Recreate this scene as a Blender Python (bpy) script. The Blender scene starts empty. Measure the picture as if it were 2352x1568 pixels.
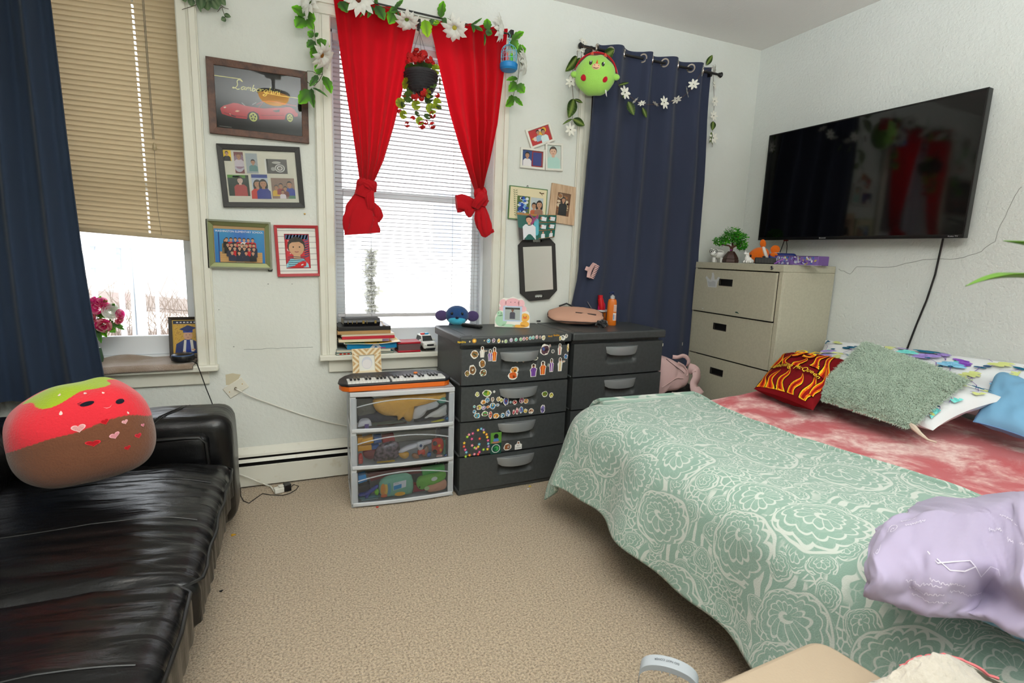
import bpy, bmesh, math, random
from mathutils import Vector, Matrix, noise
rnd = random.Random(11)
SC = bpy.context.scene
COL = SC.collection
PI = math.pi
def V(*a): return Vector(a if len(a) > 1 else a[0])

# ------------------------------------------------------------------ camera
FPX, PITCH, ROLL, YAW, CAMH = 1200.936, 0.163837, 0.0342281, 0.3953342, 1.36
_cy, _sy = math.cos(YAW), math.sin(YAW)
FWD = V(_sy*math.cos(PITCH), _cy*math.cos(PITCH), -math.sin(PITCH))
_r = V(_cy, -_sy, 0); _u = _r.cross(FWD)
CR = math.cos(ROLL)*_r + math.sin(ROLL)*_u
CU = -math.sin(ROLL)*_r + math.cos(ROLL)*_u
CAM = V(0, 0, CAMH)
cd = bpy.data.cameras.new('camera'); cam = bpy.data.objects.new('camera', cd); COL.objects.link(cam)
cd.sensor_width = 36; cd.lens = 36*FPX/2352; cd.clip_start = .02; cd.clip_end = 200
cam.matrix_world = Matrix(((CR.x, CU.x, -FWD.x, 0), (CR.y, CU.y, -FWD.y, 0), (CR.z, CU.z, -FWD.z, CAMH), (0, 0, 0, 1)))
SC.camera = cam

# ------------------------------------------------------------------ daylight, lamps, exposure
W = bpy.data.worlds.new('world'); SC.world = W; W.use_nodes = True
bg = W.node_tree.nodes['Background']; bg.inputs[0].default_value = (.90, .95, 1, 1); bg.inputs[1].default_value = 2.3
SC.view_settings.view_transform = 'Standard'; SC.view_settings.look = 'None'
SC.view_settings.exposure = 1.1; SC.view_settings.gamma = 1; SC.view_settings.use_curve_mapping = False
sd = bpy.data.lights.new('sun', 'SUN'); sd.energy = 1.0; sd.angle = .02; sd.color = (1, .95, .86)
so = bpy.data.objects.new('sun', sd); COL.objects.link(so); so.rotation_euler = (math.radians(38), math.radians(20), math.radians(0))
LAMP = V(-.13, .72, 2.93)          # the ceiling dome, seen mirrored in the glass of the car poster
fd = bpy.data.lights.new('bounce_flash', 'SPOT'); fd.energy = 500; fd.spot_size = math.radians(146); fd.spot_blend = 1; fd.shadow_soft_size = .06; fd.color = (.93, .985, 1)
fo = bpy.data.objects.new('bounce_flash', fd); COL.objects.link(fo); fo.location = (.1, -.25, 1.55)
fo.rotation_euler = (math.radians(180-8), math.radians(15), 0)   # the photographer's flash, turned up at the white ceiling

# ------------------------------------------------------------------ from the photograph to the room
D, XR, XL, YF, HC = 3.21, 3.279, -1.95, -1.7, 2.93
def ray(x, y): return CR*((x-1176)/FPX) - CU*((y-784)/FPX) + FWD
def atZ(x, y, z=0): d = ray(x, y); return CAM + d*((z-CAMH)/d.z)
def atY(x, y, Y): d = ray(x, y); return CAM + d*(Y/d.y)
def atX(x, y, X): d = ray(x, y); return CAM + d*(X/d.x)
def BK(x, y, d=0): return atY(x, y, D-d)
def RT(x, y, d=0): return atX(x, y, XR-d)

class F:
    """a local frame: origin o and axes u, v, w"""
    def __init__(s, o, u=(1, 0, 0), v=(0, 1, 0), w=None):
        s.o, s.u, s.v = V(*o), V(*u).normalized(), V(*v).normalized()
        s.w = V(*w).normalized() if w is not None else s.u.cross(s.v)
    def __call__(s, a, b, c=0): return s.o + s.u*a + s.v*b + s.w*c
    def sub(s, a, b, c=0, rot=0):
        cr, sr = math.cos(rot), math.sin(rot)
        return F(s(a, b, c), s.u*cr + s.v*sr, s.v*cr - s.u*sr, s.w)
    def mat(s): return Matrix(((s.u.x, s.v.x, s.w.x, s.o.x), (s.u.y, s.v.y, s.w.y, s.o.y), (s.u.z, s.v.z, s.w.z, s.o.z), (0, 0, 0, 1)))
WORLD = F((0, 0, 0))
def rotZ(o, deg): a = math.radians(deg); return F(o, (math.cos(a), math.sin(a), 0), (-math.sin(a), math.cos(a), 0), (0, 0, 1))
def lin(c):
    if max(c) > 1: c = [x/255 for x in c]
    return tuple(x/12.92 if x <= .04045 else ((x+.055)/1.055)**2.4 for x in c[:3])

# ------------------------------------------------------------------ materials
MATS = {}
def mat(name, col=(200, 200, 200), rough=.55, metal=0, spec=.5, bump=None, var=None, coat=0, sheen=0, trans=0, sss=0, attr=False, stretch=None, coord='Object'):
    """bump=(scale, strength[, detail]); var=(scale, colour2[, low, high]); trans=share of translucent cloth"""
    if name in MATS: return MATS[name]
    m = bpy.data.materials.new(name); MATS[name] = m; m.use_nodes = True
    N, L = m.node_tree.nodes, m.node_tree.links
    b = N['Principled BSDF']; out = N['Material Output']
    b.inputs['Base Color'].default_value = (*lin(col), 1); b.inputs['Roughness'].default_value = rough
    b.inputs['Metallic'].default_value = metal; b.inputs['Specular IOR Level'].default_value = spec
    b.inputs['Coat Weight'].default_value = coat; b.inputs['Sheen Weight'].default_value = sheen
    csock = None
    tc = N.new('ShaderNodeTexCoord').outputs[coord]
    if stretch:
        mp = N.new('ShaderNodeMapping'); mp.inputs['Scale'].default_value = stretch; L.new(tc, mp.inputs[0]); tc = mp.outputs[0]
    if attr:
        at = N.new('ShaderNodeAttribute'); at.attribute_name = 'Col'; csock = at.outputs['Color']
    if var:
        nz = N.new('ShaderNodeTexNoise'); nz.inputs['Scale'].default_value = var[0]; nz.inputs['Detail'].default_value = 5; nz.inputs['Roughness'].default_value = var[4] if len(var) > 4 else .5; L.new(tc, nz.inputs['Vector'])
        mr = N.new('ShaderNodeMapRange'); mr.inputs[1].default_value = var[2] if len(var) > 2 else .35; mr.inputs[2].default_value = var[3] if len(var) > 3 else .65
        L.new(nz.outputs['Fac'], mr.inputs[0])
        mx = N.new('ShaderNodeMix'); mx.data_type = 'RGBA'; L.new(mr.outputs[0], mx.inputs['Factor'])
        if csock is not None: L.new(csock, mx.inputs['A'])
        else: mx.inputs['A'].default_value = (*lin(col), 1)
        mx.inputs['B'].default_value = (*lin(var[1]), 1); csock = mx.outputs['Result']
    if csock is not None: L.new(csock, b.inputs['Base Color'])
    if bump:
        nb = N.new('ShaderNodeTexNoise'); nb.inputs['Scale'].default_value = bump[0]; nb.inputs['Detail'].default_value = bump[2] if len(bump) > 2 else 3
        L.new(tc, nb.inputs['Vector'])
        bp = N.new('ShaderNodeBump'); bp.inputs['Strength'].default_value = bump[1]; bp.inputs['Distance'].default_value = .01
        L.new(nb.outputs['Fac'], bp.inputs['Height']); L.new(bp.outputs[0], b.inputs['Normal'])
    if trans:
        tl = N.new('ShaderNodeBsdfTranslucent'); ms = N.new('ShaderNodeMixShader'); ms.inputs[0].default_value = trans
        if csock is not None: L.new(csock, tl.inputs[0])
        else: tl.inputs[0].default_value = (*lin(col), 1)
        L.new(b.outputs[0], ms.inputs[1]); L.new(tl.outputs[0], ms.inputs[2]); L.new(ms.outputs[0], out.inputs['Surface'])
    return m
def clear_mat(name, tint=(250, 250, 250), refl=1.0, rough=.02, haze=0, hazecol=(235, 238, 240)):
    """thin clear sheet: transmits straight on, mirrors by Fresnel; haze is the milky share"""
    if name in MATS: return MATS[name]
    m = bpy.data.materials.new(name); MATS[name] = m; m.use_nodes = True
    N, L = m.node_tree.nodes, m.node_tree.links
    N.remove(N['Principled BSDF']); out = N['Material Output']
    tr = N.new('ShaderNodeBsdfTransparent'); tr.inputs[0].default_value = (*lin(tint), 1)
    src = tr.outputs[0]
    if haze:
        df = N.new('ShaderNodeBsdfDiffuse'); df.inputs[0].default_value = (*lin(hazecol), 1)
        m0 = N.new('ShaderNodeMixShader'); m0.inputs[0].default_value = haze; L.new(src, m0.inputs[1]); L.new(df.outputs[0], m0.inputs[2]); src = m0.outputs[0]
    gl = N.new('ShaderNodeBsdfGlossy'); gl.inputs['Roughness'].default_value = rough
    fr = N.new('ShaderNodeFresnel'); fr.inputs[0].default_value = 1.45
    mm = N.new('ShaderNodeMath'); mm.operation = 'MULTIPLY'; mm.inputs[1].default_value = refl; L.new(fr.outputs[0], mm.inputs[0])
    ms = N.new('ShaderNodeMixShader'); L.new(mm.outputs[0], ms.inputs[0]); L.new(src, ms.inputs[1]); L.new(gl.outputs[0], ms.inputs[2]); L.new(ms.outputs[0], out.inputs['Surface'])
    return m
def emit_mat(name, col, s):
    m = bpy.data.materials.new(name); m.use_nodes = True; b = m.node_tree.nodes['Principled BSDF']
    b.inputs['Base Color'].default_value = (*lin(col), 1); b.inputs['Emission Color'].default_value = (*lin(col), 1); b.inputs['Emission Strength'].default_value = s
    return m
PRINT = mat('print', rough=.5, spec=.35, attr=True)
GLOSSY_PRINT = mat('glossy_print', rough=.16, attr=True)
CLOTH_PRINT = mat('printed_cloth', rough=.9, spec=.1, attr=True, bump=(240, .15))
PLUSH_PRINT = mat('plush_fabric', rough=.95, spec=.05, attr=True, sheen=.35, bump=(160, .35, 6))
PLASTIC_PRINT = mat('coloured_plastic', rough=.32, attr=True)

# ------------------------------------------------------------------ mesh bucket
class G:
    def __init__(s): s.v, s.f, s.c = [], [], []
    def add(s, vs, fs, col=None):
        o = len(s.v); s.v += [tuple(p) for p in vs]; s.f += [tuple(i+o for i in q) for q in fs]
        c = (*lin(col), 1) if col is not None else (.8, .8, .8, 1)
        s.c += [c]*len(vs); return s
    def box(s, f, x0, x1, y0, y1, z0, z1, col=None):
        p = [f(x, y, z) for z in (z0, z1) for y in (y0, y1) for x in (x0, x1)]
        return s.add(p, [(0, 2, 3, 1), (4, 5, 7, 6), (0, 1, 5, 4), (2, 6, 7, 3), (0, 4, 6, 2), (1, 3, 7, 5)], col)
    def hexa(s, p, col=None):     # eight corners: bottom ring 0-3, top ring 4-7
        return s.add(p, [(3, 2, 1, 0), (4, 5, 6, 7), (0, 1, 5, 4), (1, 2, 6, 5), (2, 3, 7, 6), (3, 0, 4, 7)], col)
    def tube(s, pts, r, n=6, col=None, closed=False):
        pts = [V(*p) for p in pts]; m = len(pts); vs, fs = [], []
        prev = None
        for i, p in enumerate(pts):
            a = pts[i-1] if (i > 0 or closed) else p; b = pts[(i+1) % m] if (i < m-1 or closed) else p
            t = (b-a).normalized() if (b-a).length > 1e-9 else V(0, 0, 1)
            if prev is None: q = t.cross(V(0, 0, 1) if abs(t.z) < .9 else V(1, 0, 0)).normalized()
            else:
                q = prev - t*prev.dot(t); q = q.normalized() if q.length > 1e-6 else t.orthogonal().normalized()
            prev = q; k = t.cross(q); rr = r[i] if isinstance(r, (list, tuple)) else r
            vs += [p + (q*math.cos(2*PI*j/n) + k*math.sin(2*PI*j/n))*rr for j in range(n)]
        for i in range(m if closed else m-1):
            for j in range(n):
                a, b = i*n+j, i*n+(j+1) % n; c, d = ((i+1) % m)*n+(j+1) % n, ((i+1) % m)*n+j
                fs.append((a, b, c, d))
        if not closed: fs += [tuple(range(n))[::-1], tuple((m-1)*n+j for j in range(n))]
        return s.add(vs, fs, col)
    def lathe(s, f, prof, n=20, col=None, sq=None):
        vs, fs = [], []
        for r, z in prof:
            for j in range(n):
                a = 2*PI*j/n; x, y = math.cos(a), math.sin(a)
                if sq:
                    k = (abs(x)**sq+abs(y)**sq)**(-1/sq); x, y = x*k, y*k
                vs.append(f(r*x, r*y, z))
        for i in range(len(prof)-1):
            for j in range(n): fs.append((i*n+j, i*n+(j+1) % n, (i+1)*n+(j+1) % n, (i+1)*n+j))
        if prof[0][0] > 1e-6: fs.append(tuple(range(n))[::-1])
        if prof[-1][0] > 1e-6: fs.append(tuple((len(prof)-1)*n+j for j in range(n)))
        return s.add(vs, fs, col)
    def ell(s, f, c, r, nu=18, nv=10, col=None, fn=None):
        vs, fs = [], []
        for i in range(nv+1):
            th = PI*i/nv
            for j in range(nu):
                ph = 2*PI*j/nu; d = V(math.sin(th)*math.cos(ph), math.sin(th)*math.sin(ph), math.cos(th))
                k = fn(d) if fn else 1
                vs.append(f(c[0]+r[0]*d.x*k, c[1]+r[1]*d.y*k, c[2]+r[2]*d.z*k))
        for i in range(nv):
            for j in range(nu): fs.append((i*nu+j, (i+1)*nu+j, (i+1)*nu+(j+1) % nu, i*nu+(j+1) % nu))
        return s.add(vs, fs, col)
    def grid(s, fn, nu, nv, col=None, colfn=None, closed=False):
        vs, fs = [], []
        for j in range(nv+1):
            for i in range(nu + (0 if closed else 1)): vs.append(fn(i/nu, j/nv))
        w = nu if closed else nu+1
        for j in range(nv):
            for i in range(nu):
                i2 = (i+1) % w
                fs.append((j*w+i, j*w+i2, (j+1)*w+i2, (j+1)*w+i))
        o = len(s.c); s.add(vs, fs, col)
        if colfn:
            k = 0
            for j in range(nv+1):
                for i in range(w): s.c[o+k] = (*lin(colfn(i/nu, j/nv)), 1); k += 1
        return s
    def prism(s, f, poly, z0, z1, col=None):
        n = len(poly)
        return s.add([f(x, y, z0) for x, y in poly] + [f(x, y, z1) for x, y in poly],
                     [tuple(range(n))[::-1], tuple(range(n, 2*n))] + [(i, (i+1) % n, n+(i+1) % n, n+i) for i in range(n)], col)
    def mesh(s, name, m, smooth=True, ang=38, recalc=True, uv=None):
        me = bpy.data.meshes.new(name); me.from_pydata(s.v, [], s.f)
        at = me.color_attributes.new('Col', 'FLOAT_COLOR', 'POINT'); at.data.foreach_set('color', [x for c in s.c for x in c])
        if recalc:
            bm = bmesh.new(); bm.from_mesh(me); bmesh.ops.recalc_face_normals(bm, faces=bm.faces); bm.to_mesh(me); bm.free()
        if smooth:
            me.polygons.foreach_set('use_smooth', [True]*len(me.polygons)); me.set_sharp_from_angle(angle=math.radians(ang))
        for x in (m if isinstance(m, (list, tuple)) else [m]): me.materials.append(x)
        return me
    def build(s, name, m, parent=None, smooth=True, bevel=0, bseg=2, subsurf=0, solid=0, ang=38, recalc=True, origin=None, **tags):
        """link as ONE object; world coordinates; origin is moved to the thing's own place"""
        o = rootloc(parent) if parent is not None else (V(*origin) if origin is not None else V(0, 0, 0))
        if parent is None and origin is None and s.v and tags.get('kind') != 'structure':
            xs, ys, zs = zip(*s.v); o = V((min(xs)+max(xs))/2, (min(ys)+max(ys))/2, min(zs))
        s.v = [(x-o.x, y-o.y, z-o.z) for x, y, z in s.v]
        ob = bpy.data.objects.new(name, s.mesh(name, m, smooth, ang, recalc)); COL.objects.link(ob)
        if parent is not None: ob.parent = parent
        else: ob.location = o
        if solid: q = ob.modifiers.new('solid', 'SOLIDIFY'); q.thickness = solid; q.offset = 0
        if bevel: q = ob.modifiers.new('bevel', 'BEVEL'); q.width = bevel; q.segments = bseg; q.limit_method = 'ANGLE'; q.angle_limit = math.radians(40); q.harden_normals = False
        if subsurf: q = ob.modifiers.new('sub', 'SUBSURF'); q.levels = q.render_levels = subsurf
        for k, v in tags.items(): ob[k] = v
        return ob
ROOT = {}
def rootloc(p):
    while p.parent: p = p.parent
    return ROOT.get(p.name, p.location)
def thing(name, label, cat, loc, group=None):
    o = bpy.data.objects.new(name, None); o.empty_display_size = .05; COL.objects.link(o); o.location = loc; ROOT[o.name] = V(*loc)
    o['label'] = label; o['category'] = cat
    if group: o['group'] = group
    return o
def inst(me, name, parent, f, scale=1, **tags):
    """a piece that shares mesh data, placed by a frame"""
    o = bpy.data.objects.new(name, me); COL.objects.link(o); o.parent = parent
    r = rootloc(parent) if parent is not None else V(0, 0, 0)
    M = f.mat(); M.translation = f.o - r
    sc = scale if isinstance(scale, (tuple, list)) else (scale,)*3
    o.matrix_local = M @ Matrix.Diagonal((*sc, 1))
    for k, v in tags.items(): o[k] = v
    return o
def struct(g, name, m, **k): return g.build(name, m, kind='structure', origin=(0, 0, 0), **k)

# ------------------------------------------------------------------ flat print
_T = {}
def text_mesh(s, shear=0):
    if (s, shear) in _T: return _T[(s, shear)]
    c = bpy.data.curves.new('t', 'FONT'); c.body = s; c.size = 1; c.resolution_u = 3; c.shear = shear
    o = bpy.data.objects.new('t', c); COL.objects.link(o); dg = bpy.context.evaluated_depsgraph_get()
    e = o.evaluated_get(dg); me = e.to_mesh()
    vs = [(v.co.x, v.co.y) for v in me.vertices]; fs = [tuple(p.vertices) for p in me.polygons]; e.to_mesh_clear()
    bpy.data.objects.remove(o); bpy.data.curves.remove(c)
    xs = [v[0] for v in vs] or [0]; ys = [v[1] for v in vs] or [0]
    r = (vs, fs, min(xs), max(xs), min(ys), max(ys)); _T[(s, shear)] = r; return r
class Print(G):
    """flat coloured shapes laid on a surface f(a, b, height), a few tenths of a millimetre apart"""
    def __init__(s, f, z=.0003, step=.00025): super().__init__(); s.F = f; s.z = z; s.step = step; s.rings = 0
    def up(s, n=1): s.z += s.step*n; return s
    def poly(s, pts, col):
        if s.rings:      # follow a curved surface: rings about the middle
            n = len(pts); cx, cy = sum(p[0] for p in pts)/n, sum(p[1] for p in pts)/n
            vs = [s.F(cx, cy, s.z)]+[s.F(cx+(x-cx)*k/s.rings, cy+(y-cy)*k/s.rings, s.z) for k in range(1, s.rings+1) for x, y in pts]
            s.add(vs, [(0, 1+i, 1+(i+1) % n) for i in range(n)]+[(1+k*n+i, 1+(k+1)*n+i, 1+(k+1)*n+(i+1) % n, 1+k*n+(i+1) % n) for k in range(s.rings-1) for i in range(n)], col); return s
        s.add([s.F(x, y, s.z) for x, y in pts], [tuple(range(len(pts)))], col); return s
    def rect(s, x0, y0, x1, y1, col): return s.poly([(x0, y0), (x1, y0), (x1, y1), (x0, y1)], col)
    def grad(s, x0, y0, x1, y1, fn, nx=16, ny=16):
        s.grid(lambda u, v: s.F(x0+(x1-x0)*u, y0+(y1-y0)*v, s.z), nx, ny, colfn=fn); return s
    def circ(s, x, y, rx, ry=None, col=(0, 0, 0), n=16, rot=0):
        ry = rx if ry is None else ry; c, q = math.cos(rot), math.sin(rot)
        return s.poly([(x + rx*math.cos(2*PI*i/n)*c - ry*math.sin(2*PI*i/n)*q, y + rx*math.cos(2*PI*i/n)*q + ry*math.sin(2*PI*i/n)*c) for i in range(n)], col)
    def line(s, pts, w, col):
        pts = [Vector(p) for p in pts]; n = len(pts); vs = []
        for i in range(n):
            t = (pts[min(i+1, n-1)] - pts[max(i-1, 0)]); t = t.normalized() if t.length > 0 else Vector((1, 0))
            k = Vector((-t.y, t.x))*(w/2 if not isinstance(w, (list, tuple)) else w[i]/2); vs += [pts[i]+k, pts[i]-k]
        s.add([s.F(p.x, p.y, s.z) for p in vs], [(2*i, 2*i+1, 2*i+3, 2*i+2) for i in range(n-1)], col); return s
    def text(s, body, x, y, h, col, w=None, shear=0, mid=False):
        vs, fs, x0, x1, y0, y1 = text_mesh(body, shear); k = h/.72; kx = (w/(x1-x0)) if w else k
        ox = x - ((x0+x1)/2*kx if mid else x0*kx)
        s.add([s.F(ox+a*kx, y+b*k, s.z) for a, b in vs], fs, col); return s
    def person(s, x, y, h, skin=(196, 150, 120), hair=(35, 28, 26), shirt=(60, 70, 120), w=1.0, long=False, head=.42):
        """head and shoulders, h tall from the bottom y"""
        r = h*head/2; cyy = y+h-r*1.02; sh = cyy-r*1.22
        if long: s.circ(x, cyy-r*.5, r*1.05*w, r*1.6, hair, 14); s.up()
        ww = min(h*.34, r*1.75)*w; s.poly([(x-ww, y), (x+ww, y), (x+ww*.97, sh-r*.65), (x+ww*.55, sh), (x-ww*.55, sh), (x-ww*.97, sh-r*.65)], shirt); s.up()
        s.rect(x-r*.35, sh-r*.12, x+r*.35, cyy, skin)
        s.circ(x, cyy+r*.1, r*.86*w, r, hair, 16); s.up(); s.circ(x, cyy-r*.1, r*.74*w, r*.86, skin, 16); s.up()
        for q in (-1, 1): s.circ(x+q*r*.3*w, cyy, r*.09, r*.07, (30, 22, 20), 8)
        s.line([(x-r*.2, cyy-r*.5), (x, cyy-r*.55), (x+r*.2, cyy-r*.5)], r*.09, (150, 80, 75)); s.up()
        s.poly([(x-r*.74*w, cyy+r*.25), (x-r*.4*w, cyy+r*.5), (x+r*.3*w, cyy+r*.55), (x+r*.74*w, cyy+r*.25), (x+r*.6*w, cyy+r*.8), (x, cyy+r*1.02), (x-r*.6*w, cyy+r*.8)], hair); s.up()
        return s
def quad(tl, tr, br, bl, plane=BK, d=0, w=(0, -1, 0)):
    """the flat rectangle that four pixels mark on a wall: frame at its lower left, width, height"""
    p = [plane(*q, d) for q in (tl, tr, br, bl)]
    c = (p[0]+p[1]+p[2]+p[3])/4; w = V(*w)
    u = ((p[1]-p[0])+(p[2]-p[3])); u = (u - w*u.dot(w)).normalized(); v = w.cross(u)
    wd = ((p[1]-p[0]).dot(u)+(p[2]-p[3]).dot(u))/2; ht = ((p[0]-p[3]).dot(v)+(p[1]-p[2]).dot(v))/2
    return F(c - u*wd/2 - v*ht/2, u, v, w), wd, ht
def ring(g, f, W_, H_, b, z0, z1, col=None, inner_z=None):
    """a mitred rectangular frame of border b"""
    iz = z1 if inner_z is None else inner_z
    o = [(0, 0), (W_, 0), (W_, H_), (0, H_)]; i = [(b, b), (W_-b, b), (W_-b, H_-b), (b, H_-b)]
    vs = [f(*p, z0) for p in o]+[f(*p, z1) for p in o]+[f(*p, iz) for p in i]+[f(*p, z0) for p in i]
    fs = []
    for k in range(4):
        n = (k+1) % 4
        fs += [(k, n, 4+n, 4+k), (4+k, 4+n, 8+n, 8+k), (8+k, 8+n, 12+n, 12+k), (12+k, 12+n, n, k)]
    return g.add(vs, fs, col)
def nz(*p): return noise.noise(V(*p))
# ================================================================== the setting
M_WALL = mat('wall_plaster', (226, 229, 224), .75, spec=.25, bump=(55, .28, 5), var=(2.2, (219, 221, 213), .3, .75))
M_WALLR = mat('wall_plaster_rough', (222, 225, 221), .8, spec=.2, bump=(70, .5, 6), var=(1.6, (214, 217, 212), .3, .75))
M_CEIL = mat('ceiling_paint', (226, 224, 219), .85, spec=.15, bump=(120, .12, 3))
M_TRIM = mat('trim_paint', (228, 226, 213), .42, bump=(30, .10, 5), var=(5, (216, 208, 186), .56, .8))
M_WHITE = mat('white_vinyl', (232, 236, 240), .35)
M_GLASS = clear_mat('window_glass')
M_PGLASS = clear_mat('picture_glass', refl=.65, rough=.006)
M_CARPET = mat('carpet_pile', (212, 192, 164), .95, spec=.05, sheen=.25, bump=(150, 1.0, 6), var=(125, (112, 92, 72), .40, .66, .78))
def wallboxes(g, holes, x0, x1, z0, z1, y0, y1):
    xs = sorted({x0, x1, *[v for h in holes for v in h[:2]]}); zs = sorted({z0, z1, *[v for h in holes for v in h[2:]]})
    for i in range(len(xs)-1):
        run = None
        for k in range(len(zs)-1):
            cx, cz = (xs[i]+xs[i+1])/2, (zs[k]+zs[k+1])/2
            if any(h[0] < cx < h[1] and h[2] < cz < h[3] for h in holes):
                if run is not None: g.box(WORLD, xs[i], xs[i+1], y0, y1, run, zs[k]); run = None
            elif run is None: run = zs[k]
        if run is not None: g.box(WORLD, xs[i], xs[i+1], y0, y1, run, zs[-1])
WIN = [(-1.46, -.50, .715, 2.63), (.218, 1.172, .745, 2.585), (1.845, 2.64, .745, 2.60)]
g = G(); wallboxes(g, WIN, XL-.2, XR+.2, 0, HC, D, D+.29); struct(g, 'wall_back', M_WALL, smooth=False)
struct(G().box(WORLD, XR, XR+.2, YF-.2, D, 0, HC), 'wall_right', M_WALLR, smooth=False)
struct(G().box(WORLD, XL-.2, XL, YF-.2, D, 0, HC), 'wall_left', M_WALL, smooth=False)
struct(G().box(WORLD, XL, XR, YF-.2, YF, 0, HC), 'wall_front', M_WALL, smooth=False)
struct(G().box(WORLD, XL-.2, XR+.2, YF-.2, D+.29, HC, HC+.15), 'ceiling', M_CEIL, smooth=False)
struct(G().box(WORLD, XL-.2, XR+.2, YF-.2, D+.29, -.15, 0), 'floor', M_CARPET, smooth=False)

def casing(n, x0, x1, z0, z1):
    g = G(); w = .092
    def strip(a, b, horiz=False):
        for o0, o1, t in ((0, 1, .014), (.04, .50, .021), (.62, .94, .026)):
            if horiz:
                c0, c1 = b[0]+(b[1]-b[0])*o0, b[0]+(b[1]-b[0])*o1; g.box(WORLD, a[0], a[1], D-t, D, c0, c1)
            else:
                c0, c1 = a[0]+(a[1]-a[0])*o0, a[0]+(a[1]-a[0])*o1; g.box(WORLD, c0, c1, D-t, D, b[0], b[1])
    strip((x1, x1+w), (z0, z1)); strip((x0, x0-w), (z0, z1)); strip((x0-w, x1+w), (z1, z1+w), True)
    struct(g, f'trim_{n}', M_TRIM, bevel=.003)
def sill(n, x0, x1, z, apron):
    g = G(); g.box(WORLD, x0-.10, x1+.10, D-.055, D, z-.032, z); g.box(WORLD, x0, x1, D, D+.20, z-.03, z)
    struct(g, f'trim_{n}', M_TRIM, bevel=.006)
    g = G(); g.box(WORLD, x0-.05, x1+.05, D-.018, D, z-.032-apron, z-.032); struct(g, f'trim_{n+1}', M_TRIM, bevel=.004)
def sash_window(n, x0, x1, z0, z1, meet, bottom=.07):
    """two white sashes of four bars each, a pane in each"""
    y0 = D+.20
    root = bpy.data.objects.new(f'window_{n}', None); COL.objects.link(root); root.location = ((x0+x1)/2, y0, z0); ROOT[root.name] = V((x0+x1)/2, y0, z0); root['kind'] = 'structure'
    b = .045
    for k, (a, c, yy) in enumerate(((z0+.03, meet+.022, y0), (meet-.022, z1-.02, y0+.04))):
        g = G(); bb = bottom if k == 0 else .045
        g.box(WORLD, x0+.02, x0+.02+b, yy, yy+.035, a, c); g.box(WORLD, x1-.02-b, x1-.02, yy, yy+.035, a, c)
        g.box(WORLD, x0+.02+b, x1-.02-b, yy, yy+.035, a, a+bb); g.box(WORLD, x0+.02+b, x1-.02-b, yy, yy+.035, c-.045, c)
        s = g.build('sash', M_WHITE, root, bevel=.004)
        G().box(WORLD, x0+.02+b, x1-.02-b, yy+.014, yy+.018, a+bb, c-.045).build('pane', M_GLASS, s, smooth=False)
    g = G()
    for q in (x0, x1-.02): g.box(WORLD, q, q+.02, D+.15, y0+.08, z0, z1)
    g.box(WORLD, x0, x1, D+.15, y0+.08, z1-.02, z1); g.box(WORLD, x0, x1, D+.17, y0+.08, z0-.01, z0+.03)
    g.build('jamb', M_WHITE, root, bevel=.003)
    return root
for i, (h, m) in enumerate(zip(WIN, (1.66, 1.70, 1.70))):
    casing(1+3*i, *h); sill(2+3*i, h[0], h[1], h[2]+.0015, .075); sash_window(i+1, *h, m, .105 if i == 0 else .09)

# hydronic baseboard heater along the window wall
M_HEAT = mat('heater_enamel', (228, 226, 214), .4, var=(14, (205, 196, 170), .62, .8))
M_DARK = mat('dark_void', (22, 19, 17), .8)
t = thing('baseboard_heater', 'long white baseboard heater with two dark slots at the foot of the window wall', 'heater', (.6, D-.03, 0))
hx0, hx1 = -1.2, 2.6
G().box(WORLD, hx0, hx1, D-.035, D-.003, .012, .19).build('fin_channel', M_DARK, t, smooth=False)
g = G(); g.prism(F((hx0, 0, 0), (0, 1, 0), (0, 0, 1)), [(D-.003, .19), (D-.003, .225), (D-.018, .222), (D-.056, .196), (D-.060, .182), (D-.052, .182), (D-.045, .19)], 0, hx1-hx0); g.build('top_cover', M_HEAT, t, bevel=.002)
g = G(); g.prism(F((hx0, 0, 0), (0, 1, 0), (0, 0, 1)), [(D-.062, .150), (D-.052, .168), (D-.046, .164), (D-.055, .148)], 0, hx1-hx0); g.build('damper', M_HEAT, t)
g = G(); g.box(WORLD, hx0, hx1, D-.062, D-.055, .008, .128); g.build('front_panel', M_HEAT, t, bevel=.003)

# ceiling lamp (seen mirrored in the glass of the car poster)
t = thing('ceiling_lamp', 'round frosted dome lamp on the ceiling', 'lamp', (LAMP.x, LAMP.y, HC-.1))
f = F((LAMP.x, LAMP.y, HC-.15), (1, 0, 0), (0, -1, 0)); G().lathe(F((LAMP.x, LAMP.y, HC), (1, 0, 0), (0, -1, 0)), [(0, 0), (.07, 0), (.07, .02), (.015, .03), (.015, .151), (0, .151)], 20).build('canopy', mat('lamp_enamel', (226, 224, 219), .6, 0), t)
G().lathe(f, [(0, 0), (.138, 0), (.143, .02), (.13, .028)], 32).build('mount', mat('lamp_enamel', (226, 224, 219), .6, 0), t)
G().lathe(f, [(.132, .026), (.128, .05), (.108, .08), (.07, .10), (.03, .108), (0, .11)], 32).build('shade', emit_mat('lamp_shade_glow', (255, 186, 96), 5.0), t)

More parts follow.
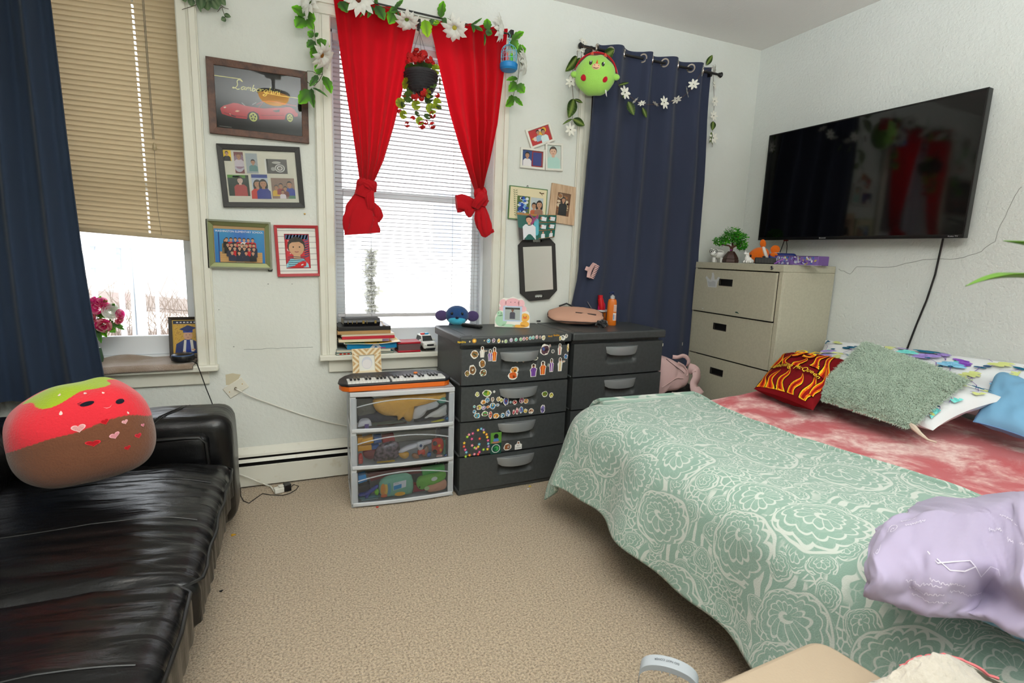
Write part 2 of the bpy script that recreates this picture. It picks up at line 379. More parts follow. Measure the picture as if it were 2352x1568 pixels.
# a crack in the plaster of the right wall, fine dark line; the joint of the old panelling left of window 2
M_CRACK = mat('plaster_crack', (150, 152, 148), .9)
def crack(name, pts, plane, r=.0014):
    g = G(); p = [plane(*q, .0004) for q in pts]
    q = []
    for a, b in zip(p, p[1:]):
        for k in range(4):
            w = a.lerp(b, k/4); q.append(w + V(0, nz(w.x*30, w.y*30, w.z*30), nz(w.z*40, w.y*40, 3))*(.006 if plane is RT else 0) + V(0, 0, nz(w.x*25, 2, w.z*25)*.005))
    g.tube(q, r, 4); o = g.build(name, M_CRACK, None, kind='structure', origin=(0, 0, 0))
crack('trim_10', [(1926, 617), (1952, 629), (1968, 612), (2040, 614), (2120, 597), (2200, 594), (2253, 578), (2284, 553), (2300, 515), (2330, 450), (2352, 420)], RT)
crack('trim_11', [(560, 803), (600, 801), (650, 799), (741, 797)], BK, .0012)
crack('trim_12', [(548, 1037), (600, 1033), (680, 1026), (740, 1023), (795, 1020)], BK, .0012)

# outside, past the glass: yard, porch rails, bare shrubs, a pale house across
M_OUT = mat('sunlit_concrete', (214, 208, 200), .9, bump=(20, .3))
struct(G().box(WORLD, -12, 14, D+.6, 26, -.75, -.6), 'ground_outside', M_OUT, smooth=False)
# ================================================================== sofa
def rbox(g, f, hx, hy, hz, r, nx, ny, nz_, fn=None, col=None):
    """rounded block centred on f; fn(local point, outward normal) -> moved point"""
    def sp(n): return [math.sin((2*i/n-1)*PI/2)*.5+(2*i/n-1)*.5 for i in range(n+1)]
    key = {}; vs = []; fs = []
    def vert(p):
        k = tuple(round(x, 5) for x in p)
        if k in key: return key[k]
        q = V(p[0]*hx, p[1]*hy, p[2]*hz)
        inn = V(*[max(-h+r, min(h-r, a)) for h, a in zip((hx, hy, hz), q)]); d = q-inn
        n = d.normalized() if d.length > 1e-9 else V(*[1 if abs(abs(a)-1) < 1e-6 and a > 0 else -1 if abs(abs(a)-1) < 1e-6 else 0 for a in p]).normalized()
        pos = inn + n*r if d.length > 1e-9 else q
        if fn: pos = fn(pos, n)
        key[k] = len(vs); vs.append(f(*pos)); return key[k]
    X, Y, Z = sp(nx), sp(ny), sp(nz_)
    for (A, B, mk) in ((X, Y, lambda a, b, s: (a, b, s)), (X, Z, lambda a, b, s: (a, s, b)), (Y, Z, lambda a, b, s: (s, a, b))):
        for s in (-1, 1):
            for i in range(len(A)-1):
                for j in range(len(B)-1):
                    fs.append(tuple(vert(mk(a, b, s)) for a, b in ((A[i], B[j]), (A[i+1], B[j]), (A[i+1], B[j+1]), (A[i], B[j+1]))))
    return g.add(vs, fs, col)
def leather():
    m = mat('black_leather', (13, 13, 15), .29, spec=.42)
    N, L = m.node_tree.nodes, m.node_tree.links; b = N['Principled BSDF']
    tc = N.new('ShaderNodeTexCoord'); h = None
    for sc, vec, st in ((1, (3.5, 17, 7), .55), (1, (200, 200, 200), .06)):
        mp = N.new('ShaderNodeMapping'); mp.inputs['Scale'].default_value = vec; L.new(tc.outputs['Object'], mp.inputs[0])
        q = N.new('ShaderNodeTexNoise'); q.inputs['Scale'].default_value = sc; q.inputs['Detail'].default_value = 3; q.inputs['Distortion'].default_value = .8 if vec[0] < 50 else 0
        L.new(mp.outputs[0], q.inputs['Vector'])
        bp = N.new('ShaderNodeBump'); bp.inputs['Strength'].default_value = st; bp.inputs['Distance'].default_value = .012
        L.new(q.outputs['Fac'], bp.inputs['Height'])
        if h: L.new(h, bp.inputs['Normal'])
        h = bp.outputs[0]
    L.new(h, b.inputs['Normal']); return m
M_LEATHER = leather()
M_PIPE = mat('leather_piping', (14, 14, 15), .4)
SOFA = thing('sofa', 'black leather sofa with loose seat cushions against the left wall', 'sofa', (-.9, 1.5, 0))
SX = -.29          # front edge
def seat(y0, y1, z0, z1, x1, name_label=None):
    f = F(((x1-1.12+x1)/2, (y0+y1)/2, (z0+z1)/2)); hx, hy, hz = .56, (y1-y0)/2, (z1-z0)/2
    def fn(p, n):
        x, y = p.x/hx, p.y/hy
        if n.z > -.2:
            p = p + V(0, 0, (1-x**4)*(1-y**4)*.045 - .02*max(0, x-.6)*2.5)
        # gathers running back from the front seam and in from the side seams
        front = max(0, min(1, (p.x+.25*hx)/(hx*.9))); w = abs(nz(p.x*2.5+7, p.y*19, 1.3+y0)); w2 = abs(nz(p.x*16, p.y*3, 8.1))
        p = p + n*(-.017*w*front*(.35+.65*max(n.z, n.x)) - .007*w2*max(0, abs(y)-.55) + .010*nz(p.x*3, p.y*3, 2+y0))
        return p
    g = G(); rbox(g, f, hx, hy, hz, .055, 60, 84, 10, fn); c = g.build('seat_cushion', M_LEATHER, SOFA, ang=70)
    q = []
    for s, top in ((1, 1),):
        zz = z1-.02
        pts = [(x1-.9, y0+.02, zz+.005), (x1-.25, y0+.012, zz), (x1-.05, y0+.012, zz-.012), (x1-.008, y0+.05, zz-.018)] + [(x1+.002+.004*math.sin(k*1.7), y0+.06+(y1-y0-.12)*k/14, zz-.018+.006*nz(k*.8, y0, 4)) for k in range(15)] + [(x1-.008, y1-.05, zz-.018), (x1-.05, y1-.012, zz-.012), (x1-.3, y1-.012, zz)]
        g = G(); g.tube(pts, .0055, 6); g.build('piping', M_PIPE, c)
    # seam lines across the seat
    for fy in (.36, .70):
        yy = y0+(y1-y0)*fy; g = G()
        g.tube([f(*(fn(V(x*hx, yy-f.o.y+.03*math.sin(x*1.3), hz), V(0, 0, 1))+V(0, 0, .0004))) for x in [k/40-.05 for k in range(39)]], .0018, 4); g.build('seam', M_PIPE, c)
seat(1.60, 2.56, .22, .415, SX+.005)
seat(.30, 1.585, .25, .455, SX-.0)
g = G(); rbox(g, F((-.93, 1.43, .15)), .58, 1.14, .09, .02, 4, 8, 2); g.build('base', mat('black_leather_plain', (17, 17, 18), .5), SOFA)
# arm at the window end, upholstered panel on its inner face
g = G()
def armfn(p, n): return p + n*(.006*nz(p.x*5, p.y*6, p.z*6))
rbox(g, F((-.79, 2.735, .325)), .50, .145, .275, .075, 26, 10, 14, armfn); arm = g.build('arm', M_LEATHER, SOFA, ang=70)
g = G(); rbox(g, F((-.84, 2.592, .40)), .46, .035, .125, .03, 20, 4, 8, armfn); g.build('arm_panel', M_LEATHER, arm, ang=70)
g = G(); g.tube([(-1.29, 2.566, .519), (-.9, 2.566, .519), (-.47, 2.566, .519), (-.415, 2.566, .515), (-.392, 2.566, .49), (-.387, 2.566, .40), (-.386, 2.566, .33)], .009, 8); g.build('piping', M_PIPE, arm)
g = G()
for q in (0, .016): g.tube([(-.63+q, 2.588, .545), (-.61+q, 2.60, .578), (-.575+q, 2.65, .601), (-.53+q, 2.74, .604), (-.50+q, 2.82, .598)], .0025, 4)
g.build('seam', M_PIPE, arm)
# back
g = G(); rbox(g, F((-1.45, 1.5, .45)), .14, 1.36, .40, .09, 8, 30, 12, armfn); g.build('backrest', M_LEATHER, SOFA, ang=70)
for y0, y1 in ((1.62, 2.57), (.32, 1.60)):
    f = F((-1.20, (y0+y1)/2, .66), (math.cos(.22), 0, math.sin(.22)), (0, 1, 0)); hy = (y1-y0)/2
    def bfn(p, n): return p + n*(.03*(1-(p.y/hy)**2) + .02*nz(p.x*4, p.y*4, p.z*5+y0) - .012*abs(nz(p.x*3, p.y*6, p.z*18)))
    g = G(); rbox(g, f, .13, hy, .27, .10, 10, 40, 24, bfn); g.build('back_cushion', M_LEATHER, SOFA, ang=70)

# ================================================================== bed
class NT:
    """small help for shader arithmetic"""
    def __init__(s, m): s.N, s.L = m.node_tree.nodes, m.node_tree.links
    def m(s, op, a, b=None, c=None):
        n = s.N.new('ShaderNodeMath'); n.operation = op
        for i, x in enumerate((a, b, c)):
            if x is None: continue
            if isinstance(x, (int, float)): n.inputs[i].default_value = x
            else: s.L.new(x, n.inputs[i])
        return n.outputs[0]
    def ramp(s, x, a, b):
        n = s.N.new('ShaderNodeMapRange'); n.interpolation_type = 'SMOOTHSTEP'; n.inputs[1].default_value = a; n.inputs[2].default_value = b; s.L.new(x, n.inputs[0]); return n.outputs[0]
    def node(s, t, **k):
        n = s.N.new(t)
        for q, v in k.items(): setattr(n, q, v)
        return n
    def mix(s, fac, a, b):
        n = s.N.new('ShaderNodeMix'); n.data_type = 'RGBA'; s.L.new(fac, n.inputs['Factor'])
        for k, x in (('A', a), ('B', b)):
            if isinstance(x, tuple): n.inputs[k].default_value = (*lin(x), 1)
            else: s.L.new(x, n.inputs[k])
        return n.outputs['Result']
def paisley():
    m = mat('paisley_fleece', (140, 185, 165), .95, spec=.05, sheen=.3, bump=(260, .25, 4)); t = NT(m)
    at = t.node('ShaderNodeAttribute', attribute_name='Col'); p0 = at.outputs['Vector']
    wn = t.node('ShaderNodeTexNoise'); wn.inputs['Scale'].default_value = 5; t.L.new(p0, wn.inputs['Vector'])
    vm = t.node('ShaderNodeVectorMath', operation='MULTIPLY_ADD'); vm.inputs[1].default_value = (.10, .10, 0); t.L.new(wn.outputs['Color'], vm.inputs[0]); t.L.new(p0, vm.inputs[2]); p = vm.outputs[0]
    def motif(scale, lobes, twist, seed, size):
        mp = t.node('ShaderNodeMapping'); mp.inputs['Location'].default_value = (seed, seed*1.7, 0); t.L.new(p, mp.inputs[0])
        vo = t.node('ShaderNodeTexVoronoi', voronoi_dimensions='2D'); vo.inputs['Scale'].default_value = scale; vo.inputs['Randomness'].default_value = .75; t.L.new(mp.outputs[0], vo.inputs['Vector'])
        d = t.node('ShaderNodeVectorMath', operation='SUBTRACT')
        sc = t.node('ShaderNodeVectorMath', operation='SCALE'); sc.inputs['Scale'].default_value = 1; t.L.new(mp.outputs[0], sc.inputs[0])
        t.L.new(sc.outputs[0], d.inputs[0]); t.L.new(vo.outputs['Position'], d.inputs[1])
        sp = t.node('ShaderNodeSeparateXYZ'); t.L.new(d.outputs[0], sp.inputs[0])
        ang = t.m('ARCTAN2', sp.outputs['Y'], sp.outputs['X']); r = t.m('MULTIPLY', t.m('SQRT', t.m('ADD', t.m('MULTIPLY', sp.outputs['X'], sp.outputs['X']), t.m('MULTIPLY', sp.outputs['Y'], sp.outputs['Y']))), scale)
        sw = t.m('ADD', ang, t.m('MULTIPLY', r, twist))
        # teardrop: radius swells to one side
        rr = t.m('DIVIDE', r, t.m('ADD', .78, t.m('MULTIPLY', t.m('COSINE', t.m('ADD', ang, t.m('MULTIPLY', r, 1.8))), .30)))
        pet = t.m('ABSOLUTE', t.m('SINE', t.m('MULTIPLY', sw, lobes/2)))
        edge = t.m('SUBTRACT', rr, t.m('MULTIPLY', pet, .05))
        def band(x, c, w): return t.m('SUBTRACT', 1.0, t.ramp(t.m('ABSOLUTE', t.m('SUBTRACT', x, c)), w*.55, w))
        lines = t.m('MAXIMUM', band(edge, size, .022), band(edge, size*.80, .014))
        lines = t.m('MAXIMUM', lines, t.m('MAXIMUM', band(rr, size*1.16, .02), band(edge, size*.50, .02)))
        core = t.m('MULTIPLY', t.m('SUBTRACT', 1.0, t.ramp(t.m('ABSOLUTE', t.m('SINE', t.m('MULTIPLY', sw, lobes/2))), .12, .3)), t.m('MULTIPLY', t.ramp(rr, size*.12, size*.16), t.m('SUBTRACT', 1.0, t.ramp(rr, size*.45, size*.50))))
        spir = band(t.m('FRACT', t.m('ADD', t.m('MULTIPLY', r, 7), t.m('MULTIPLY', ang, 1/(2*PI)))), .5, .22)
        spir = t.m('MULTIPLY', spir, t.m('SUBTRACT', 1.0, t.ramp(rr, size*.18, size*.2)))
        inside = t.m('SUBTRACT', 1.0, t.ramp(rr, size*1.22, size*1.3))
        return t.m('MAXIMUM', lines, t.m('MAXIMUM', core, spir)), inside
    a, ain = motif(3.9, 14, 1.2, 3.1, .46); b, bin_ = motif(10.5, 8, 1.5, 1.3, .42)
    ve = t.node('ShaderNodeTexVoronoi', voronoi_dimensions='2D', feature='DISTANCE_TO_EDGE'); ve.inputs['Scale'].default_value = 48; t.L.new(p, ve.inputs['Vector'])
    lace = t.m('SUBTRACT', 1.0, t.ramp(ve.outputs['Distance'], .07, .13))
    wv = t.node('ShaderNodeTexWave', wave_type='RINGS'); wv.inputs['Scale'].default_value = 7; wv.inputs['Distortion'].default_value = 9; wv.inputs['Detail'].default_value = 1.5; wv.inputs['Detail Scale'].default_value = 1.3; t.L.new(p, wv.inputs['Vector'])
    fr = t.ramp(wv.outputs['Fac'], .62, .74)
    zn = t.node('ShaderNodeTexNoise'); zn.inputs['Scale'].default_value = 6.5; zn.inputs['Detail'].default_value = 1; t.L.new(p, zn.inputs['Vector'])
    zone = t.ramp(zn.outputs['Fac'], .47, .53)
    back = t.m('MAXIMUM', t.m('MULTIPLY', lace, zone), t.m('MULTIPLY', fr, t.m('SUBTRACT', 1.0, zone)))
    lay = t.m('MAXIMUM', t.m('MULTIPLY', back, t.m('SUBTRACT', 1.0, bin_)), b)
    lay = t.m('MAXIMUM', t.m('MULTIPLY', lay, t.m('SUBTRACT', 1.0, t.m('MULTIPLY', ain, .85))), a)
    c = t.mix(t.m('MULTIPLY', lay, .86), (141, 169, 155), (208, 212, 204))
    t.L.new(c, t.N['Principled BSDF'].inputs['Base Color']); return m
def tiedye():
    m = mat('tie_dyed_fleece', (205, 80, 88), .95, spec=.05, sheen=.35, bump=(200, .3, 4)); t = NT(m)
    tc = t.node('ShaderNodeTexCoord'); mp = t.node('ShaderNodeMapping'); mp.inputs['Scale'].default_value = (1, 1.25, 1); t.L.new(tc.outputs['Object'], mp.inputs[0])
    def nse(sc, de, dist=0):
        n = t.node('ShaderNodeTexNoise'); n.inputs['Scale'].default_value = sc; n.inputs['Detail'].default_value = de; n.inputs['Roughness'].default_value = .62; n.inputs['Distortion'].default_value = dist; t.L.new(mp.outputs[0], n.inputs['Vector']); return n.outputs['Fac']
    a = t.ramp(nse(4.0, 10, .5), .42, .64); b = t.ramp(nse(30, 5), .35, .68)
    fac = t.m('MULTIPLY', a, t.m('ADD', .55, t.m('MULTIPLY', b, .6)))
    c = t.mix(fac, (192, 74, 82), (240, 206, 200)); c = t.mix(t.m('MULTIPLY', t.ramp(nse(5.5, 5), .55, .7), .35), c, (170, 58, 66))
    t.L.new(c, t.N['Principled BSDF'].inputs['Base Color']); return m
M_PAIS, M_PINK = paisley(), tiedye()
BED = thing('bed', 'wide low bed with its head at the right wall under the television', 'bed', (2.3, 1.2, 0))
g = G(); rbox(g, F((2.355, 1.15, .40)), .89, .97, .15, .05, 6, 6, 3); g.build('mattress', mat('mattress_ticking', (214, 210, 205), .8), BED)
g = G(); rbox(g, F((2.355, 1.15, .17)), .88, .96, .09, .01, 2, 2, 2); g.build('box_base', mat('bed_base_cloth', (70, 66, 64), .8), BED)
ZT = .585
def top_z(x, y):
    """the surface of the covers on the mattress"""
    return ZT + .016*nz(x*2.3, y*2.1, .3) + .007*nz(x*7, y*6, 1.7) + .05*max(0, min(1, (x-1.75)/.9))*max(0, min(1, (y-1.7)/.5)) + .02*max(0, min(1, (y-1.5)/.6))
def drape(fold):
    """cloth that lies on the bed and falls over the foot (x) and the far side (y): a is metres past the fold line towards the foot, b metres along"""
    x0, y0, R = fold
    def fn(a, b):
        x = x0-a; y = b
        ex, ey = 1.42, 2.16
        sx, sy = max(0, ex-x), max(0, y-ey)
        s = math.hypot(sx, sy)
        if s < 1e-6: return V(x, y, top_z(x, y)+R)
        dx, dy = sx/s, sy/s
        r = .13
        if s < r*PI/2: out, dn = r*math.sin(s/r), r*(1-math.cos(s/r))
        else: out, dn = r, r + (s-r*PI/2)
        al = math.atan2(dy, dx)
        fl = dn*(.22 + .05*math.sin(y*3.1+1)) if dx > .3 else dn*.12
        wave = min(1, dn/.35)*(.030*math.sin(y*8.2+x*2+al*4+.8*math.sin(y*3)) + .012*math.sin(y*19+2))
        out += fl + wave
        return V(min(x, ex) if sx <= 0 else ex-out*dx, y if sy <= 0 else ey+out*dy, max(.012, top_z(max(x, ex), min(y, ey))+R-dn))
    return fn
fn = drape((1.99, 0, .028))
def pfn(u, v):
    b = -.25 + 2.78*v; a = (1.055+.03*math.sin(b*2.3))*u
    e = max(0, .10*math.sin(b*1.7+.5))*(1-u)       # the folded hem wanders
    return fn(a - e + (.04*max(0, b-1.9)), b)
g = G(); g.grid(pfn, 110, 200)
k = 0
for j in range(201):
    for i in range(111): g.c[k] = (i/110*1.055, j/200*2.78, 0, 1); k += 1
pb = g.build('paisley_blanket', M_PAIS, None, ang=180, solid=.012, recalc=False, label='sage green fleece blanket with white paisley print draped over the foot of the bed', category='blanket')
# rolled hem along its upper edge
g = G(); g.tube([pfn(.0, v/60)+V(-.008, 0, .006) for v in range(61)], [.012+.004*nz(v*.4, 3, 1) for v in range(61)], 8)
k = 0
for c in range(len(g.c)): g.c[c] = (.02+(c % 8)*.009, (c//8)*.045, 0, 1)
hm = g.build('hem', M_PAIS, pb)
hm.location = (0, 0, 0)
def kfn(u, v):
    x = 1.72+1.50*u; y = -.2+2.60*v
    s = max(0, y-2.10); r = .10
    z = top_z(x, min(y, 2.10))+.004+.012*nz(x*5, y*3.5, 5)*u
    if s > 0: z -= (r*(1-math.cos(s/r)) if s < r*PI/2 else r+(s-r*PI/2)); y = 2.10+(r*math.sin(s/r) if s < r*PI/2 else r+.02*math.sin(x*11))
    return V(x, y, z + .02*max(0, 1-abs(x-2.35)/.3)*max(0, (y-1.8)))
g = G(); g.grid(kfn, 80, 120); g.build('pink_blanket', M_PINK, None, ang=180, solid=.008, recalc=False, label='coral pink tie-dyed fleece blanket spread over the head half of the bed', category='blanket')

# ================================================================== grey plastic drawer towers
M_GREY = mat('graphite_plastic', (66, 69, 70), .42, bump=(320, .10, 2), var=(60, (60, 63, 64), .4, .6))
M_SILV = mat('silver_plastic', (146, 149, 151), .33, metal=.35, bump=(300, .03))
DR_W, DR_D, DR_H = .690, .47, .915
def dresser(f, label, group):
    """f: frame at the front lower left corner, u along the front, v to the wall, w up"""
    t = thing('drawer_tower', label, 'drawers', f(DR_W/2, DR_D/2, 0), group)
    g = G()
    g.box(f, .012, DR_W-.012, .035, DR_D-.01, .012, DR_H-.05); g.box(f, .004, DR_W-.004, .004, DR_D, 0, .028)
    lo = (.03, .235, .440, .645); hi = (.225, .430, .635, .845)
    for z in (.225, .430, .635): g.box(f, .004, DR_W-.004, .018, DR_D-.02, z, z+.014)
    g.build('body', M_GREY, t, bevel=.006)
    g = G(); g.box(f, -.004, DR_W+.004, -.012, DR_D+.004, DR_H-.05, DR_H); lid = g.build('lid', M_GREY, t, bevel=.009, bseg=3)
    g = G(); g.box(f, .05, .056, .03, DR_D-.03, DR_H, DR_H+.0015)
    for a, b in ((.015, .02), (.015, DR_D-.055), (DR_W-.075, .02), (DR_W-.075, DR_D-.055)): g.box(f, a, a+.06, b, b+.03, DR_H, DR_H+.002)
    g.build('corner_cover', M_GREY, lid)
    fronts = []
    for i, (a, b) in enumerate(zip(lo, hi)):
        off = (.0, .0, .006, .002)[i]
        g = G(); n = 16; hx0, hx1 = DR_W*.345, DR_W*.685; hz = b-.018
        def dish(x, z):      # bowed front with the finger scoop under the handle
            yb = -.008*(1-((x-DR_W/2)/(DR_W/2))**2)-off
            if hx0 < x < hx1: 
                q = (hz-.035-z)/.075
                if 0 < q < 1: yb += .020*math.sin(PI*min(1, q*1.0))**.8*min(1, (x-hx0)/.02, (hx1-x)/.02)
            return yb
        xs = [.010+(DR_W-.02)*k/64 for k in range(65)]; zs = [a+(b-a)*k/24 for k in range(25)]
        vs = [f(x, dish(x, z), z) for z in zs for x in xs]; fs = [(j*65+k, j*65+k+1, (j+1)*65+k+1, (j+1)*65+k) for j in range(24) for k in range(64)]
        o = len(vs); vs += [f(x, .034, z) for z in (a, b) for x in (xs[0], xs[-1])]
        fs += [tuple(range(65))[::-1] + (o, o+1), tuple(24*65+k for k in range(65)) + (o+3, o+2), tuple(j*65 for j in range(25)) + (o+2, o), tuple(j*65+64 for j in range(25))[::-1] + (o+1, o+3)]
        g.add(vs, fs); d = g.build('drawer', M_GREY, t, ang=30)
        # handle: a bowed silver lip
        w0, w1 = hx0-.006, hx1+.006; g = G(); P = []
        for k in range(13):
            x = w0+(w1-w0)*k/12; s = (k/12*2-1); bow = -.036*(1-abs(s)**3)-off
            zt, zb = hz-.004, hz-.052-.006*(1-s*s)
            if k in (0, 12): zb = hz-.044
            P.append([(x, -.004-off, zt), (x, bow-.006, zt), (x-s*.006, bow-.010, (zt+zb)/2), (x-s*.010, bow-.006, zb), (x-s*.010, bow+.004, zb+.004), (x, -.002-off, zt-.012)])
        vs = [f(*q) for r in P for q in r]; fs = []
        for k in range(12):
            for j in range(6): fs.append((k*6+j, k*6+(j+1) % 6, (k+1)*6+(j+1) % 6, (k+1)*6+j))
        fs += [tuple(range(6))[::-1], tuple(72+j for j in range(6))]
        g.add(vs, fs); g.build('handle', M_SILV, d, bevel=.0015)
        fronts.append(d)
    return t, f, lo, hi, fronts
F1 = rotZ((.812, 2.672, 0), 2.2); F2 = rotZ(F1(DR_W+.02, .004, 0), 2.2)
DT1 = dresser(F1, 'dark grey plastic drawer tower with stickers on its drawers', 'grey drawer towers')
DT2 = dresser(F2, 'plain dark grey plastic drawer tower in front of the navy curtain', 'grey drawer towers')

# ================================================================== file cabinet
M_PUTTY = mat('putty_enamel', (190, 185, 164), .42, bump=(260, .05), var=(70, (184, 179, 158), .4, .6))
M_HOLE = mat('black_recess', (16, 15, 15), .5)
CX0, CX1, CY0, CY1, CZ = 2.80, XR-.012, 2.385, 3.165, 1.357
CAB = thing('file_cabinet', 'putty coloured steel lateral file cabinet in the corner under the television', 'cabinet', ((CX0+CX1)/2, (CY0+CY1)/2, 0))
g = G(); g.box(WORLD, CX0+.022, CX1, CY0, CY0+.012, 0, CZ-.0455); g.box(WORLD, CX0+.022, CX1, CY1-.012, CY1, 0, CZ-.0455); g.box(WORLD, CX1-.01, CX1, CY0+.012, CY1-.012, 0, CZ-.0455); g.box(WORLD, CX0+.022, CX1-.01, CY0+.012, CY1-.012, 0, .05)
g.box(WORLD, CX0+.004, CX0+.022, CY0, CY0+.030, 0, CZ-.0455); g.box(WORLD, CX0+.004, CX0+.022, CY1-.02, CY1, 0, CZ-.0455)
g.build('case', M_PUTTY, CAB, bevel=.002)
g = G(); g.box(WORLD, CX0+.002, CX1, CY0-.001, CY1+.001, CZ-.045, CZ); g.build('top_panel', M_PUTTY, CAB, bevel=.003)
G().box(WORLD, CX0+.06, CX1-.03, CY0+.03, CY1-.03, .06, CZ-.06).build('drawer_bay', M_HOLE, CAB, smooth=False)
G().lathe(F((CX0+.002, CY0+.085, CZ-.022), (0, -1, 0), (0, 0, 1), (-1, 0, 0)), [(.013, 0), (.013, .004), (.009, .006), (.0085, .004), (0, .004)], 16).build('lock', mat('chrome', (190, 190, 185), .2, 1), CAB)
zt = CZ-.052; Y0, Y1 = CY0+.034, CY1-.022
hts = (.315, .315, .315, .29)
for i, h in enumerate(hts):
    za, zb = zt-h+.008, zt; proud = (.010, .0, .004, .004)[i]
    g = G(); x = CX0-.004-proud
    yc, hw, hh = (Y0+Y1)/2+(.05, .075, .06, .06)[i], .062, .024; zc = zb-.085-(0, .0, .008, .0)[i]
    # front plate with a real opening for the label pull
    for ya, yb, q0, q1 in ((Y0, yc-hw, za, zb), (yc+hw, Y1, za, zb), (yc-hw, yc+hw, za, zc-hh), (yc-hw, yc+hw, zc+hh, zb)): g.box(WORLD, x, x+.018, ya, yb, q0, q1)
    dr = g.build('drawer', M_PUTTY, CAB, smooth=False)
    G().box(WORLD, x+.012, x+.04, yc-hw, yc+hw, zc-hh, zc+hh).build('finger_pull', M_HOLE, dr, smooth=False)
    g = G(); ring(g, F((x, yc+hw, zc-hh), (0, -1, 0), (0, 0, 1), (-1, 0, 0)), 2*hw, 2*hh, .005, -.006, .002); g.build('pull_rim', mat('dark_rim', (38, 36, 34), .5), dr)
    zt = za-.010

# ================================================================== television
def TVP(x, y, d=0):      # the set is turned a little towards the room on its bracket
    n = V(-1, -.036, 0).normalized(); o = V(XR-.085, 1.62, 0)+n*d; r = ray(x, y); return CAM+r*((o-CAM).dot(n)/r.dot(n))
f, w, h = quad((1757, 315), (2267.5, 199), (2219.5, 548), (1752.5, 550), TVP, 0, V(-1, -.036, 0).normalized())
TV = thing('television', 'large flat black television hung on the right wall', 'television', f(w/2, h/2, 0))
M_TVB = mat('tv_bezel', (14, 14, 15), .3)
g = G(); g.box(f, 0, w, 0, h, -.038, 0); g.build('housing', M_TVB, TV, bevel=.003)
g = G(); g.box(f, w*.2, w*.8, h*.15, h*.75, -.09, -.036); g.build('wall_mount', M_TVB, TV)
g = G(); ring(g, f, w, h, .008, 0, .0035); g.box(f, .008, w-.008, .002, .019, 0, .0035); g.build('bezel', M_TVB, TV)
G().box(f, .008, w-.008, .019, h-.008, 0, .0012).build('screen', mat('tv_screen', (5, 5, 6), .06, spec=.55), TV, smooth=False)
pr = Print(f, .0037); pr.text('Hisense', w*.375, .006, .0085, (190, 190, 192), w=.045); pr.text('Roku TV', w-.07, .006, .0075, (190, 190, 192), w=.045)
pr.build('printed_name', PRINT, TV)
g = G(); g.box(f, w*.165, w*.165+.035, -.008, .003, -.01, .001); g.build('infrared_window', mat('ir_red', (70, 8, 10), .2), TV, bevel=.003)
# ================================================================== blinds
def blind(label, x0, x1, z_top, z_bot, y, pitch, tilt, m, fan=(0, 0), holes=(), hole_w=.006, cordmat=None, rail=.022, width=.025, cords=()):
    t = thing('window_blind', label, 'blind', ((x0+x1)/2, y, z_bot))
    xs = sorted([x0, x1] + [h+s*hole_w/2 for h in holes for s in (-1, 1)]); n = 5
    xc = (x0+x1)/2; g = G(); vs = []
    for x in xs:
        for k in range(n):
            a = (k/(n-1)-.5); yy = a*width*math.cos(tilt); zz = -a*width*math.sin(tilt); c = .0025*(1-4*a*a)
            vs.append(V(x-xc, yy+c*math.sin(tilt), zz+c*math.cos(tilt)))
    fs = []
    for i in range(len(xs)-1):
        mid = (xs[i]+xs[i+1])/2; hole = any(abs(mid-h) < hole_w/2 for h in holes)
        for k in range(n-1):
            if hole and k in (1, 2): continue
            fs.append((i*n+k, (i+1)*n+k, (i+1)*n+k+1, i*n+k+1))
    g.add(vs, fs); me = g.mesh('slat', m, ang=80)
    cnt = int((z_top-z_bot-rail)/pitch)
    for i in range(cnt):
        z = z_bot+rail+.006+pitch*i; q = i/cnt; a = fan[0]+(fan[1]-fan[0])*q + rnd.uniform(-.0015, .0015)
        inst(me, 'slat', t, F((xc, y, z), (math.cos(a), 0, math.sin(a)), (0, 1, 0)))
    a = fan[0]; fb = F((xc, y, z_bot), (math.cos(a), 0, math.sin(a)), (0, 1, 0)); h = (x1-x0)/2
    G().box(fb, -h, h, -.011, .011, 0, rail).build('bottom_rail', m, t, bevel=.004)
    G().box(WORLD, x0, x1, y-.018, y+.018, z_top-.002, z_top+.036).build('headrail', m, t, bevel=.003)
    for c in cords:
        g = G(); g.tube([(c, y-.0135, z_bot+.004 - (xc-c)*math.tan(a)), (c, y-.0135, z_top)], .0011, 4); g.build('ladder_cord', cordmat or m, t)
    return t
M_TAN = mat('tan_slat', (196, 178, 146), .45, trans=.22)
M_WSLAT = mat('white_slat', (204, 202, 205), .4, trans=.06)
M_CORD = mat('cord_grey', (120, 112, 100), .7); M_WCORD = mat('cord_white', (235, 235, 232), .6)
hx = atY(322, 250, D+.06).x
tb = blind('tan venetian blind half lowered over the left window', -1.45, -.508, 2.59, 1.402, D+.06, .0232, math.radians(62), M_TAN, width=.0285, fan=(-.055, .055), holes=(hx,), hole_w=.009, cordmat=M_CORD)
g = G()
for a, b in (((330, 0), (354, 320)), ((327, 0), (351, 320))): g.tube([atY(*a, D+.03), atY(*b, D+.03)], .0016, 5)
g.tube([atY(354, 335, D+.03), atY(362, 480, D+.035), atY(371, 540, D+.036)], .001, 4); g.build('pull_cord', M_CORD, tb)
f = F(atY(355, 340, D+.03)); G().lathe(f, [(.004, .026), (.009, .012), (.010, -.004), (.007, -.012), (0, -.013)], 10).build('cord_tassel', mat('tassel_plastic', (170, 152, 118), .35), tb)
bx = (.232, 1.120)
wb = blind('white venetian blind with open slats in the middle window', *bx, 2.50, .955, D+.085, .0238, math.radians(6), M_WSLAT, fan=(0, 0), cords=[atY(x, 600, D+.085).x for x in (790, 852, 1037, 1088)], cordmat=mat('ladder_grey', (150, 150, 152), .7), rail=.02)
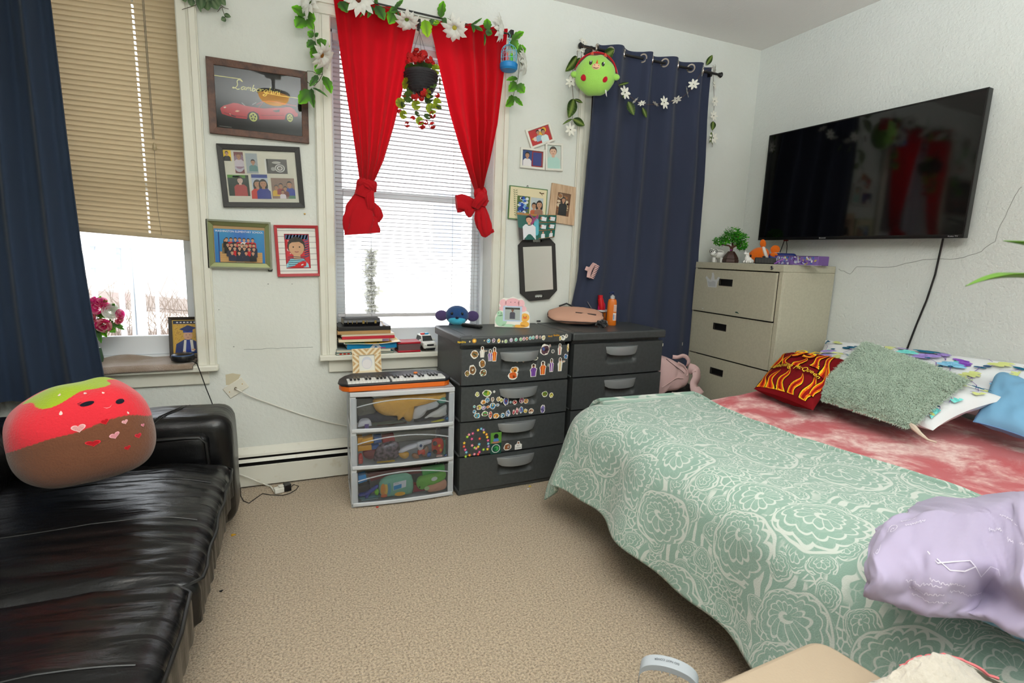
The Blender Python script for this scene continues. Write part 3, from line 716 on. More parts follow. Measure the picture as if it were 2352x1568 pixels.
blind('brown venetian blind closed behind the navy curtain', 1.86, 2.62, 2.55, .80, D+.06, .04, math.radians(70), mat('brown_slat', (120, 96, 70), .5), width=.048)

# ================================================================== curtains
def cloth(name_mat, col, tr, **k): return mat(name_mat, col, .85, spec=.1, trans=tr, bump=(600, .12, 2), **k)
M_RED = cloth('red_voile', (214, 22, 36), .62, sheen=.15)
M_NAVY = cloth('navy_blackout', (57, 63, 83), .03, sheen=.12)
M_NAVY2 = cloth('navy_drape', (48, 60, 80), .04, sheen=.12)
M_BLACKROD = mat('black_rod', (22, 21, 21), .45)
def path(pts):
    """piecewise linear by the second coordinate"""
    def fn(y):
        if y <= pts[0][1]: return pts[0][0]
        for (xa, ya), (xb, yb) in zip(pts, pts[1:]):
            if y <= yb: return xa+(xb-xa)*(y-ya)/(yb-ya)
        return pts[-1][0]
    return fn
def red_curtain(label, L, R, ytop, ybot, seed):
    lf, rf = path(L), path(R)
    t0 = atY((L[0][0]+R[0][0])/2, ytop, D-.06)
    t = thing('red_curtain', label, 'curtain', t0, 'knotted red curtains')
    def fn(u, v):
        yl = L[0][1]+(L[-1][1]-L[0][1])*v; yr = R[0][1]+(R[-1][1]-R[0][1])*v
        a, b = atY(lf(yl), yl, D-.06), atY(rf(yr), yr, D-.06); w = (b-a).length
        amp = .022+.020*v**1.5
        uu = u + .05*math.sin(u*7+seed)*(1-v)*math.sin(PI*u)
        ph = 2*PI*(4.3*uu + .25*math.sin(5*uu+seed))
        p = a.lerp(b, u); p.y += amp*math.sin(ph)*(.4+.6*math.sin(PI*min(1, max(0, u)))) + .006*nz(u*4, v*5, seed) - .02*math.sin(PI*u)*v
        return p
    g = G(); g.grid(fn, 90, 60); g.build('drape', M_RED, t, ang=180, recalc=False)
    g = G(); g.grid(lambda u, v: fn(u, 0)+V(0, -.010*math.sin(PI*v), .026*v), 90, 3); g.build('heading', M_RED, t, ang=180, recalc=False)
    return t
rc1 = red_curtain('red curtain tied in a knot with a wide pouch-like tail, left of the hanging flowers', [(763, -24), (767, 0), (783, 130), (800, 240), (814, 330), (827, 418)], [(958, 54), (935, 165), (905, 290), (882, 368), (861, 415)], -20, 420, .4)
rc2 = red_curtain('red curtain tied in a knot with a narrow twisted tail, right of the hanging flowers', [(990, 60), (1010, 155), (1035, 262), (1062, 352), (1082, 410), (1092, 437)], [(1165, 76), (1157, 172), (1143, 285), (1125, 372), (1108, 437)], 60, 437, 2.1)
def blob(g, pts, radii, flat=.6, wob=.3, seed=0, folds=7, n=56):
    """a bundle of cloth through pixel points, radii in pixels"""
    P = [atY(x, y, D-.07-d) for x, y, d in pts]; vs = []; fs = []; m = len(P)
    P, radii = [P[0].lerp(P[0], 0)]+[P[i].lerp(P[i+1], q/3) for i in range(m-1) for q in (1, 2, 3)], [radii[0]]+[radii[i]+(radii[i+1]-radii[i])*q/3 for i in range(m-1) for q in (1, 2, 3)]; m = len(P)
    for i, p in enumerate(P):
        t = (P[min(i+1, m-1)]-P[max(i-1, 0)]).normalized(); s = t.cross(V(0, 1, 0)).normalized(); r = radii[i]*.00255
        for j in range(n):
            a = 2*PI*j/n; ph = a*folds+seed*3+.5*i+.9*math.sin(a*2+seed); k = 1+wob*(abs(math.sin(ph/2))**.8-.62)+.05*math.sin(a*3+seed+i)
            vs.append(p + s*r*math.cos(a)*k + V(0, 1, 0)*r*flat*math.sin(a)*k)
    for i in range(m-1):
        for j in range(n): fs.append((i*n+j, i*n+(j+1) % n, (i+1)*n+(j+1) % n, (i+1)*n+j))
    fs += [tuple(range(n))[::-1], tuple((m-1)*n+j for j in range(n))]
    g.add(vs, fs)
M_RED2 = mat('red_voile_bunched', (196, 26, 36), .85, spec=.1, trans=.16, sheen=.15, bump=(24, .3, 3))
g = G(); blob(g, [(845, 412, 0), (843, 424, .01), (836, 440, .012), (832, 452, .01)], [17, 20, 17, 16], seed=1); blob(g, [(829, 428, .02), (835, 420, .035), (848, 424, .04), (857, 432, .03), (859, 442, .015)], [8, 9, 9, 8, 5], seed=2); g.build('knot', M_RED2, rc1)
g = G(); blob(g, [(836, 440, .0), (832, 458, 0), (830, 478, .0), (829, 500, .0), (830, 522, .0), (832, 537, .0)], [14, 20, 31, 36, 37, 36], flat=.42, wob=.22, seed=.5, folds=8); blob(g, [(850, 434, .02), (849, 455, .03), (852, 478, .025), (856, 490, .01)], [8, 10, 8, 4], seed=4); blob(g, [(855, 468, .0), (863, 482, .008), (868, 496, .008), (864, 508, .005)], [6, 11, 11, 7], seed=3); g.build('tail', M_RED2, rc1)
g = G(); blob(g, [(1100, 432, .01), (1104, 442, .02), (1106, 456, .02), (1102, 472, .02)], [12, 15, 15, 13], seed=1.5); blob(g, [(1091, 478, .03), (1098, 464, .045), (1107, 452, .045), (1113, 444, .03)], [9, 11, 11, 8], seed=2.5); blob(g, [(1112, 470, .01), (1117, 458, .01)], [6, 7]); g.build('knot', M_RED2, rc2)
g = G(); blob(g, [(1094, 470, .01), (1078, 468, .015), (1062, 466, .018), (1048, 467, .02)], [9, 15, 18, 18], flat=.4, wob=.4, seed=6, folds=5); blob(g, [(1078, 480, .02), (1078, 492, .02), (1079, 499, .02)], [15, 9, 3], flat=.4, seed=3); blob(g, [(1101, 462, .01), (1103, 478, .01), (1107, 498, .01), (1112, 518, .01), (1118, 534, .01), (1122, 540, .01)], [9, 12, 17, 18, 15, 9], flat=.6, wob=.35, seed=5, folds=6); blob(g, [(1127, 528, 0), (1130, 535, 0)], [7, 6]); g.build('tail', M_RED2, rc2)
# the thin black rod the red curtains slide on, with its bracket
t = thing('curtain_rod', 'thin black rod carrying the two red curtains', 'curtain rod', atY(965, 50, D-.055))
g = G(); g.tube([atY(755, -18, D-.055), atY(1176, 80, D-.055)], .005, 8); g.build('rod', M_BLACKROD, t)
g = G(); q = atY(963, 50, D-.055); g.box(F(q), -.006, .006, -.012, .055, -.035, .012); g.build('bracket', M_BLACKROD, t, bevel=.002)
g = G(); q = atY(1174, 76, D-.055); g.box(F(q), -.008, .014, -.012, .055, -.016, .016); g.build('bracket', M_BLACKROD, t, bevel=.003)

# navy grommet curtain at the right
RODY = D-.10
t = thing('curtain_rod', 'black rod with knob finials carrying the navy grommet curtain', 'curtain rod', atY(1495, 140, RODY))
ra, rb = atY(1340, 106, RODY), atY(1650, 171, RODY); rb.z = ra.z = (ra.z+rb.z)/2
def rod_at(x, y): p = atY(x, y, RODY); return V(p.x, RODY, ra.z)
g = G(); g.tube([ra, rb], .008, 10); g.build('rod', M_BLACKROD, t)
for p, s in ((ra, -1), (rb, 1)):
    f = F(p, (0, 1, 0), (0, 0, 1), (s, 0, 0)); G().lathe(f, [(.008, 0), (.013, .004), (.009, .01), (.016, .016), (.019, .024), (.012, .032), (0, .035)], 12).build('finial', M_BLACKROD, t)
    G().box(F(p+V(-s*.06, .0, 0)), -.008, .008, 0, .10, -.02, .012).build('bracket', M_BLACKROD, t, bevel=.002)
cu = thing('navy_curtain', 'navy blackout curtain hung by silver grommets over the right window', 'curtain', atY(1480, 400, RODY))
GX = [1372, 1402, 1434, 1477, 1498, 1527, 1557, 1587, 1614, 1640]
gx = [rod_at(x, 110+(x-1340)*.21).x for x in GX]
TL, TR = path([(1362, 100), (1358, 215), (1350, 400), (1335, 600), (1318, 690), (1312, 800), (1308, 900)]), path([(1635, 100), (1632, 148), (1630, 330), (1614, 600), (1596, 800), (1588, 900)])
def phase(x):
    for k in range(len(gx)-1):
        if gx[k] <= x <= gx[k+1] or k == len(gx)-2: return PI*(k+(x-gx[k])/(gx[k+1]-gx[k]))
zt_, zb_ = ra.z+.042, .42
def nfn(u, v):
    x0, x1 = gx[0]+.01, gx[-1]-.012; xt = x0+(x1-x0)*u; z = zt_+(zb_-zt_)*v
    # the lower edges follow the photographed sides
    py = 130+v*760; a, b = atY(TL(py), py, RODY).x, atY(TR(py), py, RODY).x
    x = xt+((a+(b-a)*u)-xt)*min(1, v*3)
    A = .044*(1-.66*v)*(1+.25*nz(u*6, 0, 3)); y = RODY+.034*min(1, max(0, (v-.2)/.35))+A*math.sin(phase(xt))+.010*nz(u*5, v*2.5, 6)*v
    gather = max(0, 1-abs(v-.66)/.10)*max(0, 1-u/.22)      # pinched where the hair clip grips it
    return V(x+.014*gather*math.sin(u*40), y-.02*gather, z+.006*math.sin(phase(xt))*(1-v)**6)
g = G(); g.grid(nfn, 220, 70); g.build('drape', M_NAVY, cu, ang=180, recalc=False)
M_GROM = mat('grommet_nickel', (205, 196, 186), .25, 1)
for k in range(len(GX)-1):
    xx = gx[k]; e = .004; s = (math.sin(phase(xx+e))-math.sin(phase(xx-e)))*.044/(2*e) if k else 1
    u = V(1, s, 0).normalized(); f = F((xx, RODY, ra.z+.002), u, (0, 0, 1)); g = G()
    g.lathe(f, [(.020, -.004), (.029, -.0045), (.030, 0), (.029, .0045), (.020, .004), (.0195, 0), (.020, -.004)], 24); g.build('grommet', M_GROM, cu)
# navy drape at the far left, in front of the left window
LE, RE = path([(-330, -40), (-320, 900)]), path([(104, -40), (112, 0), (140, 220), (165, 420), (185, 560), (212, 720), (245, 890), (250, 930)])
t = thing('navy_curtain', 'long navy curtain hanging left of the tan blind', 'curtain', atY(60, 400, D-.09))
def lfn(u, v):
    y = -40+960*v; a, b = atY(LE(y), y, D-.09), atY(RE(y), y, D-.09); p = a.lerp(b, u)
    s = u*2.1; ph = 2*PI*s*2.6
    p.y += .030*(math.sin(ph)+.35*math.sin(2*ph+1)) + .012*nz(u*8, v*3, 2) - .03*v; return p
g = G(); g.grid(lfn, 160, 60); g.build('drape', M_NAVY2, t, ang=180, recalc=False)
g = G(); g.grid(lambda u, v: lfn(1, v)+V(.004*u, -.010*math.sin(PI*u), 0), 4, 60); g.build('side_hem', M_NAVY2, t, ang=180, recalc=False)

# ================================================================== leaves and flowers
M_LEAF = mat('silk_leaf', rough=.5, spec=.3, attr=True, trans=.25)
M_PETAL = mat('silk_petal', (238, 238, 230), .7, trans=.25)
M_VINE = mat('vine_wire', (62, 70, 40), .6)
def leaf_mesh(name, prof, dark, bright, vein, lobes=0, fold=.18, curl=.12, rib=0):
    """unit leaf along +u, up +w"""
    g = G(); n = 14
    for i in range(n+1):
        s = i/n; w = prof(s)*(1+lobes*abs(math.sin(s*PI*3.5))-lobes*.5)
        for k in (-1, -.55, 0, .55, 1):
            z = abs(k)*w*fold*1.5 + curl*math.sin(s*PI) + rib*math.sin(s*60+abs(k)*4)*.01
            g.v.append((s+abs(k)*.06*(1 if lobes else .5), k*w, z))
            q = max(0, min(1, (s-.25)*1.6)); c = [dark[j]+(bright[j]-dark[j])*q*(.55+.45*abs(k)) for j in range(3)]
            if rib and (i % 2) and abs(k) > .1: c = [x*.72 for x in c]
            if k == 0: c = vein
            g.c.append((*lin(c), 1))
    for i in range(n):
        for k in range(4): g.f.append((i*5+k, i*5+k+1, (i+1)*5+k+1, (i+1)*5+k))
    return g.mesh(name, M_LEAF, ang=120, recalc=False)
pr_lobe = lambda s: .5*math.sin(PI*min(1, s*1.02))**.55*(1.05-.35*s)
pr_oval = lambda s: .5*math.sin(PI*s**.8)**.8
pr_thin = lambda s: .5*math.sin(PI*s)**.8
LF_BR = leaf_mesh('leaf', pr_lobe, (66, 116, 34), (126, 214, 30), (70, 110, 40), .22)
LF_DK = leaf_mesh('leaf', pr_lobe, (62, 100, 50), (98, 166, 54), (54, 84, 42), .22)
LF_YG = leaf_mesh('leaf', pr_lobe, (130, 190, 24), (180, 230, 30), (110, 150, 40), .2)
LF_STR = leaf_mesh('leaf', pr_oval, (44, 70, 22), (84, 118, 40), (140, 160, 80), 0, .12, .1, 1)
LF_EUC = leaf_mesh('leaf', pr_oval, (70, 92, 66), (104, 136, 92), (120, 140, 104), 0, .05, .08)
def put_leaf(me, par, b, tip, w, Y, name='leaf', tilt=None):
    """from the pixel of its base to that of its tip, w pixels wide"""
    d = rnd.uniform(-.004, .012); a, c = atY(*b, Y), atY(*tip, Y-d); u = c-a; ln = u.length
    u.normalize(); tl = rnd.uniform(-.5, .5) if tilt is None else tilt
    n0 = (V(0, -1, 0)-u*u.dot(V(0, -1, 0))).normalized(); s = n0.cross(u); n1 = n0*math.cos(tl)+s*math.sin(tl)
    return inst(me, name, par, F(a, u, n1.cross(u), n1), (ln, w*.0026/max(.3, math.cos(tl)), ln*.5))
def petal_ring(g, f, n, r0, r1, w, lift, col, cup=.0, seed=0, rag=0):
    for i in range(n):
        a = 2*PI*(i+.5*seed)/n; c, s = math.cos(a), math.sin(a); vs = []
        L = r1*(1+rag*math.sin(i*2.7+seed))
        for t in (0, .35, .7, 1):
            ww = w*(.35, .95, .9, .06 if rag else .35)[(0, .35, .7, 1).index(t)]; r = r0+(L-r0)*t; h = lift*t+cup*math.sin(PI*t)
            for k in (-1, 0, 1): vs.append(f(r*c-k*ww*s/2, r*s+k*ww*c/2, h+(.08*w if k == 0 else 0)))
        g.add(vs, [(q*3+k, q*3+k+1, (q+1)*3+k+1, (q+1)*3+k) for q in range(3) for k in range(2)], col)
def face(px_, Y, yaw=0, pit=0, dist=0):
    """a frame at a pixel on depth Y that faces into the room, turned by yaw and pitch"""
    n = V(math.sin(yaw)*math.cos(pit), -math.cos(yaw)*math.cos(pit), math.sin(pit)); u = V(math.cos(yaw), math.sin(yaw), 0)
    return F(atY(*px_, Y-dist), u, n.cross(u), n)
def daisy(par, px_, r, yaw, pit, Y, centre=(96, 40, 18), back=False):
    f = face(px_, Y, yaw, pit, .015); R = r*.0026; g = G()
    petal_ring(g, f, 11, R*.1, R*1.1, R*.42, R*.18, (240, 240, 232), .02, 0, .12); petal_ring(g, f, 10, R*.1, R*.85, R*.36, R*.30, (236, 238, 226), .02, 1, .12)
    o = g.build('flower', M_PETAL, par, ang=120, recalc=False)
    g = G(); g.ell(f, (0, 0, R*.12), (R*.2, R*.2, R*.12), 12, 6, centre); g.lathe(f, [(R*.2, R*.08), (R*.30, R*.13), (R*.2, R*.10)], 14, (196, 170, 40)); g.build('flower_centre', PRINT, o)
GY = D-.085
GL = thing('leaf_garland', 'artificial garland of green leaves and white daisies over the red curtains', 'garland', atY(965, 45, GY))
for pts in ([(718, -16), (716, 0), (713, 32), (722, 60), (724, 95), (733, 130), (739, 150), (741, 170), (733, 185), (722, 197), (712, 193), (700, 182)],
            [(718, -14), (740, -22), (760, -16), (800, -4), (845, 8), (885, 18), (915, 26), (965, 38), (1000, 45), (1040, 54), (1075, 58), (1110, 66), (1150, 71), (1174, 79), (1183, 100), (1193, 150), (1190, 180), (1180, 215), (1176, 236)],
            [(741, 170), (733, 172), (718, 164), (706, 163), (698, 172), (700, 182), (707, 190)]):
    g = G(); g.tube([atY(x, y, GY+.004*math.sin(x*.3)) for x, y in pts], .0016, 5); g.build('vine', M_VINE, GL)
for b, tp, w, k in [((702, 37), (671, 17), 24, 0), ((700, 41), (680, 62), 26, 0), ((704, 43), (719, 67), 18, 0), ((706, 38), (724, 44), 24, 0), ((721, 84), (707, 73), 15, 0), ((723, 85), (731, 76), 8, 1), ((726, 90), (758, 114), 20, 0), ((724, 95), (706, 108), 18, 1), ((724, 106), (715, 132), 16, 0),
                    ((741, 166), (723, 152), 24, 0), ((742, 173), (760, 213), 20, 0), ((731, 172), (712, 197), 13, 1), ((713, 206), (688, 237), 26, 0), ((715, 201), (721, 246), 13, 1), ((716, 201), (751, 222), 6, 1),
                    ((780, 2), (797, 28), 26, 1), ((862, 12), (882, 45), 27, 1), ((857, 14), (845, 40), 10, 1), ((858, 16), (828, 39), 7, 1), ((862, 10), (864, -4), 9, 1), ((905, 20), (925, 1), 9, 1), ((905, 23), (894, 54), 25, 0), ((912, 24), (920, 57), 7, 1), ((913, 20), (897, 27), 16, 1),
                    ((976, 44), (982, 84), 26, 2), ((985, 46), (1004, 57), 11, 1), ((1012, 43), (1018, 4), 18, 0), ((1013, 43), (1039, 60), 16, 1), ((1010, 50), (996, 54), 9, 2), ((1078, 60), (1106, 42), 5, 1), ((1084, 54), (1088, 74), 10, 1), ((1088, 62), (1108, 71), 12, 1), ((1119, 69), (1119, 44), 21, 0), ((1114, 72), (1130, 77), 14, 1), ((1112, 76), (1112, 104), 6, 1),
                    ((1174, 92), (1202, 74), 16, 0), ((1173, 92), (1188, 112), 24, 0), ((1186, 118), (1207, 112), 24, 0), ((1190, 180), (1164, 184), 12, 0), ((1186, 188), (1169, 209), 23, 0), ((1187, 193), (1204, 212), 24, 0), ((1180, 220), (1162, 243), 22, 0), ((1178, 220), (1200, 242), 11, 0)]:
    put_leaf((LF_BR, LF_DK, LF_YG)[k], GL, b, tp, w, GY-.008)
for c, r, yw, pt, ce in [((718, 10), 26, -.9, .2, (60, 84, 30)), ((736, 125), 27, .9, -.5, (150, 96, 20)), ((822, 0), 29, .1, -.15, (96, 34, 14)), ((934, 42), 24, 0, -1.05, (110, 140, 40)), ((1044, 62), 26, -.3, -.8, (180, 170, 60)), ((1140, 66), 26, .85, -.05, (96, 40, 16)), ((1195, 143), 27, .95, .1, (96, 40, 16))]:
    daisy(GL, c, r, yw, pt, GY-.01, ce)
# eucalyptus spray at the top left
EU = thing('eucalyptus_garland', 'dusty green eucalyptus spray at the top of the left window casing', 'garland', atY(470, 5, D-.04))
g = G()
for pts in ([(418, 22), (452, 11), (480, -6)], [(515, 18), (505, 10), (490, -8)], [(510, 16), (525, 21)], [(509, 16), (515, 33), (519, 47)], [(500, 27), (508, 16)]): g.tube([atY(x, y, D-.03) for x, y in pts], .0014, 5)
g.build('stem', mat('brown_stem', (74, 66, 48), .7), EU)
for b, tp, w in [((438, -6), (440, 14), 12), ((450, -4), (462, 28), 7), ((462, -8), (464, 20), 15), ((476, 0), (478, 24), 17), ((468, -10), (456, 6), 12), ((486, 0), (500, 22), 18), ((492, -8), (506, 14), 17), ((500, -10), (518, 12), 14), ((514, 33), (530, 39), 9), ((519, 42), (508, 46), 9), ((420, -8), (426, 5), 10), ((481, -12), (472, 8), 16), ((446, -14), (434, 2), 10)]:
    put_leaf(LF_EUC, EU, b, tp, w, D-.035)
# hanging basket of geraniums
HY = D-.115
HB = thing('hanging_basket', 'hanging dark wicker basket of red geraniums between the red curtains', 'hanging basket', atY(967, 190, HY))
hk = atY(963, 56, HY); g = G(); g.tube([hk+V(0, .06, .0), hk+V(0, .02, .012), hk, atY(963, 74, HY)], .0022, 6); g.build('hook', M_BLACKROD, HB)
bc = atY(967, 168, HY); fb = F(bc); rimr = .086
g = G()
for a in (.4, 2.5, 4.6): g.tube([atY(963, 73, HY), bc+V(rimr*math.cos(a), rimr*math.sin(a), .0)], .0009, 4)
g.build('hanger_wire', M_BLACKROD, HB)
g = G(); n = 26
prof = [(.088, .006), (.091, 0), (.089, -.03), (.080, -.065), (.062, -.098), (.035, -.120), (0, -.126)]
g.lathe(fb, prof, 30)
for k in range(9):
    z = -.010-.012*k; r = 0
    for (ra_, za), (rb_, zb) in zip(prof, prof[1:]):
        if zb <= z <= za: r = ra_+(rb_-ra_)*(z-za)/(zb-za)
    g.tube([fb((r+.0035*(1 if (j+k) % 2 else -.2))*math.cos(2*PI*j/n), (r+.0035*(1 if (j+k) % 2 else -.2))*math.sin(2*PI*j/n), z) for j in range(n)], .0045, 5, closed=True)
g.build('basket', mat('dark_wicker', (44, 42, 46), .6, bump=(140, .5)), HB)
GER = []
for var_ in range(3):
    g = G(); rn = random.Random(var_)
    for i in range(22):
        d = V(rn.gauss(0, 1), rn.gauss(0, 1), rn.gauss(.2, 1)).normalized(); o = d*.72; u = d.orthogonal().normalized()
        petal_ring(g, F(o, u, d.cross(u), d), 5, .02, .42, .38, .06, (222-30*rn.random(), 18+22*rn.random(), 22+10*rn.random()), .05, rn.random())
    GER.append(g.mesh('flower_cluster', mat('geranium_petal', rough=.7, attr=True, trans=.25), ang=120, recalc=False))
def round_leaf(dark, rim):
    g = G(); vs = [V(0, 0, 0)]; cs = [dark]; n = 18
    for k in range(1, 4):
        for j in range(n+1):
            a = .25+(2*PI-.5)*j/n; r = k/3*(1+(.06*math.sin(a*9) if k == 3 else 0)); vs.append(V(r*math.cos(a), r*math.sin(a), .12*r*r+.05*math.sin(a*7)*r)); cs.append([dark[i]+(rim[i]-dark[i])*(k/3)**2*(.6+.4*math.cos(a*7)) for i in range(3)])
    fs = [(0, 1+j, 2+j) for j in range(n)]+[(1+(k-1)*(n+1)+j, 1+k*(n+1)+j, 2+k*(n+1)+j, 2+(k-1)*(n+1)+j) for k in (1, 2) for j in range(n)]
    g.add(vs, fs); g.c = [(*lin(c), 1) for c in cs]; return g.mesh('leaf', M_LEAF, ang=120, recalc=False)
RL = [round_leaf((70, 96, 40), (96, 122, 52)), round_leaf((110, 130, 30), (196, 206, 44)), round_leaf((60, 80, 44), (84, 108, 60))]
for c, r, k, yw, pt in [((964, 186), 13, 0, -.2, 0), ((990, 187), 14, 0, .3, .1), ((1009, 194), 15, 0, 1.2, 0), ((938, 222), 12, 0, .2, -.4), ((920, 237), 11, 1, 0, 0), ((926, 263), 9, 1, .3, -.3), ((956, 241), 10, 1, -.4, -.2), ((990, 250), 12, 1, 0, .1), ((1004, 238), 12, 1, .4, 0), ((986, 228), 11, 2, -.7, .3), ((964, 278), 9, 1, 0, 0), ((1000, 160), 11, 1, .4, -.3), ((946, 158), 15, 0, -.3, -1.0), ((966, 154), 17, 2, .1, -1.0), ((984, 157), 13, 0, .2, -.9), ((932, 192), 12, 1, -1.2, 0), ((983, 214), 10, 1, .8, -.2), ((982, 268), 8, 2, 0, .5), ((942, 206), 8, 0, -.5, 0), ((925, 240), 6, 2, .5, .2), ((1008, 246), 7, 2, .2, .6), ((958, 262), 7, 2, .4, .4)]:
    inst(RL[k], 'leaf', HB, face(c, HY, yw, pt, .055 if 160 < c[1] < 215 and 950 < c[0] < 1000 else .01*rnd.random()+.005), r*.0026)
for c, r, dd in [((944, 130), 13, 0), ((958, 122), 13, .02), ((972, 126), 13, .03), ((985, 138), 12, .01), ((940, 143), 11, .02), ((964, 134), 12, .05), ((992, 146), 9, 0), ((953, 138), 11, .05), ((972, 212), 13, .05), ((953, 222), 11, .03), ((968, 226), 8, .04), ((1005, 219), 7, .01), ((928, 219), 6, .01), ((918, 256), 7, 0), ((935, 286), 8, 0), ((948, 271), 7, 0), ((993, 264), 10, .01), ((969, 288), 11, .01), ((993, 288), 10, .01), ((978, 281), 7, .01)]:
    inst(GER[rnd.randrange(3)], 'flower_cluster', HB, face(c, HY, rnd.uniform(-1, 1), rnd.uniform(-.5, .5), dd), r*.0026*.85)
g = G()
for pts in ([(975, 175), (990, 190), (985, 215), (1000, 240)], [(975, 175), (965, 190), (950, 225), (925, 245), (935, 286)], [(945, 215), (922, 240), (920, 258)], [(985, 215), (978, 250), (970, 285)], [(990, 245), (995, 270), (992, 288)]): g.tube([atY(x, y, HY-.03+.02*(i > 1)) for i, (x, y) in enumerate(pts)], .0012, 4)
g.build('stem', M_VINE, HB)
# birdcage ornament
BCY = D-.10; b0 = atY(1168, 162, BCY); f = F(b0); BC = thing('birdcage_ornament', 'small blue toy birdcage hung at the right end of the red curtain rod', 'ornament', b0)
M_BLUE = mat('sky_blue_plastic', (28, 132, 200), .4); M_LBLUE = mat('pale_blue_plastic', (120, 196, 222), .4)
G().lathe(f, [(.001, 0), (.044, 0), (.053, .010), (.054, .034), (.051, .038), (.051, .012), (0, .010)], 28).build('base', M_BLUE, BC)
R_, zc = .047, .038
for k in range(14):
    a = 2*PI*k/14; g = G(); g.tube([f(R_*math.cos(a), R_*math.sin(a), zc)] + [f(R_*math.cos(a)*math.cos(q), R_*math.sin(a)*math.cos(q), .098+.045*math.sin(q)) for q in [i*PI/2/7 for i in range(8)]], .0013, 4); g.build('wire', M_LBLUE, BC)
for z in (.040, .062, .098): g = G(); g.tube([f(R_*math.cos(2*PI*j/20), R_*math.sin(2*PI*j/20), z) for j in range(20)], .0014, 4, closed=True); g.build('hoop', M_LBLUE, BC)
g = G(); g.lathe(f, [(.010, .142), (.004, .152), (.003, .16)], 10); g.tube([f(.008*math.cos(2*PI*j/12), 0, .168+.008*math.sin(2*PI*j/12)) for j in range(12)], .0016, 5, closed=True); g.tube([f(0, 0, .172), f(.004, 0, .195), f(-.002, .01, .215), f(.003, .03, .222)], .0014, 4); g.build('hanger', M_LBLUE, BC)
for dx, c in ((-.014, (230, 110, 120)), (.016, (96, 200, 60))):
    g = G(); g.ell(f, (dx, 0, .066), (.011, .011, .022), 12, 8, c); g.ell(f, (dx, -.002, .090), (.009, .009, .009), 12, 8, c); g.lathe(F(f(dx, -.010, .090), (1, 0, 0), (0, 0, 1), (0, -1, 0)), [(.003, 0), (0, .006)], 8, (236, 170, 40)); g.tube([f(dx, .006, .05), f(dx, .016, .035)], [.006, .002], 6, c)
    g.build('toy_bird', PLASTIC_PRINT, BC)
# white flower garland over the navy curtain
FY = RODY-.06
FG = thing('flower_garland', 'string of white plumeria flowers and striped leaves on the navy curtain rod', 'garland', atY(1500, 200, FY))
M_VINE2 = mat('brown_vine', (96, 70, 52), .7)
for pts, Y in (([(1335, 106), (1326, 118), (1327, 130), (1316, 160), (1314, 190), (1317, 225), (1315, 272), (1311, 298)], D-.05), ([(1335, 106), (1360, 112), (1400, 135), (1412, 170), (1422, 198), (1440, 215), (1460, 232), (1478, 240), (1505, 240), (1528, 236), (1560, 229), (1578, 215), (1594, 195), (1612, 165), (1638, 155)], FY), ([(1638, 150), (1639, 195), (1641, 232), (1639, 266), (1637, 300), (1638, 318), (1636, 338)], D-.06)):
    g = G(); g.tube([atY(x, y, Y) for x, y in pts], .0013, 5); g.build('vine', M_VINE2, FG)
PLM = []
g = G(); petal_ring(g, F((0, 0, 0)), 7, .08, 1, .46, .12, (238, 236, 224), .06); g.ell(F((0, 0, 0)), (0, 0, .08), (.09, .09, .06), 10, 5, (60, 56, 40)); PLM = g.mesh('flower', mat('plumeria_petal', rough=.65, attr=True), ang=120, recalc=False)
for c, r, yw, pt, Y in [((1435, 213), 17, .2, .2, FY), ((1457, 231), 11, .9, -.8, FY), ((1474, 238), 10, -.8, .6, FY), ((1505, 239), 10, 1.2, .9, FY), ((1525, 236), 16, .2, .1, FY), ((1554, 228), 13, 0, -1.0, FY), ((1577, 212), 14, .9, .3, FY), ((1593, 194), 14, -.8, .2, FY), ((1612, 163), 13, 1.0, 0, FY), ((1641, 160), 13, 1.0, .1, D-.06), ((1640, 195), 13, .5, .2, D-.06), ((1641, 232), 14, .2, 0, D-.06), ((1639, 266), 14, .1, .1, D-.06), ((1638, 317), 15, 0, 0, D-.06), ((1312, 188), 14, -.7, .2, D-.05), ((1310, 298), 15, 0, 0, D-.05), ((1340, 97), 12, .2, .5, D-.05), ((1334, 112), 9, -.4, -.5, D-.05)]:
    inst(PLM, 'flower', FG, face(c, Y, yw, pt, .008), r*.0027)
for b, tp, w, Y in [((1326, 129), (1299, 163), 22, D-.05), ((1334, 133), (1327, 148), 14, D-.05), ((1318, 226), (1306, 270), 28, D-.05), ((1318, 228), (1338, 236), 8, D-.05), ((1315, 273), (1292, 286), 5, D-.05), ((1315, 273), (1342, 288), 19, D-.05), ((1383, 134), (1410, 114), 26, FY), ((1420, 196), (1444, 190), 7, FY), ((1442, 232), (1456, 264), 18, FY), ((1475, 246), (1485, 270), 11, FY), ((1438, 215), (1430, 224), 9, FY), ((1622, 150), (1636, 127), 14, D-.07), ((1638, 278), (1636, 299), 16, D-.06), ((1634, 302), (1630, 328), 8, D-.06), ((1630, 318), (1636, 332), 6, D-.06)]:
    put_leaf(LF_STR, FG, b, tp, w, Y-.006)
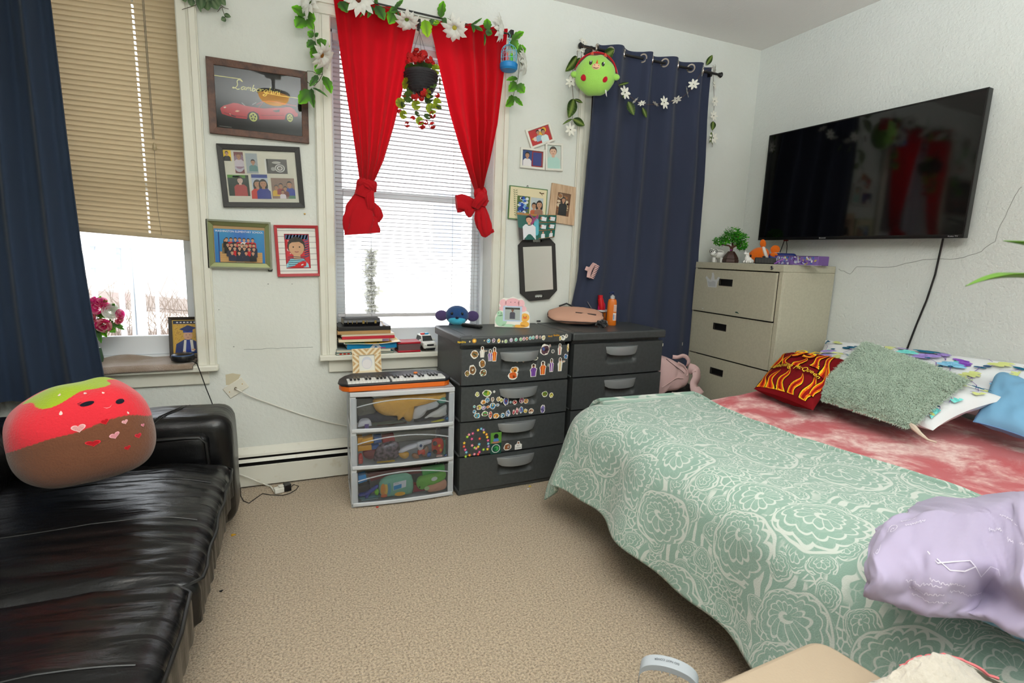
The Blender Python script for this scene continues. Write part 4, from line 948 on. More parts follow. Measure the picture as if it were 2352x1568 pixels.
# ================================================================== outside
M_RAIL = mat('white_rail_paint', (186, 191, 198), .6)
OY = D+1.5
t = thing('porch_railing', 'white porch railing and sign board outside the left window', 'railing', atY(280, 700, OY))
def stick(nm, a, b, w, dpt=.036):
    A, B = atY(*a, OY), atY(*b, OY); d = (B-A); L = d.length; f = F(A, d, (0, 1, 0)); G().box(f, 0, L, -dpt/2, dpt/2, -w/2, w/2).build(nm, M_RAIL, t, bevel=.004)
stick('rail', (120, 552), (318, 566), .045, .05); stick('baluster', (213, 560), (224, 800), .03); stick('baluster', (272, 562), (288, 800), .03); stick('baluster', (300, 563), (312, 800), .025); stick('post', (313, 560), (336, 860), .055, .06); q_ = atY(336, 860, OY); G().box(F(V(q_.x, q_.y, 0)), -.03, .03, -.03, .03, -.6, q_.z).build('post', M_RAIL, t); stick('baluster', (353, 545), (370, 860), .02)
g = G(); p = [atY(x, y, OY-.04) for x, y in ((150, 616), (276, 614), (274, 585), (246, 583), (215, 574), (190, 582), (150, 586))]; g.add(p+[q+V(0, .03, 0) for q in p], [tuple(range(7)), tuple(range(7, 14))[::-1]]+[(i, (i+1) % 7, 7+(i+1) % 7, 7+i) for i in range(7)]); g.build('sign_board', M_RAIL, t)
t = thing('garden_wall', 'low grey garden wall with two rails beyond the porch railing', 'wall', atY(300, 720, D+5))
for a, b, w in (((100, 668), (440, 700), .16), ((100, 690), (440, 716), .05), ((100, 770), (440, 800), .4)):
    A, B = atY(*a, D+5), atY(*b, D+5); f = F(A, B-A, (0, 1, 0)); G().box(f, -.5, (B-A).length+.5, -.1, .1, -w/2, w/2).build('course', mat('garden_stone', (150, 140, 134), .9), t)
g = G(); rb_ = random.Random(5)
for k in range(120):
    x, y = rb_.uniform(190, 440), rb_.uniform(720, 800); p = atY(x, y, D+4.2); p.z = -.6; pts = [p]; p = p+V(0, 0, .45); pts.append(p)
    for i in range(6): p = p+V(rb_.gauss(0, .07), rb_.gauss(0, .05), rb_.uniform(.08, .22)); pts.append(p)
    g.tube(pts, [.007-.0006*i for i in range(8)], 3)
g.build('bare_shrub', mat('bare_twig', (120, 106, 96), .9), None, kind='stuff', label='bare brown twiggy shrubs outside beyond the porch railing', category='shrub')
t = thing('house', 'pale sunlit clapboard house across the yard outside the windows', 'house', (3, 15, -.6))
G().box(WORLD, -11, -3.2, 14, 18, -.6, 2.2).build('wall', mat('tan_clapboard', (222, 212, 202), .9), t); G().box(WORLD, 2.2, 9, 13, 18, -.6, 5.5).build('wall', mat('white_clapboard', (222, 220, 222), .9), t)
for x in (3.1, 5.2, 7.2):
    w_ = G().box(WORLD, x, x+.9, 12.94, 13.0, 1.2, 2.9).build('window', M_WHITE, t); G().box(WORLD, x+.1, x+.8, 12.92, 12.94, 1.3, 2.8).build('pane', mat('far_pane', (150, 160, 176), .2), w_)
t = thing('utility_post', 'ivy wrapped post outside the middle window', 'post', atY(848, 640, D+6))
g = G(); g.tube([atY(846, 780, D+6), atY(842, 300, D+6)], .10, 10); g.build('post', mat('grey_post', (188, 190, 194), .9), t)
for yy, s in ((600, 1), (650, 1.2), (700, 1.1)):
    g = G()
    for k in range(60):
        c = atY(852+rb_.gauss(0, 6), yy+rb_.uniform(-28, 28), D+5.9); d = V(rb_.gauss(0, 1), rb_.gauss(0, 1), rb_.gauss(0, 1)).normalized(); u = d.orthogonal(); petal_ring(g, F(c, u, d.cross(u), d), 3, 0, .06*s, .05, 0, (150, 150, 140))
    g.build('ivy', M_LEAF, t, recalc=False, kind='stuff')
# ================================================================== pictures on the window wall
def zm(x0, y0, s): return lambda x, y: (x0+x/s, y0+y/s)
def local(f, plane, d):
    """pixel -> the frame's own two coordinates"""
    def fn(q): p = plane(*q, d)-f.o; return (p.dot(f.u), p.dot(f.v))
    return fn
class Pic:
    def __init__(s, label, c, border, depth, m, z, cat='picture frame', name='framed_picture', group=None, bevel=.002, inner=None, out=.0, back=(235, 232, 222), d=None):
        s.f, s.w, s.h = quad(*[z(*q) if z else q for q in c], BK, out)
        s.t = thing(name, label, cat, s.f(s.w/2, s.h/2, 0), group); s.z = z; s.L = local(s.f, BK, out+(depth if d is None else d))
        g = G(); ring(g, s.f, s.w, s.h, border, .001, depth, inner_z=inner if inner is not None else depth*.8); g.build('frame', m, s.t, bevel=bevel, smooth=False)
        s.b, s.dep = border, depth
        G().box(s.f, border*.6, s.w-border*.6, border*.6, s.h-border*.6, .001, depth*.38).build('mat_board', mat('board_%d_%d_%d' % back, back, .8), s.t, smooth=False)
        s.z0 = depth*.38+.0004
    def q(s, *pts): return [s.L(s.z(*p)) for p in pts]
    def box(s, a, b): (x0, y0), (x1, y1) = s.q(a, b); return min(x0, x1), min(y0, y1), max(x0, x1), max(y0, y1)
    def glass(s, m=None): G().box(s.f, s.b*.7, s.w-s.b*.7, s.b*.7, s.h-s.b*.7, s.dep*.62, s.dep*.66).build('glass', m or M_PGLASS, s.t, smooth=False)
def pic(par, f, box, bg, people=(), name='photo', z=.001, extra=None, m=None, step=.00016):
    x0, y0, x1, y1 = box; k = y1-y0; A = (x1-x0)/k
    pr = Print(lambda a, b, c: f(x0+a*k, y0+b*k, c), z, step)
    if isinstance(bg, tuple): pr.rect(0, 0, A, 1, bg)
    else: bg(pr, A)
    pr.up()
    if extra: extra(pr, A); pr.up()
    for p in people:
        pr.person(p[0]*A, p[1], p[2], **p[3])
    return pr.build(name, m or GLOSSY_PRINT, par, smooth=False, recalc=False)
def splodge(cols, n, seed, r=.12):
    def fn(pr, A):
        rn = random.Random(seed)
        for i in range(n):
            rr = r*rn.uniform(.4, 1); pr.circ(rn.uniform(rr, A-rr), rn.uniform(rr, 1-rr), rr, rr*rn.uniform(.6, 1), cols[rn.randrange(len(cols))], 9)
            if i % 3 == 2: pr.up()
    return fn
SK = dict(skin=(205, 158, 126)); SK2 = dict(skin=(186, 138, 108))
M_WOODF = mat('walnut_frame', (98, 62, 44), .45, var=(9, (66, 40, 30), .4, .65), stretch=(3, 3, 3), bump=(60, .15))
M_BLKF = mat('black_frame', (44, 43, 42), .5, bump=(200, .15))
# --- the car poster
Z3 = zm(400, 0, 4.126)
P = Pic('walnut framed black poster of a red sports car with yellow script lettering', ((297, 540), (1262, 690), (1278, 1365), (345, 1268)), .034, .022, M_WOODF, Z3, back=(26, 26, 28), d=.012)
pr = Print(P.f, P.z0, .00018); rd, yl = (196, 30, 44), (232, 226, 128)
body = [(435, 1030), (440, 1018), (470, 998), (520, 985), (560, 973), (600, 977), (650, 992), (690, 1003), (760, 1012), (800, 1021), (850, 1026), (940, 1020), (1040, 1018), (1060, 1012), (1100, 1014), (1140, 1036), (1152, 1058), (1172, 1076), (1170, 1103), (1140, 1106), (1128, 1088), (1098, 1070), (1062, 1086), (1046, 1132), (806, 1130), (796, 1076), (750, 1052), (704, 1074), (688, 1126), (590, 1116), (500, 1092), (452, 1076)]
pr.poly(P.q(*body), rd); pr.up()
pr.poly(P.q((690, 1003), (770, 984), (830, 962), (900, 955), (985, 966), (1045, 990), (1065, 1013), (940, 1020), (850, 1026), (800, 1021)), (44, 26, 30)); pr.poly(P.q((1015, 972), (1160, 998), (1156, 1008), (1040, 992)), (150, 26, 38))
pr.up(); pr.line(P.q((780, 990), (832, 962), (900, 955), (985, 966), (1050, 992)), .004, (150, 34, 44)); pr.line(P.q((640, 972), (672, 1000)), .002, (150, 150, 150)); pr.line(P.q((740, 990), (778, 970)), .002, (150, 150, 150)); pr.line(P.q((800, 1021), (826, 990), (845, 962)), .003, (150, 34, 44))
pr.poly(P.q((930, 1048), (1000, 1036), (998, 1060), (962, 1062)), (52, 18, 24)); pr.line(P.q((470, 1062), (560, 1092), (690, 1108)), .003, (120, 16, 28)); pr.line(P.q((820, 1090), (1040, 1092)), .003, (150, 20, 34))
pr.poly(P.q((466, 1016), (482, 1008), (494, 1014), (480, 1024)), (240, 220, 200)); pr.poly(P.q((574, 1052), (596, 1042), (622, 1050), (598, 1060)), (240, 190, 150)); pr.poly(P.q((524, 1072), (534, 1076), (536, 1088), (526, 1084)), (240, 210, 160)); pr.line(P.q((540, 1092), (586, 1106)), .004, (40, 14, 18))
for (cx, cy, rx, ry, hx_, hy_) in ((750, 1108, 56, 55, 38, 44), (1097, 1116, 44, 48, 27, 38)):
    (ax, ay), (bx_, by) = P.q((cx, cy), (cx+rx, cy)); k = (bx_-ax)/rx
    pr.circ(ax, ay, rx*k, ry*k, (16, 16, 17), 24); pr.up(); pr.circ(ax, ay, hx_*k, hy_*k, (214, 220, 112), 24); pr.up(); pr.circ(ax, ay, hx_*k*.86, hy_*k*.86, (186, 194, 96), 24); pr.up()
    for j in range(5):
        a = 2*PI*j/5+.3; pr.circ(ax+hx_*k*.52*math.cos(a), ay+hy_*k*.52*math.sin(a), hx_*k*.20, hy_*k*.2, (30, 32, 28), 10)
pr.up()
LET = {'L': ([[(1.1, 2.5), (.8, 2.95), (.35, 2.85), (.28, 2.3), (.5, 1.4), (.35, .5), (0, .12), (-.25, .2), (-.1, .42), (.3, .2), (.7, -.05), (1.1, .15)]], 1.25),
       'a': ([[(.78, .85), (.42, 1), (.06, .5), (.25, .02), (.6, .35), (.8, .98), (.74, .25), (.98, .1)]], 1.02), 'm': ([[(.02, .95), (.08, 0), (.12, .6), (.36, 1), (.46, .7), (.43, 0), (.48, .6), (.72, 1), (.82, .7), (.8, .12), (1.02, .15)]], 1.08),
       'b': ([[(.12, 2), (.06, .25), (.3, 0), (.62, .45), (.42, .95), (.1, .65)]], .80), 'o': ([[(.4, 1), (.08, .7), (.1, .2), (.4, 0), (.7, .3), (.68, .8), (.4, 1), (.8, .95)]], .82), 'r': ([[(.05, 1), (.06, 0), (.1, .55), (.34, 1), (.55, .85)]], .6),
       'g': ([[(.75, .85), (.4, 1), (.06, .5), (.28, .02), (.7, .4), (.78, 1), (.72, -.6), (.4, -1.05), (.05, -.8), (.5, -.3), (.95, .1)]], .95), 'h': ([[(.15, 2), (.06, 0), (.14, .6), (.42, 1), (.58, .7), (.54, .1), (.78, .15)]], .85),
       'i': ([[(.08, .95), (.06, .2), (.26, .12)], [(.12, 1.38), (.14, 1.5)]], .38), 'n': ([[(.03, .95), (.05, 0), (.12, .6), (.42, 1), (.54, .7), (.52, .12), (.72, .15)]], .8)}
def script(pr, s, x, y, xh, width, wt, col, shear=.28, slope=0):
    tot = sum(LET[c][1] for c in s); k = width/tot; cx = 0
    for c in s:
        for st in LET[c][0]:
            pts = []
            for i in range(len(st)-1):      # smooth the skeleton
                p0, p1, p2, p3 = st[max(0, i-1)], st[i], st[i+1], st[min(len(st)-1, i+2)]
                for t in (0, .33, .66):
                    pts.append(tuple(.5*((2*p1[j]) + (-p0[j]+p2[j])*t + (2*p0[j]-5*p1[j]+4*p2[j]-p3[j])*t*t + (-p0[j]+3*p1[j]-3*p2[j]+p3[j])*t**3) for j in (0, 1)))
            pts.append(st[-1]); pr.line([(x+(cx+a)*k+b*xh*shear, y+b*xh) for a, b in pts], wt, col)
        cx += LET[c][1]
(ax, ay), (bx_, by), (cx_, cy_) = P.q((556, 838), (1012, 882), (640, 795))
script(pr, 'Lamborghini', ax+.004, (ay+by)/2-.004, .0155, bx_-ax-.006, .0036, yl)
a, b, c, d = P.q((372, 711), (628, 748), (1014, 882), (1198, 908)); pr.line([a, (b[0], a[1]), (b[0]+.01, a[1]-.012)], .0036, yl); pr.line([(c[0], ay-.004), (d[0], ay-.004)], .0036, yl); pr.line([(c[0]-.075, by-.010), (c[0], ay-.004)], .003, yl)
(ax, ay), (bx_, by) = P.q((428, 1190), (545, 1206)); pr.line([(ax+(bx_-ax)*i/24, (ay+by)/2+.0012*math.sin(i*2.1)) for i in range(25)], .0014, (170, 168, 160))
pr.build('printed_poster', PRINT, P.t, smooth=False, recalc=False); P.glass()
# --- black collage frame
Z4 = zm(450, 320, 4.7515)
P = Pic('black frame holding a collage of seven family snapshots on a cream mat', ((225, 50), (1135, 90), (1187, 747), (303, 742)), .027, .020, M_BLKF, Z4, back=(226, 224, 208), d=.008)
def ultr(pr, A):
    pr.rect(0, 0, A, 1, (70, 66, 62)); pr.up(); pr.rect(0, 0, .1, 1, (235, 235, 230)); pr.rect(.14, 0, .2, 1, (30, 30, 30)); pr.up()
    for i, r in enumerate((.28, .22, .16, .1)): pr.circ(A*.66, .38, r*1.2, r, ((220, 220, 215), (90, 86, 82), (230, 230, 226), (120, 116, 110))[i], 16); pr.up()
    pr.circ(A*.52, .76, .3, .09, (190, 190, 184), 12); pr.circ(A*.36, .32, .16, .14, (170, 170, 165), 10)
for a, b, bg_, pp, ex in (((283, 115), (390, 236), (246, 206, 40), [(.5, 0, .9, dict(shirt=(40, 40, 42), **SK))], None), ((408, 135), (535, 372), (120, 60, 66), [(.5, .32, .62, dict(shirt=(214, 204, 214), hair=(120, 70, 60), **SK2))], splodge([(200, 196, 210), (150, 120, 140)], 14, 2, .22)), ((535, 150), (685, 372), (168, 178, 184), [(.6, .1, .6, dict(shirt=(96, 140, 140), **SK2))], None),
                         ((745, 212), (1003, 378), ultr, [], None), ((340, 385), (595, 618), (44, 58, 52), [(.58, 0, .92, dict(shirt=(184, 70, 72), skin=(226, 196, 180), hair=(60, 50, 46), head=.36))], lambda pr, A: (pr.rect(0, .86, A*.85, 1, (90, 150, 60)), pr.rect(A*.25, .88, A*.6, .96, (40, 140, 200)))), ((600, 380), (803, 650), (190, 200, 216), [(.34, 0, .78, dict(shirt=(206, 50, 40), long=True, **SK2)), (.70, 0, .80, dict(shirt=(40, 54, 150), long=True, **SK2))], lambda pr, A: pr.rect(0, .86, A, 1, (50, 70, 150))), ((815, 420), (1090, 648), (146, 118, 104), [(.2, .12, .55, dict(shirt=(220, 180, 60), **SK2)), (.40, .2, .55, dict(shirt=(150, 60, 60), **SK2)), (.78, .15, .7, dict(shirt=(40, 60, 160), **SK2)), (.58, .1, .5, dict(shirt=(120, 60, 60), **SK2)), (.46, 0, .42, dict(shirt=(230, 220, 226), **SK2))], lambda pr, A: pr.rect(A*.7, 0, A, .3, (80, 130, 104)))):
    pic(P.t, P.f, P.box(a, b), bg_, pp, z=P.z0, extra=ex)
P.glass()
# --- olive framed class photograph
P = Pic('olive framed class photograph with a school name across the top', ((113, 870), (818, 905), (832, 1418), (140, 1400)), .031, .024, mat('olive_silver_frame', (134, 140, 96), .32, metal=.45), Z4, inner=.012, back=(176, 146, 104), d=.010)
g = G(); ring(g, P.f, P.w, P.h, .009, .001, .026); g.build('outer_lip', mat('pewter_frame', (132, 134, 118), .35, metal=.5), P.t, smooth=False)
def klass(pr, A):
    pr.grad(0, 0, A, 1, lambda u, v: (38+20*v, 104+26*v+14*math.sin(u*9), 180+14*v), 8, 8); pr.up(); pr.rect(.13, 0, A-.07, .34, (196, 152, 96)); pr.rect(.1, 0, .13, .9, (20, 60, 130)); pr.up()
    for i in range(5): pr.line([(.13, .05+.06*i), (A-.07, .06+.055*i)], .006, (160, 118, 70))
    pr.up(); pr.rect(.13, .02, A-.07, .035, (40, 40, 60)); pr.rect(A*.42, .01, A*.58, .05, (200, 180, 150))
rn = random.Random(3); ppl = []
for row, (y, n, x0, x1) in enumerate(((.46, 7, .24, .76), (.30, 8, .26, .78), (.20, 6, .30, .78), (.07, 4, .34, .76))):
    for i in range(n):
        ppl.append((x0+(x1-x0)*i/(n-1), y+rn.uniform(-.01, .01), .30, dict(shirt=[(26, 28, 36), (30, 34, 60), (24, 24, 26), (226, 222, 216), (40, 44, 70), (26, 28, 34), (34, 38, 60), (196, 34, 44)][rn.randrange(8)], skin=(198, 150, 122), head=.36)))
ppl.insert(0, (.215, .28, .44, dict(shirt=(120, 100, 70), long=True, head=.25, **SK2)))
bx_ = P.box((193, 970), (757, 1362)); pic(P.t, P.f, bx_, klass, ppl, z=P.z0, step=.00006)
pr = Print(P.f, P.z0+.005); pr.text('WASHINGTON ELEMENTARY SCHOOL', (bx_[0]+bx_[2])/2, bx_[3]-.0165, .0105, (240, 244, 248), w=(bx_[2]-bx_[0])*.95, mid=True); pr.build('printed_title', PRINT, P.t, smooth=False, recalc=False, kind='stuff')
g = G(); p_ = P.f(P.w*.965, -.004, .006); g.tube([p_+V(-.01, 0, .006), p_+V(-.008, 0, -.006), p_+V(.008, 0, -.006), p_+V(.01, 0, .006)], .003, 6); g.build('turn_button', M_BLKF, P.t)
# --- red framed baby photograph
P = Pic('red framed photograph of a baby on a white ruled mat', ((850, 935), (1333, 940), (1362, 1490), (890, 1497)), .0155, .020, mat('red_frame', (178, 46, 52), .5), Z4, back=(232, 230, 224), d=.008)
pr = Print(P.f, P.z0)
for i in range(8): y = P.h*(.11+.112*i); pr.line([(.014, y), (P.w-.014, y)], .0018, (60, 60, 62))
pr.up(); x0, y0, x1, y1 = P.box((960, 1030), (1255, 1405)); pr.rect(x0, y0, x1, y1, (160, 24, 40)); pr.build('ruled_mat', PRINT, P.t, smooth=False, recalc=False)
def baby(pr, A):
    pr.rect(0, 0, A, 1, (200, 40, 52)); pr.up()
    rn = random.Random(8)
    for i in range(40): pr.circ(rn.uniform(.03, A-.03), rn.uniform(.4, .86), .018, None, (230, 190, 190), 7)
    for i in range(12):
        x = A*i/11; pr.poly([(x-.03, .86), (x, .86), (x-.03, 1), (x-.06, 1)], (230, 236, 240)) if .06 < x < A else None
    for i in range(10): y = .3+.07*i; pr.poly([(A-.13, y), (A, y+.05), (A, y+.085), (A-.13, y+.035)], (52, 70, 110))
    pr.up(); pr.rect(0, .86, A, 1, (70, 92, 130))
    for i in range(9):
        x = .02+.09*i
        if x+.09 < A: pr.poly([(x, .86), (x+.04, .86), (x+.09, 1), (x+.05, 1)], (226, 232, 238))
def babytop(pr, A):
    for i in range(6): pr.line([(A*.03+.02*(i % 2), .03+.058*i), (A*.3, .045+.058*i), (A*.6, .03+.058*i), (A*.82, .04+.058*i)], .016, (26, 60, 84))
    pr.up(); pr.poly([(.02, 0), (A*.3, .04), (A*.52, .15), (A*.72, .2), (A*.86, .18), (A*.84, .06), (A*.7, 0)], (206, 24, 34)); pr.up(); pr.line([(A*.62, .07), (A*.72, .1)], .03, (236, 236, 236))
pic(P.t, P.f, (x0+.005, y0+.005, x1-.005, y1-.005), baby, [(.46, .0, .92, dict(shirt=(150, 208, 224), skin=(206, 160, 124), hair=(46, 38, 34), w=1.05, head=.62))], z=P.z0+.0006)
pic(P.t, P.f, (x0+.005, y0+.005, x1-.005, y1-.005), lambda pr, A: babytop(pr, A), [], name='photo_shirt', z=P.z0+.003)
# --- white triple frame
Z7 = zm(1140, 60, 4.6118)
wht = mat('white_frame', (228, 226, 216), .45)
f0, w0, h0 = quad(*[Z7(*q) for q in ((252, 1015), (700, 1015), (690, 1540), (245, 1500))], BK)
T3 = thing('framed_picture', 'white three-part picture frame, its topmost photo tilted', 'picture frame', f0(w0/2, h0/2, 0))
for c, ib, bg_, pp, ex in ((((290, 1105), (552, 1015), (615, 1215), (370, 1305)), ((345, 1115), (545, 1045), (588, 1190), (390, 1270)), (190, 46, 48), [(.44, .16, .74, dict(shirt=(150, 180, 200), **SK2)), (.68, 0, .86, dict(shirt=(214, 230, 232), **SK2))], splodge([(224, 170, 40), (196, 44, 40), (226, 200, 190)], 12, 4, .2)), (((252, 1283), (512, 1312), (503, 1527), (245, 1500)), ((283, 1310), (497, 1330), (490, 1490), (277, 1470)), (40, 70, 130), [(.24, 0, .9, dict(shirt=(230, 226, 228), **SK2))], lambda pr, A: (pr.rect(A*.47, 0, A, 1, (150, 40, 44)), pr.up(), pr.rect(A*.52, .08, A*.94, .92, (50, 60, 130)), pr.up(), splodge([(60, 110, 190), (120, 60, 130), (160, 170, 200)], 12, 5, .2)(Print(lambda a, b, c: pr.F(a*.6+A*.52, b, pr.z), 0), 1) if 0 else None)), (((520, 1238), (704, 1246), (690, 1540), (503, 1527)), ((540, 1255), (675, 1268), (660, 1505), (533, 1490)), (198, 208, 200), [(.45, 0, .95, dict(shirt=(176, 214, 204), skin=(216, 174, 148), hair=(76, 64, 56), w=1.1))], None)):
    f, w, h = quad(*[Z7(*q) for q in c], BK); g = G(); ring(g, f, w, h, .014, .001, .016); g.box(f, .008, w-.008, .008, h-.008, .001, .006); g.build('frame', wht, T3, bevel=.002, smooth=False)
    fi, wi, hi_ = quad(*[Z7(*q) for q in ib], BK); fi = F(V(fi.o.x, f.o.y, fi.o.z), f.u, f.v, f.w); pic(T3, f, (.0145, .0145, w-.0145, h-.0145), bg_, pp, z=.0065, extra=ex)
# --- green edged frame with two openings
Z8 = zm(1140, 400, 4.126)
P = Pic('green edged cream picture frame with a leaf sprig and a dragonfly, two photos', ((120, 107), (475, 145), (463, 458), (105, 420)), .006, .016, mat('green_edge', (92, 134, 84), .5), Z8, inner=.015, back=(226, 214, 176), d=.012)
G().box(P.f, .004, P.w-.004, .004, P.h-.004, .006, .0135).build('face_board', mat('cream_board', (228, 216, 178), .6), P.t, smooth=False)
pr = Print(P.f, .0138)
st = P.q((188, 390), (184, 340), (178, 270), (176, 200), (180, 155)); pr.line(st, .0012, (96, 112, 70)); pr.up()
for i in range(13):
    t = i/12; x, y = st[0][0]+(st[-1][0]-st[0][0])*t, st[0][1]+(st[-1][1]-st[0][1])*t
    for s in (-1, 1): pr.circ(x+s*.0085, y+.003, .0075, .0024, (110, 122, 84), 8, s*.35)
(dx, dy), = P.q((428, 190)); pr.up(); pr.circ(dx, dy, .014, .0016, (120, 76, 50), 8, -.9)
for a in (.3, 2.6, .05, 2.9): pr.circ(dx+.009*math.cos(a), dy+.004+.006*math.sin(a), .010, .0028, (150, 112, 80), 8, a)
pr.build('painted_motif', PRINT, P.t, smooth=False, recalc=False)
for a, b, bg_, pp, ex in (((198, 200), (308, 392), (88, 110, 60), [], splodge([(40, 80, 180), (30, 60, 150), (120, 170, 220), (220, 226, 230)], 40, 7, .14)), ((328, 218), (434, 400), (188, 198, 200), [(.28, .0, .72, dict(shirt=(190, 96, 60), head=.5, **SK2)), (.70, .0, .86, dict(shirt=(150, 110, 90), long=True, head=.5, **SK2))], None)):
    b4 = P.box(a, b); g = G(); ring(g, P.f.sub(b4[0]-.003, b4[1]-.003), b4[2]-b4[0]+.006, b4[3]-b4[1]+.006, .003, .0136, .0152); g.build('opening_rim', mat('cream_board', ()), P.t, smooth=False); pic(P.t, P.f, b4, bg_, pp, z=.0139, extra=ex)
g = G(); p_ = P.f(P.w*.47, P.h+.006, .004); g.tube([p_+V(-.006, 0, -.006), p_+V(-.003, 0, .004), p_+V(.003, 0, .004), p_+V(.006, 0, -.006)], .0016, 5); g.ell(F(p_+V(0, -.004, .004)), (0, 0, 0), (.003, .003, .003), 8, 5); g.build('hanger', M_BLKF, P.t)
# --- pale wood frame
P = Pic('pale wood picture frame leaning right with a small dark photo', ((525, 85), (777, 130), (727, 490), (475, 446)), .052, .016, mat('pale_wood', (212, 182, 150), .55, var=(5, (190, 156, 124), .4, .65), stretch=(14, 14, 1.2)), Z8, back=(60, 44, 36), d=.01)
P.f.o = P.f.o+V(0, 0, 0); bb = (.048, .050, P.w-.048, P.h-.050)
pic(P.t, P.f, bb, (110, 76, 52), [(.5, .04, .78, dict(shirt=(22, 22, 24), long=True, head=.3, **SK2))], z=.0066, extra=splodge([(150, 100, 60), (196, 170, 130), (80, 50, 36), (210, 190, 160)], 30, 9, .12))
# --- loose sheet of school prints, curling
cs = [Z8(*q) for q in ((195, 360), (572, 385), (543, 598), (212, 622))]
c4 = [BK(*q, .030) for q in cs]
def sheetf(a, b, c): 
    u, v = a/1.55, b
    p = c4[3].lerp(c4[2], u).lerp(c4[0].lerp(c4[1], u), v); return p+V(0, -.016*math.sin(PI*u)-.010*(1-v)-c, -.006*math.sin(PI*u))
g = G(); g.grid(lambda u, v: sheetf(u*1.55, v, -.0006), 16, 12); SH = g.build('photo_sheet', mat('photo_paper', (232, 230, 226), .4), None, recalc=False, ang=180, label='curled sheet of school portraits stuck above the black mirror', category='photo')
pr = Print(sheetf, .0008, .00012); pr.rings = 3; pr.grad(0, 0, 1.55, 1, lambda u, v: (20, 92, 84) if v < .93 else (176, 122, 60), 20, 20); pr.up()
pr.poly([(.0, 0), (.24, 0), (.24, .4), (.0, .46)], (60, 52, 52)); pr.poly([(.5, .55), (.78, .55), (.78, 1), (.44, 1)], (150, 60, 110)); pr.circ(.72, .5, .12, .35, (90, 180, 196), 12); pr.up()
pr.person(.42, .0, .92, shirt=(226, 228, 234), skin=(214, 160, 130), head=.32); pr.up()
for i in range(2):
    for j in range(3):
        x0, y0 = .80+.37*i, .02+.325*j; pr.rect(x0, y0, x0+.36, y0+.315, (24, 96, 84)); pr.rect(x0, y0, x0+.36, y0+.03, (150, 100, 50)); pr.up(1)
        if j == 0: pr.person(x0+.19, y0+.02, .29, shirt=(226, 228, 234), skin=(214, 160, 130), head=.34)
        else: pr.poly([(x0+.10, y0+.09), (x0+.30, y0+.06), (x0+.32, y0+.22), (x0+.12, y0+.25)], (226, 228, 234)); pr.up(); pr.circ(x0+.08, y0+.18, .05, .06, (200, 150, 120), 10); pr.up(); pr.circ(x0+.05, y0+.2, .03, .06, (36, 28, 26), 10)
pr.build('school_prints', GLOSSY_PRINT, SH, smooth=False, recalc=False)
# --- black barber's mirror with two hand holes
ol = [Z8(*q) for q in ((285, 592), (490, 588), (558, 660), (575, 1100), (500, 1183), (320, 1202), (230, 1130), (210, 672))]
f, w, h = quad(*[Z8(*q) for q in ((220, 588), (548, 588), (585, 1190), (222, 1202))], BK, .004); L_ = local(f, BK, .018); pol = [L_(q) for q in ol]
MR = thing('hand_mirror', "black octagonal hairdresser's mirror with a hand hole at each end", 'mirror', f(w/2, h/2, 0))
def inset(poly, k): cx, cy = sum(p[0] for p in poly)/len(poly), sum(p[1] for p in poly)/len(poly); return [(cx+(x-cx)*k, cy+(y-cy)*k) for x, y in poly]
holes = []
for c in ((387, 630), (405, 1152)):
    cx, cy = L_(Z8(*c)); hw, hh = .0305, .0105; holes.append([(cx-hw, cy+hh*.4), (cx-hw*.7, cy+hh), (cx+hw*.7, cy+hh), (cx+hw, cy+hh*.4), (cx+hw, cy-hh*.6), (cx+hw*.66, cy-hh*1.1), (cx+hw*.33, cy-hh*.7), (cx, cy-hh*1.1), (cx-hw*.33, cy-hh*.7), (cx-hw*.66, cy-hh*1.1), (cx-hw, cy-hh*.6)])
bm = bmesh.new(); eds = []
for lp in [pol]+holes:
    vs = [bm.verts.new(f(x, y, .016)) for x, y in lp]; eds += [bm.edges.new((vs[i], vs[(i+1) % len(vs)])) for i in range(len(vs))]
r = bmesh.ops.triangle_fill(bm, use_beauty=True, edges=eds); tops = [q for q in r['geom'] if isinstance(q, bmesh.types.BMFace)]
ex = bmesh.ops.extrude_face_region(bm, geom=tops); bmesh.ops.translate(bm, vec=-f.w*.014, verts=[q for q in ex['geom'] if isinstance(q, bmesh.types.BMVert)])
bm.verts.index_update(); g = G(); g.add([v.co.copy() for v in bm.verts], [tuple(v.index for v in q.verts) for q in bm.faces]); bm.free()
g.build('frame', mat('black_foam', (44, 42, 41), .7, bump=(300, .2)), MR, smooth=False)
gl = [L_(Z8(*q)) for q in ((250, 690), (522, 680), (537, 1090), (272, 1112))]
G().prism(f, gl, .0165, .0172).build('mirror_glass', mat('silvered_glass', (205, 202, 198), .08, 1), MR, smooth=False)
# wall marks: nails and small scars
g = G(); q = BK(700, 491, .003); g.ell(F(q), (0, 0, 0), (.005, .004, .005), 10, 6); g.build('brass_nail', mat('brass', (220, 180, 110), .3, 1), None, label='brass nail head in the wall right of the collage frame', category='nail')
for i, (x, y) in enumerate(((503, 711), (616, 652), (671, 652), (537, 796), (640, 318))): G().ell(F(BK(x, y, .0)), (0, 0, 0), (.004, .0015, .002+.001*(i % 2)), 8, 4).build(f'trim_{20+i}', M_CRACK, None, kind='structure', origin=(0, 0, 0))
